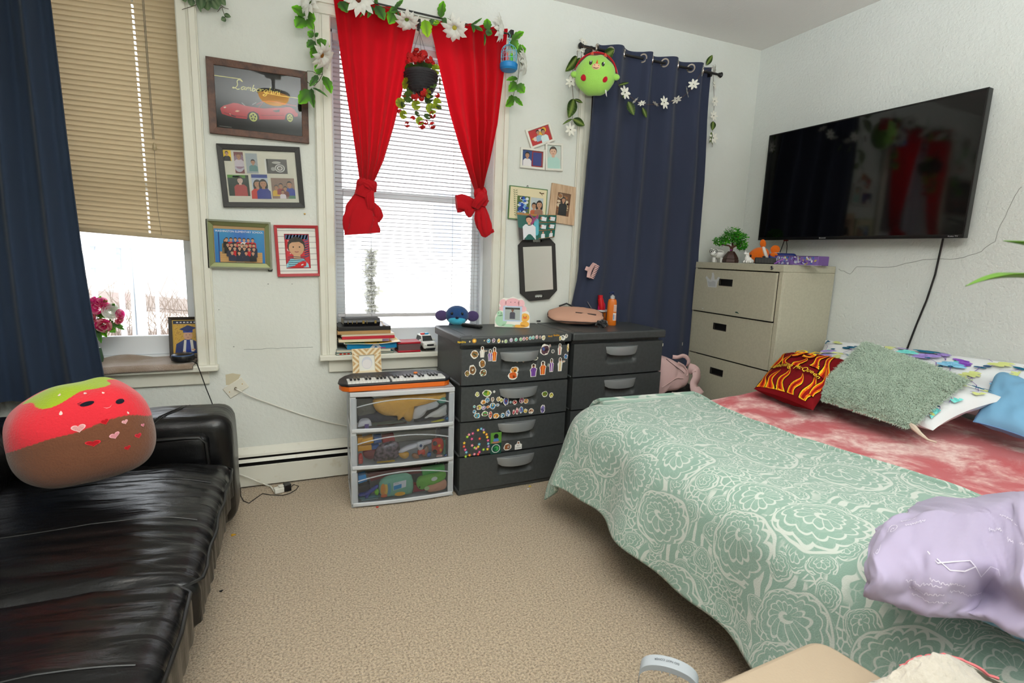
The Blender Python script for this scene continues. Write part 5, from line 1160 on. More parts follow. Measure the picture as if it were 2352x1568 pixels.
# ================================================================== small things: helpers
def spot(P):
    """frame at a point: u to the viewer's right, v away, w up; and metres per pixel there"""
    d = V(P.x, P.y, 0).normalized(); return F(P, (d.y, -d.x, 0), (d.x, d.y, 0), (0, 0, 1)), (P-CAM).dot(FWD)/FPX
def pl(col, rough=.4, **k): return mat('plastic_%d_%d_%d' % tuple(col), col, rough, **k)
def one(g, name, m, label, cat, group=None, **k):
    t = dict(label=label, category=cat)
    if group: t['group'] = group
    return g.build(name, m, None, **t, **k)
M_PAPER = mat('page_edges', (226, 218, 196), .8, bump=(400, .3), stretch=(1, 1, 30))
# ------------------------------------------------------------------ books on the middle sill
SZ = WIN[1][2]+.002; SY = D-.05
def book(label, xl, xr, z0, th, dep, y0, col, yaw=0, pages=True, rough=.5, tilt=0, name='book', spine=True):
    a, b = atY(xl, 790, y0).x, atY(xr, 790, y0).x; w = b-a; f = rotZ((a, y0, z0), yaw); c = min(.003, th*.2)
    t = thing(name, label, 'book', f(w/2, dep/2, 0), 'books stacked on the middle window sill'); m = pl(col, rough)
    g = G(); g.box(f, 0, w, 0, dep, 0, c); g.box(f, 0, w, 0, dep, th-c, th)
    if spine: g.box(f, 0, w, 0, c*1.3, c, th-c)
    g.build('cover', m, t, bevel=.0012)
    G().box(f, .003, w-.003, c*1.3 if spine else .003, dep-.004, c+.0001, th-c-.0001).build('pages', M_PAPER, t, smooth=False)
    return t, f, w
z = SZ+.0005
t, f, w = book('dark teal magazine at the bottom of the sill book stack', 771, 905, z, .012, .215, SY-.004, (22, 96, 92), 2.0, spine=False); z += .0125
pr = Print(lambda a, b, c: f(a, -c, b)); [pr.rect(.02+.022*i, .002, .034+.022*i, .010, ((200, 60, 40), (30, 34, 34), (34, 60, 50), (180, 60, 50))[min(3, i//3)]) for i in range(11)]; pr.build('spine_print', PRINT, t, smooth=False, recalc=False, kind='stuff')
t, f, w = book('thick grey illustrated workbook second from the bottom of the sill stack', 772, 898, z, .018, .20, SY+.004, (150, 160, 158), -1.5, spine=False); z += .0185
t, f, w = book('bright blue plastic covered workbook in the sill book stack', 797, 912, z, .030, .19, SY, (14, 132, 186), 2.5, rough=.25); z += .0305
pr = Print(lambda a, b, c: f(a, -c, b)); pr.poly([(w*.44, .001), (w*.53, .028), (w*.62, .028), (w*.7, .001)], (196, 200, 200)); pr.up(); pr.poly([(w*.53, .006), (w*.57, .017), (w*.61, .006)], (60, 110, 150)); pr.rect(w*.63, .001, w*.77, .006, (170, 40, 110)); pr.build('cover_print', PRINT, t, smooth=False, recalc=False)
# floppy yellow picture book
xa, xb = atY(790, 790, SY-.01).x, atY(921, 790, SY-.01).x
def floppy(u, v, o=0): x = xa+(xb-xa)*u; return V(x, SY-.012+.20*v, z+o+.016*max(0, u-.72)**1.2*2+.008*max(0, .15-u)*3+.002*math.sin(u*9))
g = G(); g.grid(lambda u, v: floppy(u, v, .002), 24, 8); FB = g.build('picture_book', mat('book_paper', (228, 226, 216), .6), None, ang=180, recalc=False, solid=.003, label='floppy puzzle book with a yellow picture cover in the sill stack', category='book', group='books stacked on the middle window sill')
pr = Print(lambda a, b, c: floppy(a, b, .0038+c), 0)
pr.grad(.02, .02, .98, .98, lambda u, v: ((236, 190, 30) if u > .35 and nz(u*9, v*9, 1) > -.25 else (206, 90, 70) if u > .7 else (214, 214, 210) if u > .18 and v > .3 else (70, 150, 60)), 40, 10); pr.build('cover_print', GLOSSY_PRINT, FB, recalc=False, ang=180); z += .0125
t, f, w = book('cream notebook with a printed spine under the red one in the sill stack', 778, 894, z, .016, .19, SY, (222, 208, 176), .5); z += .0165
pr = Print(lambda a, b, c: f(a, -c, b)); pr.text('fine line drawing notebook', w*.16, .005, .005, (150, 120, 90), w=w*.34); pr.rect(w*.86, .001, w, .015, (130, 110, 140)); pr.build('spine_print', PRINT, t, smooth=False, recalc=False) if 0 else Print(lambda a, b, c: f(a, -c, b)).rect(w*.86, .001, w*.995, .015, (130, 110, 140)).build('spine_print', PRINT, t, smooth=False, recalc=False)
t, f, w = book('red covered notebook in the middle of the sill stack', 786, 907, z, .017, .185, SY, (200, 36, 56), 1.2); z += .0175
t, f, w = book('thin cream folder on the red notebook in the sill stack', 784, 908, z, .011, .21, SY+.002, (226, 214, 186), 3.0, spine=False); z += .0115
t, f, w = book('tan board backed book under the black binder', 776, 899, z, .020, .20, SY+.002, (184, 144, 92), 3.5); z += .0205
t, f, w = book('black ring binder second from the top of the sill stack', 778, 899, z, .024, .23, SY+.004, (34, 33, 34), 3.0, rough=.35); z += .0245
pr = Print(f, .0245); pr.rect(w*.82, .12, w*.97, .13, (150, 30, 50)); pr.rect(w*.84, .17, w*.9, .185, (220, 214, 210)); pr.build('cover_label', PRINT, t, smooth=False, recalc=False)
a, b = atY(790, 740, SY+.045).x, atY(874, 740, SY+.045).x; w = b-a; f = rotZ((a, SY+.048, z), 4); t = thing('book', 'black leather bound book with a gilt spine on top of the sill stack', 'book', f(w/2, .07, 0), 'books stacked on the middle window sill')
mm = mat('black_bookcloth', (26, 25, 28), .22)
g = G(); g.prism(F(f.o, f.v, f.w, f.u), [(0, .006), (-.006, .02), (0, .036), (.004, .042), (.14, .042), (.14, .039), (.010, .038), (.010, .004), (.14, .003), (.14, 0), (.004, 0)], 0, w); g.build('cover', mm, t, bevel=.001)
G().box(f, .004, w-.004, .0105, .136, .0042, .0378).build('pages', M_PAPER, t, smooth=False)
g = G()
for i, x in enumerate((.10, .22, .34, .5, .62, .84)): g.box(f, w*x, w*x+(.012 if i in (3, 5) else .003), -.0068, -.003, .012, .030)
g.build('gilt_band', mat('gilt', (150, 128, 70), .4, .6), t, kind='stuff')
g = G(); g.tube([f(w*.99, .02, .02), f(w*1.04, .0, .022), f(w*1.07, -.02, .003), f(w*1.12, -.03, .001)], .004, 5); g.build('ribbon', mat('ribbon', (220, 206, 196), .7), t)
# red lidded box, toy police car
f = rotZ((atY(914, 795, SY).x, SY, SZ+.0005), 1.5); w = atY(967, 795, SY).x-f.o.x
t = thing('storage_box', 'small clear box with red lid and base beside the book stack', 'box', f(w/2, .055, 0))
M_REDP = mat('red_translucent_plastic', (206, 30, 52), .3, trans=.3)
g = G(); g.box(f, 0, w, 0, .115, 0, .012); g.build('base', M_REDP, t, bevel=.004); g = G(); g.box(f, -.001, w+.001, -.001, .116, .052, .064); g.build('lid', M_REDP, t, bevel=.004)
g = G(); g.box(f, .004, w-.004, .004, .111, .012, .052); g.build('body', mat('smoky_plastic', (128, 98, 100), .25, trans=.3), t)
P0 = atY(989, 797, SY-.0); P0.z = SZ+.0005; f = F((P0.x, SY+.005, P0.z), (math.cos(.12), math.sin(.12), 0), (-math.sin(.12), math.cos(.12), 0), (0, 0, 1)); t = thing('toy_police_car', 'white toy police car with a red and blue light bar on the sill', 'toy car', f(0, .07, 0))
whp = pl((232, 232, 226), .3); blp = pl((22, 22, 24), .35)
g = G(); rbox(g, f.sub(0, .085, .038), .043, .085, .022, .012, 8, 12, 6, lambda p, n: p+V(0, 0, -.004*max(0, -p.y/.085-.5)*2) if p.z > 0 else p); g.hexa([f(*p) for p in ((-.040, .045, .056), (.040, .045, .056), (.040, .165, .056), (-.040, .165, .056), (-.033, .075, .092), (.033, .075, .092), (.034, .155, .092), (-.034, .155, .092))]); g.build('body', whp, t, bevel=.004)
g = G(); g.hexa([f(*p) for p in ((-.034, .0465, .059), (.034, .0465, .059), (.034, .06, .059), (-.034, .06, .059), (-.029, .072, .089), (.029, .072, .089), (.029, .08, .089), (-.029, .08, .089))]); g.build('windshield', pl((40, 44, 48), .1), t)
for s in (-1, 1):
    g = G(); g.hexa([f(*p) for p in ((s*.0385, .065, .060), (s*.041, .065, .060), (s*.041, .15, .060), (s*.0385, .15, .060), (s*.034, .08, .086), (s*.0355, .08, .086), (s*.0355, .145, .086), (s*.034, .145, .086))]); g.build('side_window', pl((40, 44, 48), .1), t)
    g = G(); g.box(f, s*.030-.008, s*.030+.008, -.003, .001, .038, .047); g.build('headlight', pl((250, 250, 246), .1), t, bevel=.002)
    for y in (.04, .135): G().lathe(F(f(s*.030, y, .020), f.v, f.w, f.u), [(.010, -.014), (.019, -.012), (.020, 0), (.019, .012), (.010, .014)], 16).build('wheel', blp, t)
    G().box(f, s*.046-.006, s*.046+.006, .055, .063, .060, .070).build('wing_mirror', whp, t, bevel=.002)
    g = G(); rbox(g, f.sub(s*.014, .11, .097), .013, .009, .006, .004, 4, 3, 3); g.build('light', pl((206, 50, 46) if s < 0 else (50, 150, 200), .2), t)
G().box(f, -.022, .022, -.004, .001, .036, .046).build('grille', blp, t, bevel=.001); G().box(f, -.030, .030, -.006, .002, .012, .022).build('bumper', blp, t, bevel=.002)
# blue plush behind the grey drawers
c = atY(1050, 722, D-.02); f, k = spot(c); c.z = c.z; t = thing('plush_toy', 'plain blue plush animal head with purple ears behind the drawer tower', 'plush toy', (c.x, c.y, SZ))
nb = (44, 78, 128)
g = G(); g.ell(f, (0, 0, -.005), (.074, .062, .062), 26, 16, nb); g.ell(f, (0, .02, -.085), (.055, .05, .065), 20, 12, nb); g.build('body', PLUSH_PRINT, t)
g = G(); g.ell(f, (.0, -.034, -.034), (.056, .036, .030), 20, 10, (70, 176, 206)); g.build('muzzle', PLUSH_PRINT, t)
for s in (-1, 1):
    e = f.sub(s*.098, -.005, -.008); ea = G(); ea.ell(e, (0, 0, 0), (.040, .012, .034), 18, 10, (84, 70, 112)); ea.build('ear', PLUSH_PRINT, t)
    g = G(); g.ell(f, (s*.032, -.056, .012), (.008, .005, .009), 12, 8); g.build('eye', blp, t)
g = G(); g.ell(f, (0, -.068, -.012), (.011, .008, .008), 12, 8, (30, 40, 70)); g.build('nose', PLUSH_PRINT, t)

# ------------------------------------------------------------------ on the grey drawer towers (top at DR_H)
def top(x, y): return atZ(x, y, DR_H+.001)
p = top(1084, 752); f, k = spot(p); f = F(p, (math.cos(-.9), math.sin(-.9), 0), (-math.sin(-.9), math.cos(-.9), 0), (0, 0, 1))
t = thing('remote_control', 'silver and black remote control on the stickered drawer tower', 'remote', p)
g = G(); rbox(g, f.sub(0, 0, .011), .068, .020, .010, .008, 10, 5, 4); g.build('body', blp, t); g = G(); g.box(f, -.062, .02, -.015, .015, .0205, .0225); g.build('face_plate', M_SILV, t, bevel=.002)
# child's frame in the shape of three animals
c4 = [(1135, 690), (1213, 686), (1215, 751), (1137, 756)]; b0 = top(1176, 752); f, k = spot(b0); f = F(b0, f.u, (f.v*.2+f.w).normalized()); W_, H_ = 80*k, 70*k
t = thing('framed_picture', 'child photo frame of pastel cartoon animals on the stickered drawer tower', 'picture frame', b0)
ol = [(-.50, 0), (-.5, .36), (-.42, .50), (-.34, .56), (-.40, .72), (-.36, .88), (-.26, .97), (-.12, .95), (0, 1.02), (.14, .95), (.26, .97), (.34, .86), (.34, .70), (.38, .58), (.48, .50), (.5, .34), (.5, 0)]
g = G(); g.prism(f, [(x*W_, y*H_) for x, y in ol], 0, .008); g.build('backing', mat('cream_resin', (236, 232, 222), .4), t, bevel=.002, smooth=False)
pr = Print(lambda a, b, c: f(a*W_, b*H_, .008+c), .0003)
for x, y, rx, ry, c in ((-.28, .80, .10, .12, (240, 186, 192)), (.24, .80, .10, .12, (240, 186, 192)), (0, .80, .22, .16, (238, 178, 186)), (-.32, .22, .17, .2, (172, 214, 180)), (-.36, .44, .09, .09, (172, 214, 180)), (-.1, .06, .2, .05, (180, 220, 186)), (.36, .34, .13, .14, (242, 180, 76)), (.36, .12, .13, .1, (240, 176, 66)), (.2, .05, .2, .05, (240, 176, 66)), (.30, .62, .1, .1, (240, 186, 192)), (-.3, .62, .08, .08, (240, 186, 192))): pr.circ(x, y, rx, ry, c, 16)
pr.up()
for x, y in ((-.06, .83), (.06, .83), (-.4, .46), (-.32, .46), (.32, .38), (.40, .38)): pr.circ(x, y, .012, .014, (40, 36, 36), 8)
pr.circ(.36, .33, .06, .035, (226, 110, 40), 10); pr.rect(-.27, .20, .27, .70, (190, 206, 228)); pr.up(); pr.rect(-.22, .24, .22, .66, (172, 180, 178)); pr.build('painted_face', PRINT, t, smooth=False, recalc=False)
pic(t, f, (-.21*W_, .25*H_, .21*W_, .65*H_), (168, 176, 172), [(.5, .08, .84, dict(shirt=(70, 70, 84), head=.3, skin=(120, 84, 66)))], z=.0095, extra=lambda pr, A: pr.rect(0, .85, A, 1, (60, 64, 60)))
g = G(); g.hexa([f(*q) for q in ((-.02, .004, -.05), (.02, .004, -.05), (.02, .004, 0), (-.02, .004, 0), (-.02, .012, -.05), (.02, .012, -.05), (.02, H_*.6, 0), (-.02, H_*.6, 0))]); g.build('easel_leg', mat('cream_resin'), t)
p = top(1235, 738); f, k = spot(p); one(G().lathe(f, [(0, 0), (.020, 0), (.022, .004), (.020, .009), (.015, .010), (0, .009)], 18), 'black_disc', blp, 'small black lid lying behind the animal frame', 'lid')
# tan bag lying flat
p = top(1322, 748); f, k = spot(p); ang = .06; f = F(p+V(0, 0, .004), f.u, f.v*math.cos(.34)+f.w*math.sin(.34)); t = thing('handbag', 'dusty pink fabric bag lying flat across the two grey drawer towers', 'bag', p)
M_BAG = mat('dusty_pink_canvas', (198, 152, 130), .8, bump=(14, .35, 4))
def bagfn(p_, n): x, y = p_.x/.18, p_.y/.11; return p_+V(0, 0, (-.022*(1-math.sqrt(max(0, 1-min(1, x*x)*.85))) - .012*max(0, x) if p_.z > 0 else 0) + .007*nz(p_.x*14, p_.y*12, p_.z*30)) + n*.005*nz(p_.x*30, p_.y*20, p_.z*60)
g = G(); bagf = f.sub(-.005, .078, .034); bk = lambda d: 1/((abs(d.x)**2.7+abs(d.y)**2.7)**(2/2.7)+d.z*d.z)**.5*(1+.05*nz(d.x*3, d.y*3, d.z*2)+.03*nz(d.x*8, d.y*5, d.z*7)-.10*max(0, d.x)*abs(d.z)); g.ell(bagf, (0, 0, 0), (.183, .105, .040), 56, 30, None, bk); g.build('body', M_BAG, t, ang=180)
g = G(); g.tube([bagf(*(V(.184*math.cos(a), .106*math.sin(a), .004*math.sin(a*3))*bk(V(math.cos(a), math.sin(a), 0)))) for a in [2*PI*i/40 for i in range(40)]], .0035, 6, closed=True); g.build('zip_line', mat('zip_dark', (62, 46, 42), .6), t)
g = G(); g.grid(lambda u, v: bagf(.0+.135*u, -.040+.010*v, .0365-.010*u+.002*v), 12, 2); g.build('pocket_zip', mat('zip_dark', ()), t, solid=.003)
g = G(); g.tube([f(-.12, .20, .04), f(-.07, .215, .055), f(-.02, .20, .04)], .006, 6); g.build('handle', blp, t)
# black scrunched strap bow at its right end
p = top(1382, 752); f, k = spot(p); g = G()
for i in range(7):
    a = i*.9; g.tube([f(.0, 0, .02), f(.03*math.cos(a), -.01+.02*math.sin(a*2), .03+.022*math.sin(a)), f(.036*math.cos(a+.5), .01*math.cos(a), .024+.024*math.sin(a+.6)), f(.0, .004, .018)], [.004, .011, .010, .004], 6)
one(g, 'hair_scrunchie', mat('black_satin', (24, 22, 26), .35, sheen=.4), 'black scrunched hair tie against the pink bag', 'hair tie')
p = top(1350, 730); f, k = spot(p); g = G()
def pouch(p_, n): return p_+n*.008*nz(p_.x*22, p_.y*20, p_.z*30)+V(0, 0, .020-.32*(p_.x+.09) if p_.z > -1 else 0)
rbox(g, f.sub(.01, .03, .075), .095, .045, .020, .019, 26, 14, 8, pouch); one(g, 'pouch', mat('dark_red_satin', (150, 16, 36), .45, bump=(30, .3)), 'dark red satin pouch on top of the pink bag', 'pouch')
# orange pump bottle
p = top(1403, 746); f, k = spot(p); t = thing('pump_bottle', 'tall orange pump bottle with a dark blue pump on the right drawer tower', 'bottle', p)
M_OR = mat('orange_bottle', (216, 112, 22), .3)
g = G(); g.lathe(f, [(0, 0), (.031, 0), (.034, .006), (.033, .05), (.031, .12), (.030, .155), (.026, .172), (.014, .178), (0, .178)], 28, sq=3.2); g.build('body', M_OR, t)
G().lathe(f, [(.016, .176), (.016, .194), (.011, .198), (.006, .2), (.005, .208)], 18).build('collar', clear_mat('clear_collar', haze=.5), t)
g = G(); g.lathe(f, [(.005, .204), (.008, .208), (.010, .212), (.011, .222), (0, .225)], 14); g.tube([f(0, 0, .217), f(-.012, -.012, .219), f(-.022, -.022, .212)], [.008, .006, .004], 8); g.build('pump', pl((22, 40, 84), .3), t)
fl = lambda a, b, c: f(.034*math.sin(a)*.98+.0, -.034*math.cos(a)*.98-c, b)
pr = Print(lambda a, b, c: f(.004+a, -.0355+a*.25-c, b), .0002); pr.rect(.006, .035, .026, .085, (226, 214, 206)); pr.rect(.008, .095, .026, .14, (222, 196, 176)); pr.up(); pr.rect(.008, .04, .015, .075, (110, 150, 190))
for i in range(6): pr.rect(.009, .10+.006*i, .024, .1025+.006*i, (190, 120, 110))
for i in range(4): pr.rect(.017, .04+.009*i, .024, .043+.009*i, (180, 80, 70))
pr.build('back_label', PRINT, t, smooth=False, recalc=False)
# orange jar with a white tray, clear flap and a red tube standing in it
p = top(1381, 741); f, k = spot(p); t = thing('jar', 'orange jar carrying a white tray behind the pink bag', 'jar', p)
G().lathe(f, [(0, 0), (.028, 0), (.030, .004), (.030, .022), (.027, .026), (.030, .03), (.030, .075), (0, .076)], 22).build('body', M_OR, t)
g = G(); g.lathe(f.sub(-.016, 0, .078), [(0, 0), (.048, 0), (.052, .004), (.052, .014), (.049, .014), (.048, .004), (0, .003)], 24, sq=3); g.build('tray', pl((230, 224, 222), .4), t)
g = G(); fx = F(f(-.064, .0, .092), (f.u*-.55+f.w*.83), f.v); g.lathe(fx.sub(.035, 0), [(0, .0), (.036, .0), (.040, .003), (.040, .005), (0, .004)], 20, sq=2.6); g.build('clear_flap', clear_mat('clear_flap_plastic', haze=.18), t)
g = G(); g.lathe(f.sub(-.005, 0, .092), [(0, 0), (.026, 0), (.027, .02), (.024, .04), (.016, .052)], 18); one(g, 'pink_cup', pl((224, 40, 110), .25), 'bright pink cap standing in the white tray', 'cup')
fr = F(f(.0, -.012, .094), (f.u*.97+f.w*.2), f.v); g = G(); g.lathe(fr, [(0, 0), (.020, 0), (.021, .05), (.019, .075), (.0, .077)], 18); g.box(F(fr(0, 0, .07)), -.016, .010, -.010, .010, 0, .03); one(g, 'red_tube', pl((206, 24, 36), .3), 'red plastic tube standing in the white tray', 'tube')
# pink hair claw gripping the navy curtain
HCX = atY(1356, 620, RODY-.012); f, k = spot(HCX); f = F(HCX, (f.u*.35+f.w*.94), (f.v), ); t = thing('hair_claw', 'pale pink hair claw clip gripping the navy curtain', 'hair clip', HCX)
M_CLAW = mat('pink_plastic', (226, 186, 182), .3)
for s in (-1, 1):
    g = G(); n = 12
    g.grid(lambda u, v: f((u-.5)*.105, s*(.004+.020*v), .012*math.sin(PI*v)-.022*(1-v)+(.010*(1-(2*u-1)**2))), 16, 4)
    for i in range(9):
        x = -.045+.09*i/8; g.tube([f(x, s*.006, -.020), f(x, s*.004, -.034), f(x*.98, -s*.004, -.044)], [.0035, .003, .0015], 5)
    g.build('jaw', M_CLAW, t, solid=.003)
g = G(); g.box(f, -.016, .016, -.012, .012, .010, .020); g.box(f, -.014, .014, .006, .012, .018, .036); g.build('spring_grip', M_CLAW, t, bevel=.003)

# ------------------------------------------------------------------ stickers on the first drawer tower
t1, f1, lo, hi, fronts = DT1; ZS = zm(1000, 700, 3.485)
def onfront(x, y, off):      # zoom pixel -> front coordinates
    px_ = ZS(x, y); r = ray(*px_); n = f1.v; k = (f1.o+n*off-CAM).dot(n)/r.dot(n); q = CAM+r*k-f1.o; return q.dot(f1.u), q.z
SK_ = (140, 92, 66)
def sticker(x, y, w, h, kind, c1=(200, 160, 90), c2=(240, 235, 225), seed=0, rot=0, name='sticker'):
    X, Zc = onfront(x, y, -.012); k = .00073
    row = -1 if Zc > hi[3]+.012 else max(range(4), key=lambda i: -abs(Zc-(lo[i]+hi[i])/2))
    yb = -.0122 if row == -1 else -.0085*(1-((X-DR_W/2)/(DR_W/2))**2)-(.0, .0, .006, .002)[row]-.0006
    par = bpy.data.objects[LIDNAME] if row == -1 else fronts[row]
    W2, H2 = w*k, h*k; cr, sr = math.cos(rot), math.sin(rot)
    pr = Print(lambda a, b, c: f1(X+(a*cr*W2-b*sr*H2), yb-c, Zc+(a*sr*W2+b*cr*H2)), .0002, .00015); rn = random.Random(seed)
    n = 14
    def blobp(s, j=.16): return [(s*(.5+rn.uniform(-j, j)*.5)*math.cos(2*PI*i/n), s*(.5+rn.uniform(-j, j)*.5)*math.sin(2*PI*i/n)) for i in range(n)]
    if kind == 'blob':
        pr.poly(blobp(1), (236, 232, 222)); pr.up(); pr.poly(blobp(.78), c1); pr.up()
        for i in range(4): pr.circ(rn.uniform(-.22, .22), rn.uniform(-.22, .22), .13, .1, c2 if i % 2 else tuple(int(v*.55) for v in c1), 8)
    elif kind == 'disc': pr.circ(0, 0, .5, .5, (230, 228, 220), 14); pr.up(); pr.circ(0, 0, .4, .4, c1, 14); pr.up(); pr.circ(-.08, .08, .16, .16, c2, 8)
    elif kind == 'person':
        pr.poly([(-.36, -.5), (.36, -.5), (.42, -.1), (.5, .12), (.3, .2), (.28, .46), (-.05, .54), (-.3, .44), (-.3, .18), (-.5, .05), (-.42, -.15)], (238, 234, 224)); pr.up()
        pr.poly([(-.28, -.46), (.28, -.46), (.32, -.1), (.42, .08), (.2, .2), (-.22, .2), (-.40, .03), (-.3, -.15)], c1); pr.circ(0, .33, .17, .13, SK_, 10); pr.up(); pr.circ(-.02, .41, .17, .07, (50, 36, 30), 8); pr.poly([(-.10, -.46), (.08, -.46), (.1, .18), (-.06, .18)], c2)
    elif kind == 'star':
        pr.poly([((.5 if i % 2 == 0 else .27)*math.cos(PI/2+PI*i/5), (.5 if i % 2 == 0 else .27)*math.sin(PI/2+PI*i/5)) for i in range(10)], c1); pr.up(); pr.circ(0, 0, .13, .13, c2, 7)
    elif kind == 'sun':
        pr.poly([((.5 if i % 2 == 0 else .3)*math.cos(PI*i/10), (.5 if i % 2 == 0 else .3)*math.sin(PI*i/10)) for i in range(20)], c1); pr.up(); pr.circ(0, 0, .2, .2, c2, 10)
    elif kind == 'letters':
        for i in range(c2): pr.rect(-.5+i/c2, -.35-.1*(i % 2), -.5+(i+.75)/c2, .4-.1*(i % 3), c1); pr.up(); pr.rect(-.5+(i+.22)/c2, -.1, -.5+(i+.5)/c2, .15, (90, 60, 20))
    elif kind == 'card':
        pr.rect(-.5, -.5, .5, 0, (20, 70, 60)); pr.rect(-.5, 0, .5, .5, (96, 150, 60)); pr.up(); pr.circ(0, .32, .22, .12, (30, 30, 34), 12); pr.circ(0, .14, .26, .1, (90, 130, 190), 12); pr.circ(-.02, .04, .4, .05, (180, 120, 90), 10); pr.circ(0, -.25, .40, .2, (214, 224, 214), 20); pr.up(); pr.circ(0, -.25, .34, .17, (24, 84, 66), 20); pr.up(); pr.circ(.04, -.25, .22, .11, (70, 160, 80), 12); pr.up(); pr.circ(-.06, -.27, .13, .07, (20, 100, 60), 10)
    elif kind == 'slate':
        pr.poly([(-.5, -.5), (.5, -.5), (.5, .1), (.25, .2), (.15, .5), (-.15, .5), (-.25, .2), (-.5, .1)], (232, 230, 226)); pr.up(); pr.circ(0, .3, .14, .12, SK_, 10); pr.text('BEST', -.2, -.1, .16, (60, 60, 60), w=.4); pr.text('wishes', -.4, -.38, .2, (60, 60, 60), w=.8)
    pr.build(name, PRINT, par, smooth=False, recalc=False)
LIDNAME = [o.name for o in t1.children if o.name.startswith('lid')][0]
O_, PU, YE, GRN, BL = (216, 96, 36), (120, 76, 158), (226, 190, 60), (120, 160, 60), (80, 150, 190)
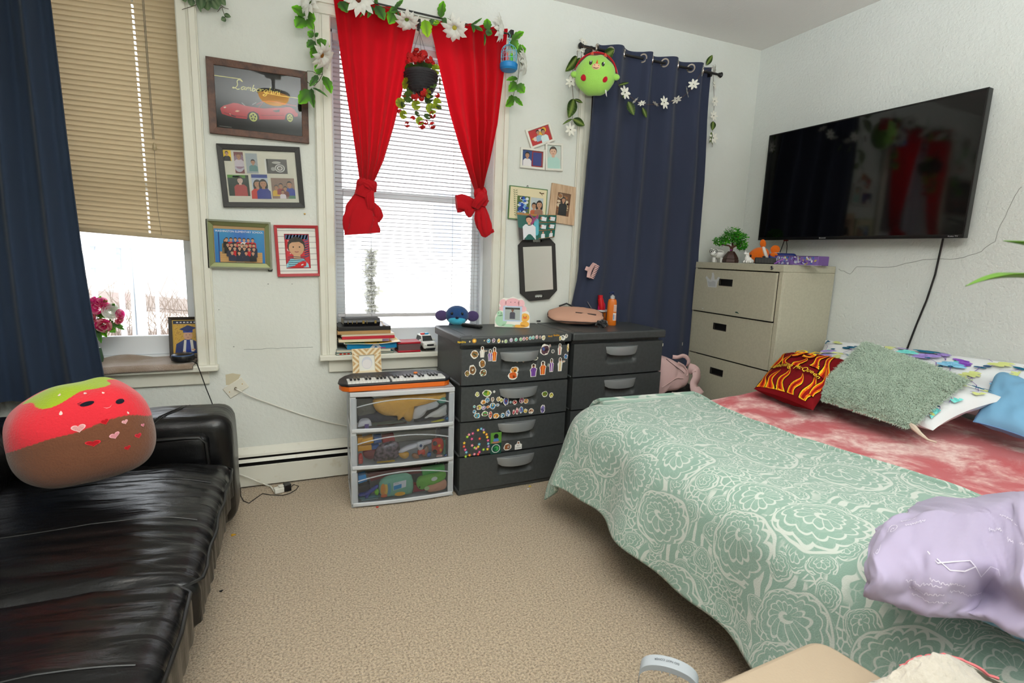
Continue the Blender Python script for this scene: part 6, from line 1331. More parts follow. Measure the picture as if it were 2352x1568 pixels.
for i, a in enumerate([(212, 297, 66, 18, 'letters', YE, 6), (275, 294, 12, 12, 'disc', (226, 200, 130)), (312, 288, 42, 40, 'sun', (236, 170, 50), (250, 220, 120)), (392, 286, 10, 10, 'disc', YE), (426, 288, 30, 34, 'disc', (50, 160, 200)), (466, 286, 26, 36, 'blob', (150, 120, 150)), (508, 288, 26, 36, 'blob', (230, 190, 60)), (538, 293, 14, 18, 'disc', (200, 200, 140)), (564, 291, 26, 30, 'disc', (150, 190, 110)), (607, 281, 28, 32, 'disc', (170, 150, 190)), (645, 278, 28, 30, 'disc', (90, 190, 170)), (683, 275, 26, 30, 'disc', (130, 190, 120)), (708, 271, 26, 30, 'disc', (190, 120, 150)), (732, 268, 22, 28, 'blob', (210, 120, 70)), (759, 265, 26, 30, 'disc', (70, 170, 180)), (783, 261, 26, 30, 'disc', (90, 180, 170)), (812, 257, 26, 32, 'disc', (190, 130, 140)), (838, 258, 12, 28, 'blob', (190, 120, 110)), (866, 262, 36, 40, 'blob', (226, 214, 170)), (920, 250, 40, 16, 'letters', (206, 150, 40), 4), (970, 242, 56, 18, 'letters', (206, 150, 40), 6), (1000, 266, 22, 40, 'blob', (220, 190, 70)), (1022, 262, 40, 46, 'blob', (230, 230, 224), (40, 40, 44)), (1048, 248, 26, 36, 'blob', (200, 190, 180), (60, 50, 50)),
       (318, 398, 62, 62, 'blob', (150, 110, 60), (120, 180, 160)), (378, 378, 42, 84, 'person', (226, 220, 210)), (400, 370, 40, 10, 'blob', (200, 160, 130)), (440, 404, 40, 90, 'person', PU), (474, 396, 44, 110, 'person', O_, (236, 160, 60)), (378, 472, 52, 66, 'blob', (140, 100, 56), (220, 150, 60)), (300, 522, 60, 76, 'blob', (130, 92, 54), (220, 210, 190)), (258, 552, 42, 46, 'blob', (150, 110, 60), (170, 190, 110)), (386, 545, 60, 56, 'blob', (134, 98, 54), (150, 200, 170)), (628, 447, 18, 18, 'blob', (230, 160, 80)), (656, 452, 18, 18, 'blob', (230, 160, 80)), (706, 452, 16, 16, 'blob', (230, 160, 80)), (622, 566, 84, 68, 'blob', O_, (220, 110, 50)), (634, 520, 70, 56, 'blob', (226, 150, 60), (120, 80, 60)), (798, 428, 58, 34, 'blob', (150, 160, 140), (220, 220, 210)), (880, 360, 90, 90, 'blob', (90, 60, 70), (70, 90, 150)), (920, 328, 18, 24, 'disc', (150, 90, 70)), (944, 372, 30, 30, 'blob', (120, 122, 120), (90, 94, 94)), (1000, 356, 40, 92, 'person', (224, 216, 206), (190, 70, 50)), (1068, 345, 20, 70, 'blob', (224, 190, 90)), (1050, 414, 36, 46, 'blob', (90, 110, 180), (70, 190, 190)), (786, 524, 66, 104, 'person', PU, (110, 64, 150)), (862, 506, 62, 112, 'person', O_, (236, 150, 60)), (932, 484, 44, 110, 'person', (128, 70, 160)), (906, 484, 14, 30, 'blob', (70, 110, 90)), (1002, 478, 46, 112, 'person', (228, 220, 206), (214, 180, 90)), (1030, 454, 34, 16, 'blob', (190, 140, 110)),
       (337, 716, 34, 40, 'blob', (190, 190, 90)), (410, 706, 76, 56, 'blob', (110, 160, 60), (220, 190, 60)), (470, 694, 20, 20, 'disc', (210, 210, 206)), (384, 778, 46, 34, 'blob', (226, 150, 60)), (416, 760, 40, 40, 'blob', (90, 150, 190)), (456, 756, 28, 40, 'blob', (170, 140, 120)), (505, 752, 36, 40, 'blob', (200, 170, 90)), (527, 762, 26, 40, 'blob', (190, 190, 80)), (564, 768, 46, 72, 'blob', (90, 100, 170), (206, 70, 60)), (601, 777, 20, 22, 'disc', (110, 180, 200)), (634, 777, 40, 38, 'blob', (206, 50, 50)), (688, 762, 46, 52, 'blob', (190, 110, 150)), (724, 768, 42, 42, 'blob', (226, 150, 60), (210, 210, 200)), (312, 815, 22, 24, 'blob', (90, 190, 190)), (350, 820, 42, 42, 'blob', (206, 190, 70), (150, 90, 140)), (386, 823, 34, 34, 'disc', (160, 140, 190)), (420, 816, 30, 24, 'blob', (226, 130, 60)), (457, 808, 46, 56, 'blob', (70, 140, 190), (220, 190, 90)), (497, 800, 34, 22, 'blob', (110, 150, 190)), (312, 855, 30, 30, 'blob', BL), (334, 886, 52, 46, 'blob', (70, 160, 190), (226, 160, 60)), (396, 872, 54, 44, 'blob', (90, 160, 80), (210, 90, 120)), (440, 878, 30, 62, 'blob', (206, 80, 50)), (484, 886, 54, 44, 'blob', (226, 150, 50)), (538, 883, 38, 40, 'blob', (80, 150, 190)), (580, 866, 40, 58, 'blob', (120, 150, 200)), (626, 857, 26, 42, 'blob', (206, 70, 90)), (652, 848, 26, 58, 'blob', (200, 90, 110)), (686, 838, 36, 60, 'blob', (90, 140, 200), (200, 90, 130)), (720, 848, 34, 36, 'blob', (226, 190, 60)), (764, 848, 50, 42, 'blob', (190, 140, 110)), (858, 832, 44, 76, 'blob', (130, 120, 180), (90, 90, 140)), (876, 712, 56, 50, 'blob', (110, 140, 50), (150, 110, 60)), (929, 722, 40, 44, 'blob', (200, 190, 50)),
       (492, 1064, 92, 92, 'card') if 0 else (487, 1108, 92, 176, 'card'), (578, 1138, 66, 60, 'blob', (140, 84, 50), (226, 220, 214)), (666, 1124, 62, 68, 'slate')]):
    sticker(*a, seed=i)
STC = [(236, 196, 40), (226, 60, 60), (226, 60, 150), (240, 130, 170), (90, 180, 220), (150, 210, 60), (240, 150, 40), (150, 110, 190)]
for i, (x, y) in enumerate([(345, 1005), (370, 994), (388, 1002), (303, 1032), (274, 1042), (260, 1060), (296, 1076), (358, 1073), (392, 1022), (412, 1038), (418, 1060), (424, 1086), (426, 1112), (428, 1134), (420, 1156), (388, 1160), (236, 1110), (234, 1138), (244, 1164), (252, 1184), (247, 1218), (278, 1206), (316, 1198), (346, 1198), (356, 1180), (330, 1152), (346, 1138), (354, 1118), (298, 1128), (318, 1146)]):
    sticker(x, y, 28, 28, 'star', STC[(0, 4, 7, 2, 3, 5, 2, 1, 0, 6, 0, 2, 4, 7, 0, 5, 0, 1, 2, 4, 5, 6, 3, 1, 2, 3, 0, 4, 3, 5)[i]], (250, 240, 150), i, i*.7)

# ------------------------------------------------------------------ on the file cabinet
TZ = CZ+.001
def on_cab(x, X): p = atX(x, 604, X); return V(p.x, p.y, TZ)
p = on_cab(1645, 2.90); f, k = spot(p); t = thing('piggy_bank', 'white pig figurine wearing round black glasses on the file cabinet', 'figurine', p); M_CER = mat('white_ceramic', (232, 230, 226), .2)
g = G(); g.ell(f, (.012, .01, .062), (.044, .046, .038), 22, 14); g.ell(f, (-.022, -.022, .068), (.030, .028, .029), 18, 12); g.ell(f, (-.030, -.048, .058), (.015, .012, .011), 14, 8)
for x, y in ((-.018, -.018), (.036, -.015), (-.005, .035), (.040, .03)): g.lathe(f.sub(x, y), [(0, 0), (.012, 0), (.013, .01), (.011, .035)], 12)
for x in (-.040, -.004): g.lathe(F(f(x, -.016, .088), f.u, f.v, f.w), [(.010, 0), (.007, .010), (0, .016)], 8)
g.build('body', M_CER, t)
for x in (-.040, -.012): 
    e = F(f(x, -.047, .078), f.u, f.w, -f.v); g = G(); g.tube([e(.0125*math.cos(2*PI*i/18), .0125*math.sin(2*PI*i/18), 0) for i in range(18)], .0018, 5, closed=True); g.build('glasses_rim', blp, t); g = G(); g.ell(e, (.002, -.001, -.003), (.005, .006, .003), 8, 6); g.build('eye', blp, t)
g = G(); g.tube([f(.001, -.047, .079), f(.03, -.03, .078), f(.05, .0, .076)], .0016, 5); g.tube([f(-.028, -.049, .079), f(-.024, -.049, .079)], .0016, 5); g.build('glasses_arm', blp, t, kind='stuff')
p = on_cab(1677, 2.93); f, k = spot(p); t = thing('bonsai_plant', 'artificial bonsai tree in a dark brown pot on the file cabinet', 'plant', p)
M_POT = mat('brown_pot', (66, 40, 34), .4)
g = G(); g.lathe(f, [(0, 0), (.052, 0), (.056, .004), (.056, .022), (.050, .026), (.054, .03), (.040, .056), (.026, .076), (.022, .082), (0, .08)], 6); g.build('pot', M_POT, t, smooth=False, bevel=.002)
g = G(); tr = mat('bonsai_bark', (88, 52, 34), .7)
B_ = [(f(0, 0, .08), f(-.005, 0, .11), f(-.02, 0, .122), f(-.07, 0, .128), f(-.10, 0, .125)), (f(0, 0, .08), f(.006, .01, .12), f(.0, .01, .16), f(.01, 0, .20)), (f(.003, 0, .11), f(.03, .0, .125), f(.06, 0, .12))]
for b in B_: g.tube(b, [.009, .008, .006, .004, .003][:len(b)], 7)
g.build('trunk', tr, t)
g = G(); rn = random.Random(4)
for i in range(2400):
    c = ((-.075, .0, .150, .052, .03), (.0, 0, .215, .055, .035), (.05, 0, .17, .05, .045), (-.02, 0, .165, .07, .03), (.065, 0, .125, .03, .035), (.0, .0, .19, .075, .03))[i % 6]
    q = V(rn.gauss(0, 1), rn.gauss(0, 1), rn.gauss(0, 1)).normalized()*rn.uniform(.6, 1.1); o = f(c[0]+q.x*c[3], q.y*.05, c[2]+q.z*c[4])
    d = (q+V(rn.gauss(0, .4), rn.gauss(0, .4), rn.gauss(.3, .4))).normalized(); s = d.orthogonal().normalized(); ln = rn.uniform(.010, .019); wd = ln*.34
    cc = ((70, 170, 36), (46, 140, 34), (104, 196, 46), (60, 156, 40))[rn.randrange(4)] if rn.random() > .012 else (170, 60, 130)
    g.add([o, o+d*ln*.45+s*wd, o+d*ln, o+d*ln*.45-s*wd], [(0, 1, 2, 3)], cc)
g.build('foliage', M_LEAF, t, smooth=False, recalc=False, kind='stuff')
g = G(); g.ell(f, (-.004, -.05, .09), (.008, .006, .007), 8, 6, (130, 50, 120)); g.build('flower_bud', PRINT, t)
p = on_cab(1714, 2.87); f, k = spot(p); t = thing('unicorn_figurine', 'small white sitting unicorn figurine on the file cabinet', 'figurine', p)
g = G(); g.ell(f, (.012, 0, .022), (.024, .018, .022), 16, 10); g.ell(f, (.0, -.004, .034), (.015, .013, .022), 14, 10); g.tube([f(0, -.004, .045), f(-.004, -.008, .060), f(-.008, -.012, .066)], [.010, .008, .007], 10); g.ell(f, (-.012, -.016, .066), (.012, .009, .009), 12, 8); g.lathe(F(f(-.010, -.016, .073), f.u, f.v, (f.w*.9-f.u*.2)), [(.003, 0), (0, .02)], 8)
for x, y in ((-.012, -.012), (.004, -.018), (.03, -.012)): g.tube([f(x, y, .018), f(x-.006, y-.006, .004)], .006, 8)
for i in range(5): g.ell(f, (.004+.002*i, .002, .066-.010*i), (.009, .008, .008), 10, 6)
g.ell(f, (.036, .006, .014), (.012, .010, .014), 10, 8); g.build('body', M_CER, t)
p = on_cab(1745, 3.05); f, k = spot(p); t = thing('fish_plush', 'orange plush clownfish with a white band on the file cabinet', 'plush toy', p); ORG = (224, 108, 28)
ff = F(f(.0, 0, .065), (f.u*.92+f.w*.38), f.v)
g = G(); g.ell(ff, (-.008, 0, 0), (.078, .045, .054), 28, 16, ORG, lambda d: 1-.18*max(0, d.x)); g.build('body', PLUSH_PRINT, t)
g = G(); g.lathe(F(ff(.030, 0, 0), ff.v, ff.w, ff.u), [(.040, -.012), (.0475, -.006), (.0465, .004), (.040, .010)], 28, (232, 226, 218)); g.v = [tuple(V(*q)) for q in g.v]; g.build('white_band', PLUSH_PRINT, t)
for o, d, l, w_ in ((ff(.03, 0, .04), (ff.u*.2+ff.w), .055, .02), (ff(.068, 0, .0), (ff.u), .055, .03), (ff(.058, -.01, -.02), (ff.u*.8-ff.w*.6), .05, .018), (ff(-.01, -.035, -.02), (-ff.v*.6-ff.w*.5+ff.u*.4), .04, .016)):
    e = F(o, V(*d), f.v); g = G(); g.ell(e, (l*.5, 0, 0), (l*.55, .009, w_), 14, 8, ORG); g.build('fin', PLUSH_PRINT, t)
for s in (-1,): g = G(); g.ell(ff, (-.062, -.030, .012), (.009, .006, .010), 10, 6, (26, 24, 24)); g.build('eye', PRINT, t)
p = on_cab(1757, 2.95); f, k = spot(p); g = G(); g.box(f, -.065, .065, -.03, .05, 0, .042); t = thing('clock_radio', 'black patterned box in front of the orange fish plush', 'box', p); g.build('case', pl((24, 22, 24), .3), t, bevel=.006)
pr = Print(lambda a, b, c: f(a, -.0302-c, b)); rn = random.Random(2); [pr.rect(x, y, x+.009, y+.003, (70, 66, 62)) for x in [-.055+.018*i for i in range(6)] for y in (.006, .014, .022, .03)]; pr.build('case_print', PRINT, t, smooth=False, recalc=False, kind='stuff')
G().lathe(f.sub(-.01, 0, .042), [(.009, 0), (.009, .010), (0, .012)], 12).build('knob', blp, t)
def caseprint(f, w, h, seed, par):
    pr = Print(lambda a, b, c: f(a, -c, b), .0004, .0001); rn = random.Random(seed); pr.rect(.002, .002, w-.002, h-.002, (132, 104, 176)); pr.up()
    for i in range(46): x, y = rn.uniform(.008, w-.008), rn.uniform(.006, h-.006); r = rn.uniform(.004, .010); pr.circ(min(max(x, r+.002), w-r-.002), min(max(y, r*.8+.002), h-r*.8-.002), r, r*rn.uniform(.5, .8), [(70, 120, 190), (190, 200, 226), (226, 224, 232), (90, 60, 150), (60, 60, 90), (200, 180, 90)][rn.randrange(6)], 8, rn.random()*3); (i % 4 == 3) and pr.up()
    pr.build('case_print', PRINT, par, smooth=False, recalc=False)
X_ = 3.06; pa, pb, pc = on_cab(1778, X_), on_cab(1814, X_), on_cab(1879, X_)
for q0, q1, lb in ((pa, pb, 'short purple butterfly patterned pencil case on the file cabinet'), (pb, pc, 'long purple butterfly patterned pencil case at the right end of the file cabinet')):
    u = (q1-q0); w = u.length-.002; f = F(q0, u, (1, 0, 0), (0, 0, 1)); f = F(q0, u, V(u.y, -u.x, 0)*-1, (0, 0, 1)); f.v = V(0, 0, 1).cross(f.u)
    t = thing('pencil_case', lb, 'pencil case', f(w/2, .05, 0), 'purple pencil cases'); G().box(f, 0, w, 0, .10, 0, .060).build('case', pl((116, 84, 150), .5), t, bevel=.004); caseprint(f, w, .060, 3 if lb[0] == 's' else 5, t)
    g = G(); g.tube([f(0, -.001, .058), f(w, -.001, .058)], .002, 4); g.build('zip_line', pl((80, 50, 110), .4), t)
f, k = spot(on_cab(1795, 3.15)); t = thing('glasses_case', 'blue curved case behind the purple pencil cases', 'case', f.o); g = G(); rbox(g, f.sub(0, .0, .040), .090, .028, .038, .026, 12, 6, 6); g.build('shell', pl((34, 48, 120), .35), t); g = G(); g.box(f, -.05, -.01, -.024, .0, .0775, .0805); g.build('label', pl((190, 200, 220), .5), t)
f, k = spot(on_cab(1790, 2.93)); g = G(); g.tube([f(-.03, 0, .003), f(-.005, .0, .018), f(.012, .01, .03), f(.026, .02, .036)], .0045, 6); one(g, 'wrist_strap', pl((150, 90, 180), .6), 'purple fabric strap in front of the pencil cases', 'strap')
q = on_cab(1850, 2.98); f, k = spot(q); g = G(); g.box(f, -.07, .09, -.04, .04, 0, .0012); one(g, 'paper_sheet', mat('plain_paper', (224, 222, 216), .7), 'white sheet of paper under the purple pencil cases', 'paper')
# crown sticker and things caught in the drawers
ZC = zm(1560, 480, 4.1263); dr1 = [o for o in CAB.children if o.name.startswith('drawer') and 'bay' not in o.name][0]
xp = CX0-.0148; fc = F((xp, CY1, 0), (0, -1, 0), (0, 0, 1), (-1, 0, 0))
def onc(x, y): p = atX(*ZC(x, y), xp); return (CY1-p.y, p.z)
pr = Print(fc, .0004); pr.poly([onc(*q) for q in ((272, 738), (262, 668), (250, 648), (262, 632), (280, 656), (298, 672), (312, 628), (310, 606), (324, 598), (332, 620), (336, 668), (352, 668), (372, 642), (388, 650), (382, 668), (366, 684), (352, 744))], (206, 208, 208)); pr.up(); pr.poly([onc(*q) for q in ((280, 730), (272, 682), (300, 690), (322, 680), (345, 688), (345, 735))], (186, 188, 190)); pr.build('crown_sticker', PRINT, dr1, smooth=False, recalc=False)
p = atX(*ZC(545, 978), CX0-.012); g = G(); g.ell(F(p, (0, -1, 0), (0, 0, 1), (-1, 0, 0)), (0, 0, 0), (.014, .005, .006), 12, 8); g.tube([p, p+V(0, -.02, -.006)], .004, 5); one(g, 'green_clip', pl((28, 70, 60), .5), 'dark green clip caught between the top cabinet drawers', 'clip')
p = atX(*ZC(225, 942), CX0-.012); g = G(); g.ell(F(p), (0, 0, 0), (.004, .012, .005), 10, 6); g.tube([p+V(0, .01, .006), p+V(0, .016, .014)], .0015, 4); g.tube([p+V(0, -.01, -.004), p+V(0, -.024, -.005)], .0015, 4); one(g, 'white_twist', pl((214, 212, 204), .5), 'white twist of plastic caught between the top cabinet drawers', 'scrap')
# ================================================================== white drawer unit
UW, UD, UH = .553, .375, .635
F3 = rotZ((.240, 2.703, 0), -2.4)
M_WPL = mat('white_plastic', (233, 235, 238), .38, trans=.35)
M_CLR = clear_mat('clear_plastic', tint=(244, 246, 250), refl=.8, rough=.08, haze=.025)
M_CLR2 = clear_mat('milky_plastic', tint=(240, 243, 248), refl=.6, rough=.15, haze=.32)
U = thing('drawer_unit', 'white three-drawer unit with clear fronts full of clothes and toys', 'drawers', F3(UW/2, UD/2, 0))
def bowed(g, x0, x1, y_, bow, z0, z1, th):
    n = 14; P = []
    for k in range(n+1):
        x = x0+(x1-x0)*k/n; s = 2*k/n-1; y = y_-bow*(1-s*s); P += [F3(x, y, z0), F3(x, y, z1), F3(x, y+th, z1), F3(x, y+th, z0)]
    fs = [(k*4+j, k*4+(j+1) % 4, k*4+4+(j+1) % 4, k*4+4+j) for k in range(n) for j in range(4)]+[(3, 2, 1, 0), (n*4, n*4+1, n*4+2, n*4+3)]
    g.add(P, fs)
g = G(); g.box(F3, 0, UW, .008, UD, UH-.026, UH); bowed(g, 0, UW, .012, .016, UH-.026, UH, .02); g.build('lid', M_WPL, U, bevel=.004)
g = G()
for x in (0, UW-.03):
    for y in (.012, UD-.03): g.box(F3, x, x+.03, y, y+.026, .02, UH-.026)
for z in (.0, .207, .410): g.box(F3, .0, UW, .014, UD, z, z+.008)
g.build('frame', M_WPL, U, bevel=.003)
for x in (.004, UW-.006): G().box(F3, x, x+.002, .038, UD-.03, .02, UH-.026).build('side_panel', M_CLR2, U, smooth=False)
ZD = [(.010, .200), (.217, .405), (.420, .605)]
for za, zb in ZD:
    g = G(); bowed(g, .006, UW-.006, .004, .016, za, za+.020, .016); d = g.build('drawer', M_WPL, U, bevel=.003)
    g = G(); bowed(g, .032, UW-.032, .006, .014, za+.020, zb-.003, .0022); g.build('clear_front', M_CLR, d, ang=60)
    g = G(); bowed(g, .006, .034, .007, .001, za+.020, zb-.003, .004); bowed(g, UW-.034, UW-.006, .007, .001, za+.020, zb-.003, .004); g.build('milky_edge', M_CLR2, d, kind='stuff')
    g = G(); n = 20; P = []
    for k in range(n+1):
        s = k/n; x = .034+(UW-.068)*s; y = .004-.014*(1-(2*s-1)**2); zz = zb-.052+.034*(1-(2*s-1)**2)*1.0
        P += [F3(x, y, zz), F3(x, y-.007, zz+.004), F3(x, y, zz+.0075)]
    g.add(P, [(k*3+j, k*3+(j+1) % 3, k*3+3+(j+1) % 3, k*3+3+j) for k in range(n) for j in range(3)]); g.build('grip_lip', M_CLR2, d, ang=60)
def inU(x, y, off=.03):     # photo zoom pixel (760,800 x4.1263) -> unit coordinates at depth off behind the front
    r = ray(760+x/4.1263, 800+y/4.1263); k = (F3.o+F3.v*off-CAM).dot(F3.v)/r.dot(F3.v); q = CAM+r*k-F3.o; return q.dot(F3.u), q.z
CM = {}
def stuffing(label, cat, name, poly, off, th, col, m=None, seed=0, puff=.6, wr=.012, clampz=None):
    """a soft or solid item whose front outline is poly, off behind the front, th deep"""
    pts = [inU(x, y, off) for x, y in poly]; zmin = next(za for za, zb in reversed(ZD) if min(p[1] for p in pts) > za-.02)+.0215
    zmax = next(zb for za, zb in ZD if zb > zmin)-.012; pts = [(min(max(x, .04), UW-.04), min(max(z, zmin), zmax)) for x, z in pts]; n = len(pts); cx, cz = sum(p[0] for p in pts)/n, sum(p[1] for p in pts)/n
    # round the outline, then puff it
    fine = []
    for i in range(n):
        p0, p1, p2, p3 = pts[i-1], pts[i], pts[(i+1) % n], pts[(i+2) % n]
        for t in (0, .34, .67): fine.append(tuple(.5*(2*p1[j]+(p2[j]-p0[j])*t+(2*p0[j]-5*p1[j]+4*p2[j]-p3[j])*t*t+(3*p1[j]-p0[j]-3*p2[j]+p3[j])*t**3) if puff else p1[j]+(p2[j]-p1[j])*t for j in (0, 1)))
    m_ = len(fine); vs, fs = [], []; prof = ((1.0, th*.5), (.97, th*.25), (.8, th*.06), (.45, 0), (0, -.004*(puff > 0))) if puff else ((1, th), (1, 0), (.97, -.0005), (.5, -.0005), (0, -.0005))
    for k, y in prof:
        for x, z in fine:
            xx, zz = cx+(x-cx)*k, max(cz+(z-cz)*k, zmin); vs.append(F3(xx, off+y+wr*nz(xx*22+seed, zz*22, seed)*(puff > 0), zz))
    for r in range(len(prof)-1):
        for i in range(m_): fs.append((r*m_+i, r*m_+(i+1) % m_, (r+1)*m_+(i+1) % m_, (r+1)*m_+i))
    vs += [F3(cx+(x-cx)*.9, off+th, max(cz+(z-cz)*.9, zmin)) for x, z in fine]; b = len(prof)*m_
    for i in range(m_): fs.append((i, b+i, b+(i+1) % m_, (i+1) % m_))
    fs.append(tuple(b+i for i in range(m_)))
    g = G(); g.add(vs, fs, col); t = g.build(name, m or mat('cloth_%d_%d_%d' % col, col, .85, bump=(60, .3)), None, ang=50, label=label, category=cat); return t, lambda a, b_, c: F3(cx+a, off-.006-c, cz+b_)
TOY = lambda c: mat('toy_%d_%d_%d' % c, c, .35)
for a in [('grey green folded garment at the left of the top clear drawer', 'garment', 'folded_garment', [(210, 490), (420, 500), (420, 640), (260, 680), (215, 640)], .09, .10, (96, 98, 88)), ('navy folded garment low in the top clear drawer', 'garment', 'folded_garment', [(215, 650), (420, 620), (700, 660), (720, 740), (400, 740), (220, 740)], .075, .10, (40, 46, 62)), ('yellow shirt bundled in the top clear drawer', 'shirt', 'shirt', [(402, 510), (470, 490), (620, 470), (800, 450), (1050, 415), (1110, 425), (1100, 470), (1010, 500), (830, 520), (800, 560), (775, 690), (720, 700), (690, 660), (640, 690), (630, 650), (520, 650), (430, 600)], .028, .07, (232, 176, 76)), ('white shirt at the right of the yellow one in the top clear drawer', 'shirt', 'shirt', [(805, 560), (900, 510), (1020, 500), (1020, 560), (920, 590), (880, 650), (780, 680)], .030, .06, (214, 212, 208)), ('black and white striped garment at the right of the top clear drawer', 'garment', 'striped_garment', [(800, 710), (900, 640), (1060, 560), (1090, 640), (1060, 670), (900, 720), (820, 740)], .032, .07, (44, 44, 50)), ('cream sock at the right end of the top clear drawer', 'sock', 'sock', [(1060, 560), (1100, 540), (1120, 600), (1090, 640), (930, 665), (900, 655)], .022, .03, (222, 218, 208)), ('teal cloth in the top right corner of the top clear drawer', 'cloth', 'cloth', [(1010, 490), (1080, 465), (1095, 510), (1030, 525)], .030, .03, (96, 168, 140)), ('olive garment at the bottom of the top clear drawer', 'garment', 'folded_garment', [(390, 760), (500, 715), (640, 695), (710, 720), (700, 760), (430, 775)], .040, .05, (92, 98, 78)), ('pink cloth along the bottom of the top clear drawer', 'cloth', 'cloth', [(440, 772), (560, 750), (700, 745), (710, 765), (480, 785)], .030, .02, (206, 90, 110)), ('yellow strap at the bottom right of the top clear drawer', 'strap', 'strap', [(955, 715), (1060, 672), (1075, 685), (970, 728)], .020, .012, (216, 206, 60))]: stuffing(*a, seed=len(a[0]))
t, fr = stuffing('white padded case with a purple label in the top clear drawer', 'case', 'padded_case', [(218, 740), (290, 690), (370, 685), (390, 730), (380, 770), (280, 785), (225, 785)], .022, .05, (222, 220, 222)); Print(fr, .003).rect(.0, -.018, .022, .008, (92, 70, 140)).build('label', PRINT, t, smooth=False, recalc=False)
t, fr = stuffing('blue and white cloth badge in the top clear drawer', 'badge', 'badge', [(1088, 655), (1140, 628), (1165, 650), (1160, 680), (1115, 700)], .016, .005, (214, 224, 228), puff=0); pr = Print(fr, .0); pr.circ(0, 0, .013, .015, (40, 70, 110), 8); pr.up(); pr.circ(0, .002, .006, .006, (90, 160, 200), 8); pr.build('badge_print', PRINT, t, smooth=False, recalc=False)
YB, RB, BB = (236, 170, 34), (196, 44, 40), (60, 100, 160)
for a in [('yellow toy block at the left of the middle clear drawer', 'toy', 'toy_block', [(215, 850), (300, 845), (300, 900), (215, 915)], .06, .05, YB), ('second yellow toy block leaning in the middle clear drawer', 'toy', 'toy_block', [(290, 870), (395, 838), (405, 895), (290, 912)], .045, .05, YB), ('lower yellow toy block in the middle clear drawer', 'toy', 'toy_block', [(215, 930), (385, 915), (390, 960), (215, 980)], .055, .05, YB), ('blue toy block in the middle clear drawer', 'toy', 'toy_block', [(410, 845), (480, 835), (480, 890), (410, 900)], .06, .05, BB), ('lower blue toy block in the middle clear drawer', 'toy', 'toy_block', [(385, 925), (455, 910), (460, 945), (385, 960)], .055, .04, BB), ('red toy block in the middle clear drawer', 'toy', 'toy_block', [(490, 840), (600, 825), (610, 880), (490, 895)], .06, .05, (160, 56, 60)), ('yellow toy bar at the front of the middle clear drawer', 'toy', 'toy_bar', [(438, 1090), (605, 1068), (608, 1090), (440, 1112)], .016, .02, (240, 196, 30)), ('blue and green toy slab at the right of the middle clear drawer', 'toy', 'toy_slab', [(1070, 870), (1105, 860), (1100, 1010), (1065, 1010)], .04, .03, (50, 110, 90)), ('pale toy tile at the front right of the middle clear drawer', 'toy', 'toy_tile', [(998, 1018), (1055, 1010), (1055, 1040), (1000, 1045)], .018, .01, (236, 196, 180)), ('orange toy stick at the right of the middle clear drawer', 'toy', 'toy_stick', [(1092, 830), (1110, 822), (1112, 900), (1094, 910)], .03, .01, (206, 110, 50))]: stuffing(*a, m=TOY(a[6]), puff=0)
for a in [('dark red toy bowl in the middle clear drawer', 'toy', 'toy_bowl', [(310, 985), (440, 955), (430, 1040), (370, 1060), (320, 1040)], .05, .05, (120, 36, 42)), ('see-through bag of small dark toys in the middle clear drawer', 'bag', 'toy_bag', [(450, 940), (620, 890), (660, 960), (640, 1040), (520, 1075), (410, 1085)], .03, .05, (96, 84, 92)), ('white toy plane in the middle clear drawer', 'toy', 'toy_plane', [(640, 985), (720, 935), (860, 890), (950, 870), (950, 900), (820, 945), (700, 975), (660, 1000)], .028, .03, (222, 220, 222)), ('yellow toy truck body in the middle clear drawer', 'toy', 'toy_truck', [(650, 1000), (735, 990), (740, 1030), (700, 1050), (655, 1030)], .025, .03, (216, 160, 50)), ('small brown toy figure in the middle clear drawer', 'toy', 'toy_figure', [(770, 1020), (790, 1000), (830, 1010), (835, 1060), (790, 1075)], .022, .02, (160, 110, 70)), ('red toy crab in the middle clear drawer', 'toy', 'toy_crab', [(825, 975), (860, 960), (895, 970), (890, 1010), (850, 1000), (830, 1015)], .020, .02, (214, 74, 50)), ('blue toy clip in the middle clear drawer', 'toy', 'toy_clip', [(915, 1000), (950, 990), (950, 1030), (920, 1035)], .024, .02, (50, 100, 170)), ('tan toy figure in the middle clear drawer', 'toy', 'toy_figure', [(860, 990), (910, 930), (930, 960), (905, 1030), (870, 1030)], .034, .02, (150, 116, 96)), ('blue toy hook at the right end of the middle clear drawer', 'toy', 'toy_hook', [(1075, 1020), (1120, 1000), (1115, 1025), (1080, 1035)], .02, .01, (60, 110, 190))]: stuffing(*a, m=TOY(a[6]) if a[2] != 'toy_bag' else mat('bagged_toys', (120, 104, 112), .2, var=(55, (60, 52, 58), .4, .6)), wr=.006)
def toycar(label, poly, off, col):
    t, fr = stuffing(label, 'toy car', 'toy_car', poly, off, .03, col, m=TOY(col), wr=.002); return t, fr
t, fr = toycar('red toy fire engine at the left of the middle clear drawer', [(235, 1020), (295, 1005), (308, 1060), (300, 1105), (260, 1120), (238, 1090)], .02, (196, 40, 36)); pr = Print(fr, .001); [pr.rect(-.009, -.012+.009*i, .007, -.008+.009*i, (240, 120, 110)) for i in range(3)]; pr.build('ladder_print', PRINT, t, smooth=False, recalc=False, kind='stuff')
t, fr = toycar('red and yellow toy racing car at the right of the middle clear drawer', [(965, 880), (1010, 855), (1060, 865), (1075, 930), (1050, 1000), (1000, 1010), (962, 980)], .02, (206, 56, 36))
for b in (.024, -.024): g = G(); e = F(fr(-.020, b, .003), F3.u, F3.w, -F3.v); g.lathe(e, [(.012, -.006), (.012, .004), (.006, .006), (0, .005)], 14); g.build('wheel', blp, t)
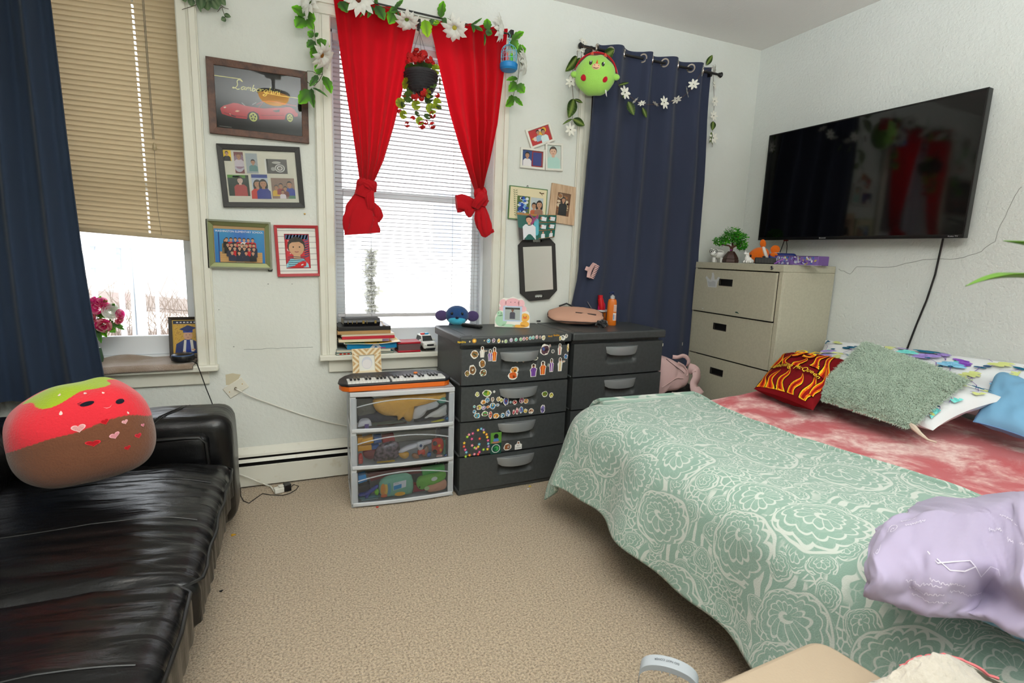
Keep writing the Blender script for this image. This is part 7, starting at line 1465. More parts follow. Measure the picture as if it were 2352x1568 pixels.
pr = Print(fr, .004); pr.circ(.004, .01, .008, .008, (240, 190, 60), 8); pr.circ(.012, -.016, .007, .01, (240, 170, 60), 8); pr.build('car_print', PRINT, t, smooth=False, recalc=False, kind='stuff')
t, fr = stuffing('white toy with a round blue eye in the middle clear drawer', 'toy', 'toy_figure', [(815, 905), (850, 885), (880, 905), (875, 955), (835, 970)], .02, .02, (226, 226, 226), m=TOY((226, 226, 226)), wr=.002); pr = Print(fr, .002); pr.circ(0, .004, .008, .009, (40, 80, 130), 12); pr.build('eye_print', PRINT, t, smooth=False, recalc=False)
for a in [('blue toy brick at the left of the bottom clear drawer', 'toy', 'toy_block', [(232, 1215), (330, 1195), (345, 1255), (235, 1285)], .05, .05, (50, 140, 200)), ('dark red board at the back of the bottom clear drawer', 'board', 'toy_board', [(345, 1190), (600, 1150), (860, 1130), (860, 1180), (560, 1210), (380, 1260)], .10, .02, (128, 54, 56)), ('green toy tray at the upper right of the bottom clear drawer', 'toy', 'toy_tray', [(865, 1150), (1080, 1110), (1085, 1155), (870, 1205)], .06, .04, (60, 160, 70)), ('black toy box at the left of the bottom clear drawer', 'toy', 'toy_box', [(250, 1310), (370, 1285), (375, 1350), (250, 1380)], .05, .05, (28, 30, 36)), ('dark red book behind the green plush in the bottom clear drawer', 'book', 'book', [(790, 1290), (920, 1320), (930, 1380), (780, 1385)], .05, .04, (150, 44, 50)), ('grey blue wooden slat along the bottom of the lowest clear drawer', 'toy', 'toy_stick', [(290, 1440), (450, 1412), (452, 1425), (292, 1455)], .02, .01, (120, 150, 150))]: stuffing(*a, m=TOY(a[6]), puff=0)
for a in [('blue toy wrench shape in the bottom clear drawer', 'toy', 'toy_wrench', [(255, 1385), (330, 1370), (440, 1300), (450, 1320), (370, 1385), (350, 1425), (325, 1420), (320, 1400), (260, 1410)], .03, .02, (50, 70, 160)), ('lime green toy ball in the bottom clear drawer', 'toy', 'toy_ball', [(415, 1355), (440, 1335), (460, 1360), (445, 1395), (420, 1390)], .03, .03, (120, 200, 50)), ('teal cloth at the bottom left of the lowest clear drawer', 'cloth', 'cloth', [(250, 1420), (400, 1400), (520, 1430), (420, 1460), (250, 1465)], .04, .04, (70, 130, 140))]: stuffing(*a, m=TOY(a[6]), wr=.006)
t, fr = stuffing('green plush with white spots in the bottom clear drawer', 'plush toy', 'plush_toy', [(815, 1290), (850, 1240), (1000, 1205), (1105, 1180), (1110, 1240), (1000, 1290), (920, 1310), (880, 1345), (835, 1340)], .022, .05, (120, 190, 70)); pr = Print(fr, .005); pr.circ(.02, .025, .018, .012, (224, 230, 214), 12, .2); pr.circ(-.022, -.026, .014, .012, (190, 214, 150), 12); pr.circ(-.062, -.014, .004, .005, (30, 30, 20), 8); pr.build('spot_print', PRINT, t, smooth=False, recalc=False, kind='stuff')
stuffing('long pinkish toast shaped toy at the bottom right of the lowest clear drawer', 'toy', 'toy_loaf', [(915, 1315), (980, 1285), (1110, 1250), (1112, 1330), (1000, 1362), (935, 1378), (912, 1350)], .018, .03, (216, 160, 130), wr=.004)
t, fr = stuffing('round green and orange toy pouch with a white label in the bottom drawer', 'pouch', 'toy_pouch', [(460, 1290), (520, 1240), (640, 1210), (770, 1215), (775, 1400), (640, 1430), (520, 1435), (465, 1380)], .020, .05, (130, 190, 160), wr=.003)
pr = Print(fr, .004, .0005); pr.circ(-.060, .0, .014, .035, (226, 150, 60), 14); pr.circ(-.045, .0, .012, .03, (240, 200, 90), 14); pr.circ(-.028, .0, .010, .034, (90, 160, 180), 14); pr.circ(.03, -.036, .03, .012, (236, 180, 50), 10); pr.circ(-.055, -.036, .018, .010, (220, 110, 60), 10); pr.up(3); pr.poly([(-.006, -.012), (.062, .002), (.064, .042), (-.005, .032)], (232, 236, 238)); pr.up(); pr.poly([(-.004, -.010), (.038, -.001), (.039, .022), (-.004, .014)], (40, 150, 206)); [pr.poly([(.0, .024+.004*i), (.025-.004*i, .027+.004*i), (.025-.004*i, .028+.004*i), (.0, .025+.004*i)], (90, 96, 100)) for i in range(2)]; pr.build('label_print', PRINT, t, smooth=False, recalc=False)

# ------------------------------------------------------------------ keyboard and chevron frame on the unit
ZK = UH+.001
ka, kb = atZ(786, 903, ZK), atZ(1036, 886, ZK); ku = (kb-ka).normalized(); KW, KD = .604, .211
f = F(ka-ku*.015, ku, V(-ku.y, ku.x, 0), (0, 0, 1)); KB = thing('toy_keyboard', 'small black and orange electronic keyboard on the white drawer unit', 'keyboard', f(KW/2, KD/2, 0))
def kout(e): return [(.045-e, 0-e*.7), (KW-.045+e, 0-e*.7), (KW-.012+e, .030), (KW+e, .075), (KW-.010+e, .13), (KW-.04+e, .175), (KW-.09, KD+e), (.09, KD+e), (.04-e, .175), (.010-e, .13), (0-e, .075), (.012-e, .030)]
G().prism(f, kout(-.006), 0, .030).build('lower_case', pl((232, 110, 28), .4), KB, bevel=.006, bseg=3)
def ktop(a, b, c): return f(a, b, c+.012*max(0, (b-.10)/.11))
g = G(); p0 = kout(.0); g.prism(ktop, p0, .028, .042); g.build('upper_case', pl((38, 38, 42), .4), KB, bevel=.006, bseg=3)
kx0, kx1 = .045, KW-.045; nW = 26; kw = (kx1-kx0-.012)/nW; wm = pl((236, 236, 232), .25); km = pl((24, 24, 26), .3)
def keyx(i): return kx0+i*kw+(.012 if i >= 11 else 0)
G().box(f, kx0-.004, kx1+.004, .006, .096, .041, .0425).build('key_bed', km, KB, smooth=False)
gk = G().box(F((0, 0, 0)), .0005, kw-.0005, 0, .085, 0, .009); mk = gk.mesh('white_key', wm, False)
for i in range(nW): inst(mk, 'white_key', KB, F(f(keyx(i), .010, .0425), f.u, f.v, f.w))
gk = G().box(F((0, 0, 0)), 0, kw*.56, 0, .050, 0, .010); mk = gk.mesh('black_key', km, False)
for i in range(nW-1):
    if (i+3) % 7 in (0, 1, 3, 4, 5) and i != 10: inst(mk, 'black_key', KB, F(f(keyx(i)+kw*.72, .044, .0515), f.u, f.v, f.w))
pr = Print(lambda a, b, c: ktop(a, b, .0425+c))
for c, s in ((.085, 1), (KW-.085, -1)):
    for r in (.010, .018, .026): pr.line([(c+s*r*math.cos(q)*1.1, .155+r*math.sin(q)*.8) for q in [(-.9+1.8*i/8) for i in range(9)]], .003, (12, 12, 14))
for i in range(6): pr.circ(.135+.024*i, .150, .008, .004, (10, 10, 12), 10); pr.rect(.137+.024*i, .163, .150+.024*i, .1655, (150, 150, 150))
for i in range(3): pr.circ(.39+.024*i, .150, .007, .004, (10, 10, 12), 10)
for i in range(3):
    for j in range(3): pr.rect(.455+.017*i, .138+.015*j, .465+.017*i, .147+.015*j, (12, 12, 14))
pr.rect(.27, .128, .35, .178, (62, 66, 68)); pr.up(); pr.rect(.285, .138, .335, .170, (88, 100, 102)); pr.build('control_print', PRINT, KB, smooth=False, recalc=False)
G().lathe(F(ktop(.425, .152, .042), f.u, f.v, f.w), [(.012, 0), (.012, .004), (.009, .007), (0, .007)], 14).build('orange_button', pl((240, 130, 50), .3), KB)
bq = [(806, 812), (872, 808), (878, 862), (812, 866)]; YC = 3.045
f, w, h = quad(*bq, lambda x, y, d=0: atY(x, y, YC)); lift = ZK-f.o.z; h += max(0, -lift)*0
f = F(V(f.o.x, YC-.02, ZK+.002), f.u, (f.v*.985+V(0, .17, 0))); h = .165
t = thing('framed_picture', 'cream and tan chevron inlaid frame with a pale print behind the keyboard', 'picture frame', f(w/2, 0, 0))
g = G(); ring(g, f, w, h, .038, 0, .014); g.build('frame', mat('cream_wood', (230, 216, 184), .5), t, bevel=.0015, smooth=False); G().box(f, .03, w-.03, .03, h-.03, 0, .006).build('print_card', mat('pale_card', (228, 228, 220), .7), t, smooth=False)
pr = Print(lambda a, b, c: f(a, b, .0142+c), .0002)
def clip(q, x0, x1, y0, y1):
    for ax, lim, sg in ((0, x0, 1), (0, x1, -1), (1, y0, 1), (1, y1, -1)):
        r = []
        for a, b in zip(q, q[1:]+q[:1]):
            da, db = (a[ax]-lim)*sg, (b[ax]-lim)*sg
            if da >= 0: r.append(a)
            if da*db < 0: t_ = da/(da-db); r.append((a[0]+(b[0]-a[0])*t_, a[1]+(b[1]-a[1])*t_))
        q = r
        if not q: return q
    return q
def clip_band(x0, x1, y0, y1, sgn, vert):
    s = .0155; n = int((x1-x0 if not vert else y1-y0)/s)+6
    for i in range(-6, n, 2):
        if vert:
            ya = y0+i*s; q = [(x0, ya), (x1, ya+sgn*(x1-x0)), (x1, ya+sgn*(x1-x0)+s), (x0, ya+s)]; pass
        else:
            xa = x0+i*s; q = [(xa, y0), (xa+sgn*(y1-y0), y1), (xa+sgn*(y1-y0)+s, y1), (xa+s, y0)]; pass
        q = clip(q, x0, x1, y0, y1)
        if len(q) > 2: pr.poly(q, (196, 160, 110))
clip_band(.002, w/2, h-.036, h-.002, -1, False); clip_band(w/2, w-.002, h-.036, h-.002, 1, False); clip_band(.002, .036, h/2, h-.038, -1, True); clip_band(.002, .036, .002, h/2, 1, True); clip_band(w-.036, w-.002, h/2, h-.038, 1, True); clip_band(w-.036, w-.002, .002, h/2, -1, True)
pr.build('wood_inlay', PRINT, t, smooth=False, recalc=False, kind='stuff')
pr = Print(f, .0065); pr.circ(w/2, h*.5, .030, .036, (206, 208, 216), 16); pr.up(); pr.circ(w/2, h*.46, .026, .026, (226, 222, 222), 16); pr.build('pale_print', PRINT, t, smooth=False, recalc=False)

# ------------------------------------------------------------------ left sill
S1 = WIN[0][2]+.002
M_TOWEL = mat('brown_towel', (150, 128, 108), .95, sheen=.3, bump=(220, .6, 3), var=(6, (176, 160, 150), .45, .7))
def towel(u, v):
    x = -1.30+.785*u; s = .30*v; fr_ = D-.060
    y = D+.20-s; z = S1+.010+.010*abs(nz(x*5, s*9, 2))+.016*math.exp(-((x+.86)/.10)**2)*math.exp(-((s-.04)/.05)**2)
    if y < fr_: z -= (fr_-y)*.9*(1-.4*u); y = fr_-.004-.006*nz(x*6, 1, 1)
    return V(x, y, z)
g = G(); g.grid(towel, 60, 30); g.build('towel', M_TOWEL, None, ang=180, recalc=False, solid=.012, label='brown towel laid along the left window sill', category='towel')
Zg = zm(180, 520, 4.6127); YG = D+.10
c4 = [Zg(*q) for q in ((958, 940), (1245, 930), (1268, 1322), (945, 1335))]
P0_ = atY(*c4[3], YG); f, w, h = quad(*c4, lambda x, y, d=0: atY(x, y, YG)); f = F(V(f.o.x, YG, S1+.022), (1, 0, 0), V(0, .12, 1)); w = .178; h = .225
t = thing('framed_picture', 'dark framed graduation photo of a child in a blue cap on the left sill', 'picture frame', f(w/2, 0, 0))
g = G(); ring(g, f, w, h, .020, 0, .016, inner_z=.010); g.build('frame', mat('espresso_frame', (48, 40, 34), .45, bump=(120, .2)), t, bevel=.002, smooth=False)
g = G(); ring(g, f.sub(.018, .018), w-.036, h-.036, .003, .002, .0115); g.build('gold_lip', mat('gold_lip', (200, 170, 90), .35, .6), t, smooth=False)
g = G(); g.hexa([f(*q) for q in ((w*.4, 0, -.09), (w*.6, 0, -.09), (w*.6, 0, -.085), (w*.4, 0, -.085), (w*.4, h*.7, 0), (w*.6, h*.7, 0), (w*.6, h*.7, .004), (w*.4, h*.7, .004))]); g.build('easel_leg', mat('espresso_frame', ()), t)
def gradbg(pr, A):
    pr.rect(0, 0, A, 1, (208, 166, 76)); pr.up(); rn = random.Random(6)
    for i in range(150): pr.circ(rn.uniform(0.02, A-.02), rn.uniform(.2, .9), .008, .012, (150, 110, 60), 5)
    pr.rect(0, .9, A, 1, (44, 52, 84)); pr.up(); [pr.rect(.08+.09*i, .93, .13+.09*i, .965, (214, 214, 220)) for i in range(7)]
    pr.poly([(.02, 0), (A-.02, 0), (A-.06, .3), (A*.62, .44), (A*.38, .44), (.06, .3)], (40, 58, 110)); pr.up(); pr.poly([(A*.36, .05), (A*.64, .05), (A*.6, .44), (A*.4, .44)], (36, 62, 150)); pr.up()
    pr.poly([(A*.3, .06), (A*.4, .06), (A*.44, .42), (A*.36, .42)], (222, 220, 214)); pr.poly([(A*.6, .06), (A*.7, .06), (A*.66, .42), (A*.56, .42)], (222, 220, 214)); pr.up(); pr.circ(A*.35, .05, .05, .03, (206, 160, 130), 8); pr.circ(A*.68, .12, .05, .03, (206, 160, 130), 8)
    pr.circ(A*.5, .55, .12, .13, (212, 166, 138), 16); pr.up(); pr.poly([(A*.33, .64), (A*.67, .64), (A*.66, .76), (A*.34, .76)], (34, 64, 160)); pr.up(); pr.poly([(A*.2, .74), (A*.5, .66), (A*.8, .78), (A*.5, .86)], (30, 50, 112)); pr.up()
    for q in (-1, 1): pr.circ(A*.5+q*.045, .57, .013, .009, (40, 30, 28), 8)
    pr.line([(A*.46, .50), (A*.5, .49), (A*.54, .50)], .012, (150, 80, 80))
pic(t, f, (.021, .021, w-.021, h-.021), gradbg, [], z=.004); G().box(f, .01, w-.01, .01, h-.01, 0, .0035).build('backing', mat('espresso_frame', ()), t, smooth=False)
# round black speaker with its cord
p = V(atY(420, 810, D).x, D-.004, S1+.024); f, k = spot(p); t = thing('smart_speaker', 'low black rounded smart speaker in front of the graduation photo', 'speaker', p)
G().lathe(f, [(0, 0), (.040, 0), (.054, .006), (.057, .018), (.052, .034), (.040, .041), (0, .042)], 30).build('body', mat('speaker_shell', (24, 25, 28), .3), t)
g = G(); g.lathe(f.sub(0, 0, .0), [(.053, .0325), (.050, .0365), (.0475, .0365), (.052, .032)], 30); g.build('light_ring', mat('dim_ring', (70, 96, 140), .3), t)
g = G(); g.lathe(F(f(.02, -.053, .016), f.u, f.w, -f.v), [(.008, 0), (.006, .004), (0, .004)], 10); g.build('power_socket', blp, t)
g = G(); g.tube([f(.02, -.055, .016), f(.032, -.075, .014)] + [atY(x, y, Y) for x, y, Y in ((452, 834, D-.09), (462, 860, D-.075), (474, 893, D-.07), (485, 920, D-.07), (494, 945, D-.08), (500, 990, D-.1))], .0026, 6); one(g, 'speaker_cable', mat('black_cord', (24, 23, 24), .5), 'black cord running from the speaker down behind the sofa arm', 'cord')
# bouquet of roses
YB_ = D+.07; b0 = atY(240, 792, YB_); BQ = thing('flower_bouquet', 'artificial bouquet of pink and white roses on the left sill by the curtain', 'flowers', V(b0.x-.03, YB_, S1+.02)); Zb = Zg
ctr = atY(236, 745, YB_); f, k = spot(ctr)
g = G(); g.lathe(F(V(b0.x-.03, YB_, S1+.022)), [(0, 0), (.018, 0), (.022, .02), (.016, .07), (.014, .075), (0, .074)], 16); g.build('vase', pl((60, 92, 70), .35), BQ)
ROSE = []
def rose(cols):
    g = G(); rn = random.Random(len(cols))
    for L in range(4):
        n = (3, 4, 5, 6)[L]; r = (.25, .5, .75, 1)[L]
        for i in range(n):
            a = 2*PI*i/n+L*.7; c = cols[(L+i) % len(cols)]
            vs = []
            for v in (0, .5, 1):
                for u in (-1, -.4, .4, 1):
                    aa = a+u*PI/n*1.25; rr = r*(.35+.65*v**.8); zz = (.95-.5*r)*v**1.2*1.1-.15*r+.06*(1-abs(u))*(v == 1); vs.append(V(rr*math.cos(aa), rr*math.sin(aa), zz))
            g.add(vs, [(q*4+j, q*4+j+1, q*4+5+j, q*4+4+j) for q in (0, 1) for j in range(3)], c)
    return g.mesh('rose', mat('rose_petal', rough=.6, attr=True, trans=.35), ang=120, recalc=False)
RP, RW, RL_ = rose([(236, 50, 146), (248, 106, 178), (255, 176, 205)]), rose([(236, 240, 230), (226, 234, 216), (240, 240, 236), (230, 236, 226), (236, 236, 228)]), rose([(232, 120, 150), (250, 190, 190), (220, 60, 120), (246, 170, 180), (214, 40, 110), (250, 200, 200)])
for m_, (x, y), r, yw, pt in ((RP, (215, 870), 12, -.2, .3), (RP, (240, 810), 11, .1, .7), (RW, (340, 905), 15, .4, .3), (RL_, (270, 1040), 14, .1, -.2), (RP, (425, 930), 10, 1.0, .1), (RL_, (420, 985), 9, .9, -.4), (RP, (290, 850), 9, .5, .8), (RP, (165, 800), 10, -.8, .6), (RL_, (170, 960), 11, -.6, 0)):
    inst(m_, 'rose', BQ, face(Zg(x, y), YB_, yw, pt, .045), r*.0027)
for (b, tp, w_) in (((220, 1000), (300, 1165), 16), ((260, 1070), (385, 1100), 12), ((330, 1040), (470, 1060), 10), ((380, 1020), (485, 1090), 8), ((200, 850), (235, 740), 9), ((330, 880), (410, 850), 12), ((350, 850), (385, 820), 9), ((200, 1090), (240, 1230), 8), ((240, 960), (180, 900), 12), ((250, 930), (300, 960), 12), ((300, 1050), (390, 1120), 14), ((190, 1050), (215, 1160), 18), ((230, 800), (310, 790), 9), ((210, 920), (280, 940), 14)):
    put_leaf((LF_DK, LF_BR)[rnd.randrange(2)], BQ, Zg(*b), Zg(*tp), w_, YB_-.035)
g = G(); rn = random.Random(9)
for i in range(70): d = V(rn.gauss(0, 1), rn.gauss(0, .6), rn.gauss(0, 1)).normalized()*rn.uniform(.4, 1); g.ell(f, (.005+d.x*.05, d.y*.04-.01, .0+d.z*.05), (.006, .006, .006), 6, 4, ((90, 130, 40), (130, 160, 50))[i % 2])
g.build('filler_buds', M_LEAF, BQ, recalc=False, kind='stuff')

# ================================================================== strawberry plush on the sofa
PC = atY(190, 990, 2.20); f0, k = spot(PC); tl = math.radians(6)
fp = F(PC, f0.u*math.cos(tl)+f0.w*math.sin(tl), f0.v, f0.w*math.cos(tl)-f0.u*math.sin(tl)); RX, RY, RZ = 137*k, 112*k, 113*k
def sq(d, e=2.7): return 1/((abs(d.x)**e+abs(d.y)**e+abs(d.z)**e)**(1/e))
def surf(az, el, off=0):
    d = V(math.cos(el)*math.sin(az), -math.cos(el)*math.cos(az), math.sin(el)); kk = sq(d); z = d.z*kk; nr = 1+.05*math.sin(az*2+1)-.12*max(0, z)**2+.05*max(0, -z)
    p = V(d.x*kk*RX*nr, d.y*kk*RY*nr, z*RZ*(1+.05*d.x)+.010*nz(d.x*2, d.y*2, d.z*2)); n = V(d.x/RX, d.y/RY, d.z/RZ).normalized(); return fp(*(p+n*off))
def strawcol(u, v):
    az = (u-.5)*2*PI; el = (v-.5)*PI; s = math.sin(el)
    if s > .80+.05*math.sin(az*5+.5)+.05*math.sin(az*2): return (164, 190, 36)
    if s < .13+.20*math.cos(az*1.6-.40)+.02*math.sin(az*5): return (122, 78, 56)
    return (230, 52, 64)
SB = thing('plush_pillow', 'large chocolate-dipped strawberry plush with a face and hearts on the black sofa', 'plush toy', fp(0, 0, -RZ))
g = G(); g.grid(lambda u, v: surf((u-.5)*2*PI, (v-.5)*PI*.998), 270, 180, colfn=strawcol, closed=True); g.build('body', PLUSH_PRINT, SB, ang=180)
def PX(x, y):          # photo zoom (0,820 x3.92) -> azimuth, elevation by search
    px_ = (x/3.92, 820+y/3.92); best = None
    for i in range(-16, 17):
        for j in range(-14, 14):
            a, e = i*.08, j*.08; q = surf(a, e)-CAM; X = 1176+FPX*q.dot(CR)/q.dot(FWD); Y = 784-FPX*q.dot(CU)/q.dot(FWD); d = (X-px_[0])**2+(Y-px_[1])**2
            if best is None or d < best[0]: best = (d, a, e)
    _, a0, e0 = best
    for st in (.02, .005):
        for i in range(-4, 5):
            for j in range(-4, 5):
                a, e = a0+i*st, e0+j*st; q = surf(a, e)-CAM; X = 1176+FPX*q.dot(CR)/q.dot(FWD); Y = 784-FPX*q.dot(CU)/q.dot(FWD); d = (X-px_[0])**2+(Y-px_[1])**2
                if d < best[0]: best = (d, a, e)
        a0, e0 = best[1], best[2]
    return best[1], best[2]
def patch(name, x, y, w, h, shape, layers, rot=0):
    a0, e0 = PX(x, y); kk = 1/(RX*1.0)
    pr = Print(lambda a, b, c: surf(a0+a*kk/max(.4, math.cos(e0)), e0+b*kk, c), .0015, .0006)
    for s, c in layers: pr.poly([(p[0]*w*s*k/3.92*math.cos(rot)-p[1]*h*s*k/3.92*math.sin(rot), p[0]*w*s*k/3.92*math.sin(rot)+p[1]*h*s*k/3.92*math.cos(rot)) for p in shape], c); pr.up()
    pr.build(name, PLUSH_PRINT, SB, recalc=False, smooth=False)
HEART = [(.5*(16*math.sin(t)**3)/16, .5*(13*math.cos(t)-5*math.cos(2*t)-2*math.cos(3*t)-math.cos(4*t))/15) for t in [2*PI*i/24 for i in range(24)]]
OVAL = [(.5*math.cos(2*PI*i/18), .5*math.sin(2*PI*i/18)) for i in range(18)]; DROP = [(.5*math.sin(t)*math.sin(t/2), .5*math.cos(t)) for t in [2*PI*i/18 for i in range(18)]]
for x, y, w, h, c in ((708, 640, 92, 74, (226, 160, 160)), (944, 580, 56, 54, (186, 24, 34)), (1122, 583, 44, 44, (226, 160, 165)), (1030, 703, 70, 60, (228, 150, 160)), (1243, 703, 56, 50, (200, 34, 50)), (836, 773, 100, 68, (190, 26, 36)), (1146, 812, 44, 44, (186, 20, 32)), (1284, 610, 36, 36, (224, 130, 150))): patch('heart_applique', x, y, w, h, HEART, ((1.0, tuple(min(255, int(v*1.1+24)) for v in c)), (.82, c)))
for x, y, w, h in ((538, 340, 26, 36), (765, 325, 26, 32), (550, 503, 28, 40), (926, 322, 22, 24), (1150, 500, 18, 28)): patch('seed_applique', x, y, w, h, DROP, ((1, (246, 214, 206)),))
patch('eye', 783, 421, 90, 42, OVAL, ((1, (26, 28, 40)),)); patch('eye', 1080, 400, 66, 42, OVAL, ((1, (26, 28, 40)),))
patch('smile', 975, 446, 60, 24, [(-.5, .4), (-.2, -.2), (.1, -.35), (.5, .3), (.1, -.5), (-.25, -.4)], ((1, (248, 170, 170)),))
for x, y, r in ((716, 415, .2), (722, 428, -.1), (1100, 388, .8)): patch('lash', x, y, 26, 5, [(-.5, -.5), (.5, -.5), (.5, .5), (-.5, .5)], ((1, (30, 28, 40)),), r)

# green plush pinned at the navy curtain
GP = atY(1367, 174, RODY-.145); f0, k = spot(GP); tl = math.radians(-8); fg = F(GP, f0.u*math.cos(tl)+f0.w*math.sin(tl), f0.v, f0.w*math.cos(tl)-f0.u*math.sin(tl)); R = 46*k
t = thing('plush_toy', 'round lime green plush with a red hood and red belly dots on the navy curtain', 'plush toy', GP)
g = G(); g.ell(fg, (0, 0, 0), (R*1.0, R*.72, R*.94), 36, 24, (160, 214, 96), lambda d: 1+.03*math.sin(d.x*9)*d.z+.02*nz(d.x*3, d.y*3, d.z*3)); g.build('body', PLUSH_PRINT, t)
g = G(); g.grid(lambda u, v: fg(R*(1.03+.10*v)*math.cos(PI*(.08+.84*(1-u))), R*(-.18+.5*v), R*(.06+(.97+.06*math.sin(u*22)*v)*math.sin(PI*(.06+.88*(1-u))))), 40, 6, (178, 24, 34)); g.build('hood', PLUSH_PRINT, t, solid=.008)
for s in (-1, 1):
    g = G(); g.ell(fg, (s*R*.30, -R*.64, R*.36), (R*.075, R*.05, R*.11), 12, 8, (24, 22, 24)); e = g.build('eye', PLASTIC_PRINT, t); g = G(); g.ell(fg, (s*R*.32+R*.02, -R*.69, R*.41), (R*.028, R*.02, R*.034), 8, 6, (240, 240, 240)); g.build('eye_glint', PLASTIC_PRINT, e)
    g = G(); g.ell(fg, (s*R*1.02, -R*.15, R*(.02 if s > 0 else -.12)), (R*.2, R*.14, R*.15), 14, 8, (160, 214, 96)); g.build('arm', PLUSH_PRINT, t)
    g = G(); g.ell(fg, (s*R*.50, -R*(.54), -R*(.26 if s > 0 else .32)), (R*.16, R*.09, R*.16), 14, 8, (184, 28, 40)); g.build('belly_dot', PLUSH_PRINT, t)
    g = G(); g.lathe(F(fg(s*R*.32, -R*.30, R*.82), fg.u, fg.v, fg.w), [(R*.09, 0), (0, R*.2)], 8, (214, 80, 40)); g.build('horn', PLUSH_PRINT, t)
g = G(); g.ell(fg, (0, -R*.66, R*.19), (R*.22, R*.12, R*.16), 16, 10, (232, 190, 150)); mz = g.build('muzzle', PLUSH_PRINT, t)
g = G(); [g.ell(fg, (s*R*.10, -R*.77, R*.24), (R*.022, R*.02, R*.022), 8, 5, (190, 60, 50)) for s in (-1, 1)]; g.build('nostril', PRINT, mz, kind='stuff')
g = G(); g.tube([fg(-R*.12, -R*.77, R*.13), fg(-R*.04, -R*.785, R*.10), fg(R*.06, -R*.785, R*.11), fg(R*.12, -R*.77, R*.15)], R*.012, 5, (60, 40, 40)); g.build('mouth', PRINT, mz)
g = G(); g.lathe(F(fg(R*.0, -R*.66, R*.34), fg.u, fg.v, fg.w-fg.v*.4), [(R*.06, 0), (0, R*.2)], 8, (220, 90, 40)); g.build('nose_horn', PLUSH_PRINT, t)
g = G(); q = fg(R*.62, -R*.30, -R*.66); g.add([q, q+V(.010, 0, -.002), q+V(.016, 0, -.040), q+V(.008, 0, -.030)], [(0, 1, 2, 3)], (236, 234, 230)); g.build('sewn_tag', PRINT, t, solid=.001)
# ================================================================== pillows and bedding
def pillow_surf(BL, BR, TR, TL, th, seed=0, bow=.07, wr=.012, power=.5):
    BL, BR, TR, TL = [V(*p) for p in (BL, BR, TR, TL)]; n = (BR-BL).cross(TL-BL).normalized()
    def S(u, v, side=1, off=0):
        cu, cv = 2*u-1, 2*v-1; uu = .5+.5*cu*(1-bow*(1-cv*cv)*abs(cu)); vv = .5+.5*cv*(1-bow*(1-cu*cu)*abs(cv))
        p = BL.lerp(BR, uu).lerp(TL.lerp(TR, uu), vv); e = max(0, (1-abs(cu)**2.4)*(1-abs(cv)**2.4))**power
        return p + n*(side*(th*.5*e*(1+.10*nz(u*2.5, v*2.5, seed))+wr*e*nz(u*7, v*6, seed+3)+off))
    return S, n
def pillow(name, label, m, c, th, seed=0, nu=44, colfn=None, cat='pillow', bow=.07, wr=.012, parent=None, seam=None, power=.5):
    S, n = pillow_surf(*c, th, seed, bow, wr, power); g = G(); N = nu
    def fn(u, v): return S(u, v, 1)
    g.grid(fn, N, N, colfn=colfn); o = len(g.v); g.grid(lambda u, v: S(1-u, v, -1), N, N, colfn=(lambda u, v: colfn(1-u, v)) if colfn else None)
    r = g.build(name, m, None, ang=180, recalc=False, label=label, category=cat)
    if seam:
        e = G(); q = [(i/20, 0) for i in range(20)]+[(1, i/20) for i in range(20)]+[(1-i/20, 1) for i in range(20)]+[(0, 1-i/20) for i in range(20)]; e.tube([S(u, v, 0) for u, v in q], .003, 5, closed=True); e.build('piping', seam, r)
    return r, S
# back pillow against the wall, floral front pillow
WHT = mat('white_percale', (226, 228, 230), .8, bump=(9, .25, 3))
FLOR = [(150, 128, 200), (120, 70, 170), (206, 214, 130), (120, 180, 214), (30, 100, 130), (110, 206, 200)]
def florals(S, par, n, seed, k=.1):
    pr = Print(lambda a, b, c: S(min(.97, max(.03, a)), min(.97, max(.03, b)), 1, c), .006, .0001); pr.rings = 3; rn = random.Random(seed)
    cells = [(i, j) for i in range(10) for j in range(6)]; rn.shuffle(cells); cells = [((i+.5)/10, (j+.5)/6) for i, j in cells]
    for q in range(n):
        x, y = cells[q % len(cells)]; x += rn.uniform(-.05, .05); y += rn.uniform(-.08, .08); r = rn.uniform(.06, .10); c = FLOR[rn.randrange(6)]; a0 = rn.uniform(0, 6); kind = q % 4; ax = .65
        if kind in (0, 1):
            for i in range(5): a = a0+(i-2)*.62; pr.circ(x+r*.55*math.cos(a)*ax, y+r*.75*math.sin(a), r*.62*ax, r*.30, c if i % 2 else tuple(min(255, v+22) for v in c), 10, a)
            pr.up(); pr.circ(x, y, r*.22*ax, r*.2, FLOR[(rn.randrange(6))], 8)
        elif kind == 2: pr.circ(x, y, r*.5*ax, r*.24, (30, 96, 124), 10, a0); pr.circ(x+.02, y+.05, r*.4*ax, r*.2, (24, 84, 116), 10, a0+1)
        else:
            for i in range(4): a = a0+i*.8; pr.circ(x+r*.4*math.cos(a)*ax, y+r*.5*math.sin(a), r*.5*ax, r*.22, (208, 216, 140), 8, a)
        pr.up(); x2, y2 = x+rn.uniform(-.12, .12), y-rn.uniform(.1, .25)
        pr.line([(x, y), ((x+x2)/2+.02, (y+y2)/2), (x2, y2)], .0035, (120, 92, 160)); pr.up()
    pr.build('printed_flowers', CLOTH_PRINT, par, recalc=False, smooth=False)
p1, S1_ = pillow('pillow', 'large white floral pillow leaning on the wall behind the other floral one', WHT, ((3.02, 2.36, .66), (3.06, 1.24, .66), (3.23, 1.26, .93), (3.20, 2.34, .88)), .17, 1, wr=.02); florals(S1_, p1, 58, 3)
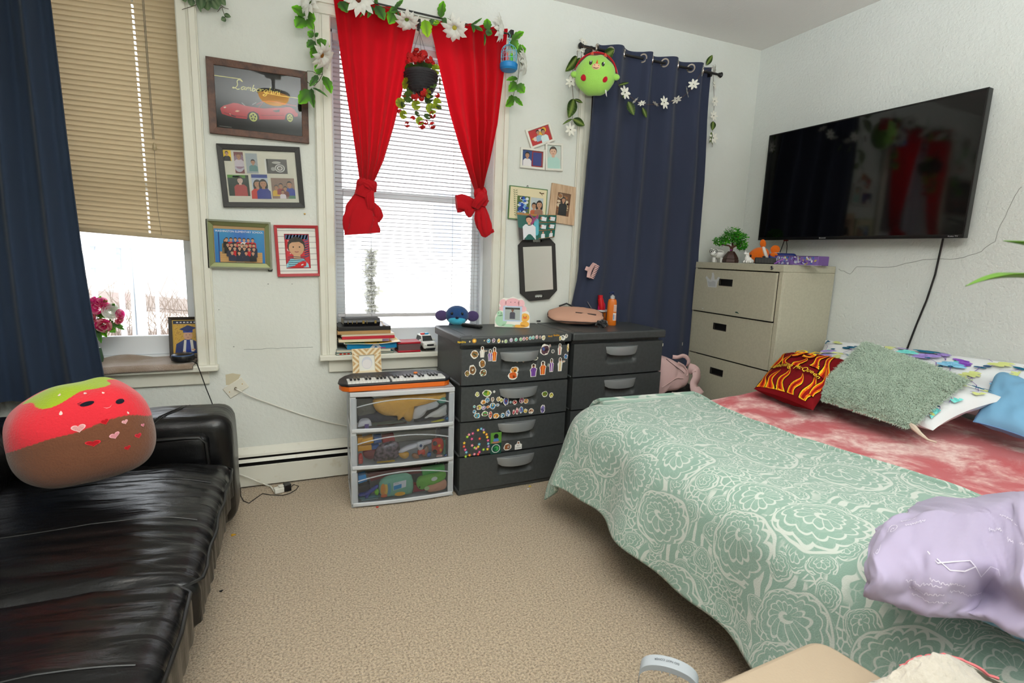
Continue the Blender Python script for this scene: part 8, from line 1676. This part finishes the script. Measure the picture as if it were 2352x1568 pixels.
p2, S2_ = pillow('pillow', 'white floral pillow between the sage shaggy cushion and the blue pillow', WHT, ((2.62, 2.14, .69), (2.56, 1.32, .665), (2.93, 1.24, .80), (2.98, 2.20, .84)), .17, 4, wr=.022); florals(S2_, p2, 58, 8)
p3, S3_ = pillow('pillow', 'plain sky blue pillow at the near side of the bed head', mat('blue_cotton', (120, 172, 208), .85, bump=(5, .4, 3)), (atZ(2236, 968, .69), atZ(2420, 1030, .67), atX(2440, 915, 3.2), atX(2288, 846, 3.21)), .15, 6, seam=mat('blue_seam', (104, 140, 186), .8))
# flame cushion (its cartoon car is left off)
FL = [(2.29, 2.05, .685), (2.29, 1.69, .670), (2.76, 1.86, .855), (2.76, 2.28, .815)]
p4, S4 = pillow('cushion', 'dark red cushion printed with flames and the number ninety-five', CLOTH_PRINT, FL, .16, 9, colfn=lambda u, v: (118, 18, 24), cat='cushion')
pr = Print(lambda a, b, c: S4(min(.985, max(.015, a)), min(.985, max(.015, b)), 1, c), .003, .0001)
def flame(x, y, w, h, lean, seed):
    rn = random.Random(seed); L, R_ = [], []
    for i in range(11):
        t = i/10; c = x+lean*t+.035*math.sin(t*6+seed); ww = w*(1-t)**.8*(1+.25*math.sin(t*9+seed)); L.append((c-ww, y+h*t)); R_.append((c+ww, y+h*t))
    for s, col in ((1, (24, 18, 14)), (.86, (240, 196, 40)), (.62, (226, 88, 24)), (.30, (150, 26, 24))):
        P_ = [((l[0]+r[0])/2-(r[0]-l[0])/2*s, l[1]-(1-s)*.02*h) for l, r in zip(L, R_)]; Q_ = [((l[0]+r[0])/2+(r[0]-l[0])/2*s, l[1]-(1-s)*.02*h) for l, r in zip(L, R_)]
        n = len(P_); pr.add([pr.F(p_[0]+(q_[0]-p_[0])*c/4, p_[1]+(q_[1]-p_[1])*c/4, pr.z) for p_, q_ in zip(P_, Q_) for c in range(5)], [(i*5+c, i*5+c+1, i*5+6+c, i*5+5+c) for i in range(n-1) for c in range(4)], col); pr.up(2)
for a in ((.08, .02, .07, .34, .05, 1), (.24, .02, .08, .30, .03, 2), (.44, .02, .09, .36, -.03, 3), (.64, .02, .08, .30, .04, 4), (.84, .02, .09, .40, .03, 5), (.10, .40, .07, .50, .04, 6), (.90, .42, .08, .50, -.05, 7), (.72, .48, .07, .46, .05, 8), (.30, .42, .06, .30, -.06, 9), (.52, .40, .08, .26, .03, 10), (.95, .1, .05, .5, -.02, 11)): flame(*a)
pr.up(16)
for dx, dy, s, c in ((.0, 0, 1.0, (24, 20, 16)), (.004, .006, .95, (244, 206, 50))):
    pr.text('95', .50+dx, .62+dy, .27*s, c, w=.40*s, shear=.25, mid=True); pr.up(8)
pr.text('95', .506, .622, .16, (236, 110, 30), w=.38, shear=.25, mid=True); pr.up(6)
pr.text('Lightning McQueen', .50, .325, .085, (24, 18, 14), w=.84, shear=.35, mid=True); pr.up(8); pr.text('Lightning McQueen', .502, .330, .078, (244, 200, 60), w=.82, shear=.35, mid=True)
pr.build('flame_print', CLOTH_PRINT, p4, recalc=False, smooth=False)
# sage shaggy cushion
FZ = [(2.40, 1.80, .70), (2.45, 1.35, .675), (2.84, 1.36, .86), (2.84, 1.85, .955)]
SAGE = mat('sage_shag', (176, 194, 176), .95, sheen=.2, var=(30, (166, 184, 166), .4, .6))
p5, S5 = pillow('cushion', 'sage green shaggy square cushion propped in front of the floral pillow', SAGE, FZ, .15, 12, cat='cushion', bow=.03)
g = G(); rn = random.Random(14); nrm = pillow_surf(*FZ, .15)[1]
for i in range(15000):
    u, v = rn.random(), rn.random()
    if i % 6 == 0: (u, v) = ((u, 0), (u, 1), (0, v), (1, v))[rn.randrange(4)]
    a = S5(u, v, 1, -.002); d = V(rn.gauss(0, 1), rn.gauss(0, 1), rn.gauss(-.5, 1)); d = (d-nrm*d.dot(nrm)).normalized(); ln = rn.uniform(.014, .026); s = d.cross(nrm)*.0013; ou = ((u-.5)*2)**7, ((v-.5)*2)**7
    m1 = a+d*ln*.45+nrm*.009; m2 = a+d*ln+nrm*rn.uniform(.002, .010)
    g.add([a-s, a+s, m1+s, m1-s, m2], [(0, 1, 2, 3), (3, 2, 4)])
g.build('shag_pile', SAGE, p5, smooth=False, recalc=False, kind='stuff')
g = G(); q = S5(1, 0); g.tube([q+V(.02, .02, .02), q+V(-.01, -.02, .012), q+V(-.03, -.06, -.002), q+V(-.05, -.10, -.010), q+V(-.045, -.13, -.012)], [.004, .012, .008, .004, .003], 6); g.build('fabric_tab', mat('tab_cloth', (214, 196, 178), .85), p5)

def lattice(rows, name, m, label, cat, seed=0, amp=.008, lift=0, **k):
    """soft folded cloth: rows of (pixel x, pixel y, height) or points"""
    R_ = [[(atZ(p[0], p[1], p[2]+lift) if p[0] > 20 else V(p[0], p[1], p[2]+lift)) if isinstance(p, tuple) else V(*p) for p in r] for r in rows]; nr, nc = len(R_), len(R_[0])
    def cr(p0, p1, p2, p3, t): return .5*((2*p1)+(p2-p0)*t+(2*p0-5*p1+4*p2-p3)*t*t+(3*p1-p0-3*p2+p3)*t*t*t)
    def at(u, v):
        x, y = u*(nc-1), v*(nr-1); i, j = min(int(x), nc-2), min(int(y), nr-2); tx, ty = x-i, y-j
        col = [cr(*[R_[min(max(j+b, 0), nr-1)][min(max(i+a, 0), nc-1)] for a in (-1, 0, 1, 2)], tx) for b in (-1, 0, 1, 2)]
        p = cr(*col, ty); return p+(V(nz(u*9, v*8, seed), nz(u*8, v*9, seed+4), nz(u*10, v*7, seed+8))+V(nz(u*22, v*9, seed+1), nz(u*20, v*10, seed+2), abs(nz(u*13+v*9, v*4, seed+5))*2.2-.7)*.55)*amp
    g = G(); g.grid(at, 80, 70); return g.build(name, m, None, ang=180, recalc=False, label=label, category=cat, **k), at
M_LAV = mat('lavender_cotton', (168, 157, 184), .95, sheen=.1, bump=(7, .35, 3))
LAV, LA = lattice([
    [(1.42, .80, .60), (1.36, .66, .60), (1.40, .58, .60), (1.46, .50, .60), (1.52, .40, .60), (1.62, .25, .60), (1.7, .1, .60)],
    [(1992, 1352, .63), (2008, 1370, .63), (2080, 1392, .635), (2168, 1418, .64), (2262, 1420, .66), (2352, 1462, .66), (2460, 1500, .66)],
    [(1990, 1330, .67), (2010, 1345, .69), (2085, 1352, .69), (2180, 1370, .70), (2270, 1366, .68), (2352, 1400, .72), (2460, 1430, .72)],
    [(1992, 1275, .69), (2016, 1262, .735), (2095, 1262, .755), (2190, 1285, .765), (2290, 1300, .755), (2352, 1320, .79), (2460, 1340, .79)],
    [(2008, 1228, .69), (2048, 1196, .75), (2122, 1182, .77), (2222, 1186, .775), (2300, 1195, .77), (2360, 1215, .80), (2460, 1240, .80)],
    [(2030, 1205, .69), (2072, 1178, .73), (2140, 1175, .745), (2225, 1166, .75), (2278, 1150, .76), (2360, 1138, .78), (2470, 1130, .78)],
    [(1.60, .84, .60), (1.66, .88, .60), (1.74, .92, .60), (1.86, .94, .60), (2.0, .90, .60), (2.2, .86, .60), (2.4, .8, .60)]],
    'duvet', M_LAV, 'bundled lavender duvet with faint white script print on the near side of the bed', 'duvet', seed=3, amp=.010, lift=.035)
pr = Print(lambda a, b, c: LA(a, b)+V(-.25, -.75, .6)*c, .0035, .0005); LW = (226, 220, 232)
def squig(x, y, w, h, n, wt=.0022): pr.line([(x+w*i/(n*4), y+h*math.sin(i*1.6)*(.6+.4*math.sin(i*.7))) for i in range(n*4+1)], wt, LW)
for x, y, w in ((.30, .38, .16), (.33, .34, .14), (.36, .30, .16), (.42, .40, .12), (.50, .36, .12), (.25, .62, .10), (.22, .66, .08), (.58, .62, .1), (.72, .6, .1), (.66, .68, .12)): squig(x, y, w, .008, 9)
for x, y in ((.20, .60), (.17, .50)): pr.line([(x+.0013*i*math.cos(i*.5), y+.0018*i*math.sin(i*.5)) for i in range(22)], .003, LW)
pr.line([(.40, .50), (.45, .47), (.50, .49), (.55, .50), (.57, .48), (.54, .46), (.49, .46), (.45, .485)], .004, LW); pr.line([(.57, .48), (.60, .44), (.62, .48), (.66, .48), (.70, .44)], .003, LW)
pr.build('script_print', CLOTH_PRINT, LAV, recalc=False, smooth=False, kind='stuff')
TQ, _ = lattice([[(2190, 1396, .60), (2290, 1440, .60), (2360, 1478, .60), (2480, 1540, .60)], [(2195, 1394, .63), (2292, 1432, .635), (2362, 1468, .635), (2480, 1530, .63)], [(2205, 1391, .65), (2300, 1415, .665), (2372, 1445, .665), (2490, 1500, .66)], [(2215, 1388, .64), (2320, 1398, .65), (2390, 1420, .65), (2500, 1470, .64)], [(1.52, .56, .60), (1.62, .44, .60), (1.7, .32, .60), (1.8, .12, .60)]], 'throw', mat('turquoise_satin', (12, 130, 176), .4, sheen=.3), 'turquoise satin throw peeking out under the lavender duvet', 'blanket', seed=9, amp=.004, lift=.03)

# ================================================================== in the foreground
zt = .56; A_ = atZ(1880, 1461, zt); Lp, Rp = atZ(1630, 1570, zt), atZ(2056, 1570, zt); eu, ev = (Lp-A_).normalized(), (Rp-A_).normalized()
t = thing('ottoman', 'smooth cream leather ottoman corner at the bottom edge beside the bed', 'ottoman', A_+eu*.25+ev*.3-V(0, 0, zt)); M_CREAM = mat('cream_leather', (170, 152, 130), .5, bump=(200, .08))
def rpoly(r, n=6):
    P_ = []; C4 = [A_, A_+eu*.5, A_+eu*.5+ev*.55, A_+ev*.55]
    for i in range(4):
        c, a, b = C4[i], C4[i-1], C4[(i+1) % 4]; da, db = (a-c).normalized(), (b-c).normalized()
        for q in range(n+1): s = q/n; P_.append(c+da*r*(1-s)**2+db*r*s**2)
    return P_
rp = rpoly(.045); g = G(); g.prism(WORLD, [(p.x, p.y) for p in rp], zt-.10, zt); g.build('cushion_top', M_CREAM, t, bevel=.012, bseg=4, ang=60)
g = G(); cc = sum(rp, V(0, 0, 0))/len(rp); g.prism(WORLD, [(cc.x+(p.x-cc.x)*.97, cc.y+(p.y-cc.y)*.97) for p in rp], 0, zt-.10); g.build('base', M_CREAM, t, bevel=.006)
CL, CA = lattice([[(1960, 1600, zt+.005), (2050, 1640, zt+.005), (2180, 1660, zt+.005), (2330, 1640, zt+.005)], [(1985, 1570, zt+.02), (2070, 1585, zt+.04), (2180, 1600, zt+.05), (2310, 1590, zt+.03)], [(2035, 1556, zt+.04), (2090, 1530, zt+.07), (2170, 1530, zt+.08), (2280, 1570, zt+.04)], [(2070, 1530, zt+.05), (2110, 1510, zt+.075), (2180, 1503, zt+.08), (2255, 1545, zt+.04)], [A_+ev*.13+V(.06, .02, -.03), A_+ev*.17+V(.12, .03, -.02), A_+ev*.24+V(.20, .03, -.02), A_+ev*.34+V(.26, .0, -.03)]], 'fleece_throw', mat('cream_fleece', (188, 180, 168), .95, sheen=.4, bump=(120, .4)), 'cream fleece throw with a pink edge heaped on the cream ottoman', 'blanket', seed=5, amp=.004)
g = G(); g.tube([CA(.02+.96*i/30, .80)+V(0, .0, .003) for i in range(31)], .003, 5); g.build('pink_edge', mat('pink_binding', (222, 120, 124), .9), CL)
# fan heater: a grey carrying handle on a black body
hz = .31; hb = atZ(1535, 1560, hz-.03); f, k = spot(hb); t = thing('fan_heater', 'small black fan heater with a grey carrying handle at the bottom edge', 'heater', V(hb.x, hb.y, 0)); f = F(hb, f.u, f.v, f.w)
W2 = 62*k; g = G(); n = 22; P_ = []
for i in range(n+1):
    a = PI*min(1, max(0, (i-1)/(n-2))); x, z = -W2*math.cos(a)*1.05, .050*math.sin(a)**.7-(.12 if i in (0, n) else 0); 
    for dy, dz in ((-.018, 0), (.016, .004), (.016, -.007), (-.018, -.011)): P_.append(f(x*(1-.0*dy), dy, z+dz-.005*(dz < 0)))
g.add(P_, [(i*4+j, i*4+(j+1) % 4, i*4+4+(j+1) % 4, i*4+4+j) for i in range(n) for j in range(4)]+[(0, 1, 2, 3), (n*4+3, n*4+2, n*4+1, n*4)]); h_ = g.build('handle', mat('silver_grey_plastic', (176, 182, 188), .4), t, bevel=.002)
g = G()
for i in range(5): x = -W2*.55+W2*.28*i; g.box(f, x, x+.003, -.016, .014, .026, .038)
g.build('rib', mat('silver_grey_plastic', ()), t, kind='stuff')
def hs(a, b, c): q = a/(W2*1.05); return f(a, b, .050*max(0, 1-q*q)**.36+.0028+c)
pr = Print(lambda a, b, c: hs(-a-.008, -b-.001, c), .0008); pr.text('DO NOT COVER', 0, -.005, .0075, (60, 64, 68), w=.062, mid=True); pr.build('warning_text', PRINT, h_, smooth=False, recalc=False, kind='stuff')
g = G(); rbox(g, F(f(.03, -.060, -.190), f.u, f.v, f.w), .105, .080, .095, .02, 6, 6, 8); g.build('housing', pl((20, 20, 22), .35), t); g = G(); rbox(g, F(f(.085, -.04, -.075)), .045, .045, .05, .02, 10, 10, 5); g.build('control_dome', pl((18, 18, 20), .25), t)
for x in (-.04, .10): G().box(f.sub(0, -.06), x-.015, x+.015, -.07, .07, -.285, -.27).build('foot', blp, t)
# plant at the right edge: strap leaves of a spider plant on a stand
pb_ = CAM+ray(2850, 760)*.72; t = thing('spider_plant', 'spider plant in a hanging pot, its strap leaves reaching in at the right edge', 'plant', V(pb_.x, pb_.y, 0)); M_STRAP = mat('strap_leaf', (86, 132, 14), .45, trans=.2)
for pts, w_ in (([(2845, 750, .71), (2640, 590, .65), (2500, 580, .60), (2400, 572, .585), (2352, 562, .575), (2305, 553, .57)], .012), ([(2845, 755, .71), (2640, 640, .65), (2500, 632, .60), (2380, 638, .585), (2310, 636, .575), (2262, 643, .57), (2218, 657, .565)], .0105), ([(2850, 755, .72), (2860, 560, .74), (2880, 450, .78)], .011), ([(2855, 755, .72), (2960, 600, .7), (3060, 640, .68)], .011), ([(2850, 755, .72), (2900, 580, .65), (2960, 580, .58)], .011)):
    P_ = [CAM+ray(x, y)*d for x, y, d in pts]; n = len(P_)*4; Q = []
    for i in range(n+1): s = i/n*(len(P_)-1); j = min(int(s), len(P_)-2); Q.append(P_[j].lerp(P_[j+1], s-j))
    for _ in range(3): Q = [Q[0]]+[(Q[i-1]+Q[i]*2+Q[i+1])/4 for i in range(1, len(Q)-1)]+[Q[-1]]
    g = G(); vs = []
    for i, p in enumerate(Q):
        tt = (Q[min(i+1, n)]-Q[max(i-1, 0)]).normalized(); s = tt.cross(V(0, 0, 1)).normalized(); up = s.cross(tt); ww = w_*min(1, (1-i/n)*3+.05)*min(1, .5+i/n*3); vs += [p-s*ww*.8+up*ww*.45, p, p+s*ww*.8+up*ww*.45]
    g.add(vs, [(i*3+j, i*3+j+1, i*3+4+j, i*3+3+j) for i in range(n) for j in range(2)]); g.build('leaf', M_STRAP, t, recalc=False, ang=120, solid=.0008)
G().lathe(F(V(pb_.x, pb_.y, pb_.z-.02)), [(0, -.14), (.06, -.14), (.085, 0), (.09, .004), (.082, .004), (.08, -.01), (0, -.012)], 24).build('pot', pl((196, 120, 84), .6), t)
g = G(); tp = V(pb_.x, pb_.y, HC-.03)
for a in (.3, 2.4, 4.5): g.tube([pb_+V(.086*math.cos(a), .086*math.sin(a), -.02), pb_+V(.02*math.cos(a), .02*math.sin(a), .55), tp], .002, 4)
g.build('hanging_cord', mat('white_cord', (226, 224, 214), .45), t, kind='stuff')
g = G(); g.tube([tp+V(0, 0, .03), tp+V(0, 0, .005), tp+V(.012, 0, -.008), tp+V(.02, 0, .004)], .003, 6); g.build('ceiling_hook', M_BLACKROD, t)

# ================================================================== backpack between the towers and the cabinet
ZB = zm(1500, 800, 11.2); YP = 2.78
def bp(x, y, Y=YP): return atY(*ZB(x, y), Y)
t = thing('backpack', 'pale pink backpack slumped between the plain drawer tower and the file cabinet', 'backpack', V(*bp(560, 1200))*1); M_BP = mat('pale_pink_nylon', (206, 172, 170), .7, bump=(13, .45, 4))
PO = [(100, 330), (300, 235), (470, 265), (640, 350), (800, 430), (900, 520), (960, 660), (950, 790), (860, 930), (760, 1030), (600, 1090), (300, 1160), (100, 1230)]
pts = [bp(x, y) for x, y in PO]; cen = bp(480, 740); vs, fs = [], []; fine = []; n = len(pts)
for i in range(n):
    p0, p1, p2, p3 = pts[i-1], pts[i], pts[(i+1) % n], pts[(i+2) % n]
    for s in (0, .25, .5, .75): fine.append(.5*(2*p1+(p2-p0)*s+(2*p0-5*p1+4*p2-p3)*s*s+(3*p1-p0-3*p2+p3)*s**3))
m_ = len(fine)
for kk, dy in ((.9, .20), (1.0, .14), (1.02, .07), (.98, .02), (.85, -.02), (.62, -.035), (.3, -.04), (0.02, -.04)):
    for q in fine: r = cen.lerp(q, kk); vs.append(r+V(0, dy+.014*nz(r.x*9, r.z*16, 3)+.010*nz(r.x*20, r.z*8, 7), 0))
fs = [(r*m_+i, r*m_+(i+1) % m_, (r+1)*m_+(i+1) % m_, (r+1)*m_+i) for r in range(7) for i in range(m_)]+[tuple(range(m_)), tuple(7*m_+i for i in range(m_))[::-1]]
g = G(); g.add(vs, fs); g.build('body', M_BP, t, ang=180)
g = G(); g.tube([bp(x, y, YP-.048) for x, y in ((340, 270), (420, 340), (520, 420), (640, 510), (740, 580), (800, 640))], .0022, 5); g.build('zip_line', mat('zip_dark', ()), t)
g = G(); g.tube([bp(x, y, YP-.03) for x, y in ((650, 360), (780, 430), (860, 540), (890, 640), (860, 700))], .006, 6); g.tube([bp(x, y, YP-.046) for x, y in ((230, 1000), (400, 890), (560, 780), (640, 755), (780, 770))], .003, 5); g.build('seam_fold', M_BP, t, kind='stuff')
def strap(pts, w_, m, name):
    P_ = [bp(*p) for p in pts]; Q = []; n_ = (len(P_)-1)*5
    for i in range(n_+1): s = i/n_*(len(P_)-1); j = min(int(s), len(P_)-2); Q.append(P_[j].lerp(P_[j+1], s-j))
    for _ in range(2): Q = [Q[0]]+[(Q[i-1]+2*Q[i]+Q[i+1])/4 for i in range(1, n_)]+[Q[-1]]
    g = G(); vs = []
    for i, p in enumerate(Q):
        tt = (Q[min(i+1, n_)]-Q[max(i-1, 0)]).normalized(); s = tt.cross(V(0, 1, 0)).normalized(); vs += [p-s*w_/2, p+V(0, -.0015, 0), p+s*w_/2]
    g.add(vs, [(i*3+j, i*3+j+1, i*3+4+j, i*3+3+j) for i in range(n_) for j in range(2)]); return g.build(name, m, t, ang=30, recalc=False, solid=.005)
strap([(500, 215, YP+.02), (640, 230, YP+.0), (760, 180, YP), (850, 210, YP), (915, 300, YP), (910, 390, YP), (870, 450, YP+.02)], .026, M_BP, 'carry_handle')
strap([(900, 500, YP+.06), (1030, 540, YP+.04), (1110, 600, YP+.02), (1120, 760, YP), (1040, 900, YP), (1060, 1020, YP-.02), (1210, 1200, YP-.05)], .072, M_BP, 'shoulder_strap'); strap([(480, 1150, YP-.03), (700, 1170, YP-.05), (900, 1230, YP-.08), (1180, 1240, YP-.10)], .018, M_BP, 'lower_strap')
g = G(); rbox(g, F(V(bp(980, 1150).x-.02, YP+.14, .24)), .15, .10, .24, .05, 12, 10, 12, lambda p, n: p+n*.02*nz(p.x*8, p.y*8, p.z*8)); one(g, 'duffel_bag', mat('black_nylon', (24, 23, 24), .7), 'black bag standing behind the pink backpack', 'bag')
# ================================================================== cables and the wall plate
M_BC, M_WC = mat('black_cord', ()), mat('white_cord', (226, 224, 214), .45)
def cord(label, pts, r, m, name='cord'): g = G(); g.tube(pts, r, 7); return one(g, name, m, label, 'cord')
cord('thick black television cord hanging down the wall to the bed head', [RT(2166, 548, .05), RT(2160, 575, .02), RT(2148, 630, .012), RT(2128, 690, .012), RT(2105, 745, .012), RT(2078, 815, .012)], .0052, M_BC, 'television_cable')
cord('thin black cord from the television to the cabinet top, left of a pair', [RT(1803, 548, .05), RT(1797, 565, .03), RT(1790, 584, .02), RT(1786, 604, .015)], .003, M_BC, 'signal_cord'); cord('thin black cord from the television to the cabinet top, right of a pair', [RT(1806, 549, .05), RT(1808, 565, .03), RT(1806, 584, .02), RT(1806, 604, .015)], .0025, M_BC, 'signal_cord')
f, w, h = quad((511, 892.5), (554, 866), (573, 887), (530, 915)); t = thing('cable_plate', 'crooked white cable wall plate below the left window', 'wall plate', f(w/2, h/2, 0))
g = G(); g.box(f, 0, w, 0, h, .0005, .006); g.build('plate', mat('ivory_plate', (226, 222, 208), .4), t, bevel=.003)
for x in (.16, .84): G().lathe(F(f(w*x, h/2, .006), f.u, f.v, f.w), [(.003, 0), (.003, .001), (0, .0015)], 8).build('screw', mat('brass', ()), t)
G().lathe(F(f(w*.49, h*.5, .006), f.u, f.v, f.w), [(.0065, 0), (.0065, .006), (.0045, .006), (.0045, .014), (0, .014)], 12).build('coax_jack', mat('nickel', (150, 140, 120), .3, 1), t)
g = G(); P_ = [BK(546, 876, .0006), BK(519, 858, .0006), BK(523, 884, .0006), BK(516, 880, .0006)]
g = G(); g.add([BK(x, y, .0006) for x, y in ((518, 860), (534, 857), (553, 860), (548, 870), (528, 884), (519, 884))], [tuple(range(6))]); struct(g, 'trim_30', mat('bare_plaster', (206, 196, 168), .85), smooth=False)
c0 = f(w*.49, h*.5, .018); cord('white coaxial cable drooping from the wall plate to the drawer unit', [c0, BK(552, 898, .03), BK(575, 910, .02), BK(630, 930, .012), BK(690, 951, .010), BK(740, 966, .010), BK(770, 973, .010), BK(802, 979, .012)], .0034, M_WC, 'coax_cable')
fl = lambda x, y, z=.004: atZ(x, y, z)
pc_ = atZ(642, 1130, .002); fz = rotZ(pc_, 18); t = thing('extension_outlet', 'white extension cord outlet lying on the carpet by the heater', 'outlet', pc_)
G().box(fz, -.028, .022, -.018, .018, 0, .030).build('outlet_block', M_WC, t, bevel=.004); G().box(fz, -.004, .022, -.012, .012, .030, .040).build('plug_cap', M_WC, t, bevel=.003)
g = G(); g.tube([fz(-.028, 0, .014), fl(622, 1117, .012), fl(604, 1110, .02), BK(590, 1105, .10), BK(570, 1096, .085), BK(553, 1090, .08), BK(530, 1082, .075)], .0042, 7); g.build('cord', M_WC, t)
t = thing('power_adapter', 'black power adapter plugged into the white extension outlet', 'adapter', fz(.04, 0, 0)); G().box(fz, .0235, .060, -.020, .020, 0, .042).build('case', blp, t, bevel=.004)
g = G(); g.tube([fz(.060, 0, .012), fl(675, 1112), fl(686, 1116), fl(680, 1124), fl(665, 1133), fl(650, 1137), fl(620, 1136), fl(603, 1133), fl(590, 1142), fl(572, 1155), fl(559, 1150), fl(553, 1138), fl(552, 1120), BK(549, 1100, .11)], .0022, 6); g.build('cord', M_BC, t)
# scraps on the carpet
for (x, y, s, c, lb) in ((535, 1229, .012, (226, 170, 40), 'yellow scrap on the carpet beside the sofa'), (1217, 1117, .009, (226, 190, 60), 'yellow scrap on the carpet at the foot of the stickered drawer tower'), (1213, 1123, .008, (226, 226, 226), 'white scrap on the carpet at the foot of the stickered drawer tower'), (867, 1165, .008, (206, 60, 44), 'red scrap on the carpet in front of the clear drawers'), (508, 1358, .007, (30, 30, 30), 'black speck on the carpet beside the near sofa cushion')):
    p = atZ(x, y, .001); g = G(); g.prism(F(p), [(s*math.cos(a)*(.7+.5*math.sin(a*3+x)), s*.7*math.sin(a)) for a in [2*PI*i/9 for i in range(9)]], 0, .004); one(g, 'scrap', pl(c, .6), lb, 'scrap')
cam.data.dof.use_dof = True; cam.data.dof.focus_distance = 2.9; cam.data.dof.aperture_fstop = 8
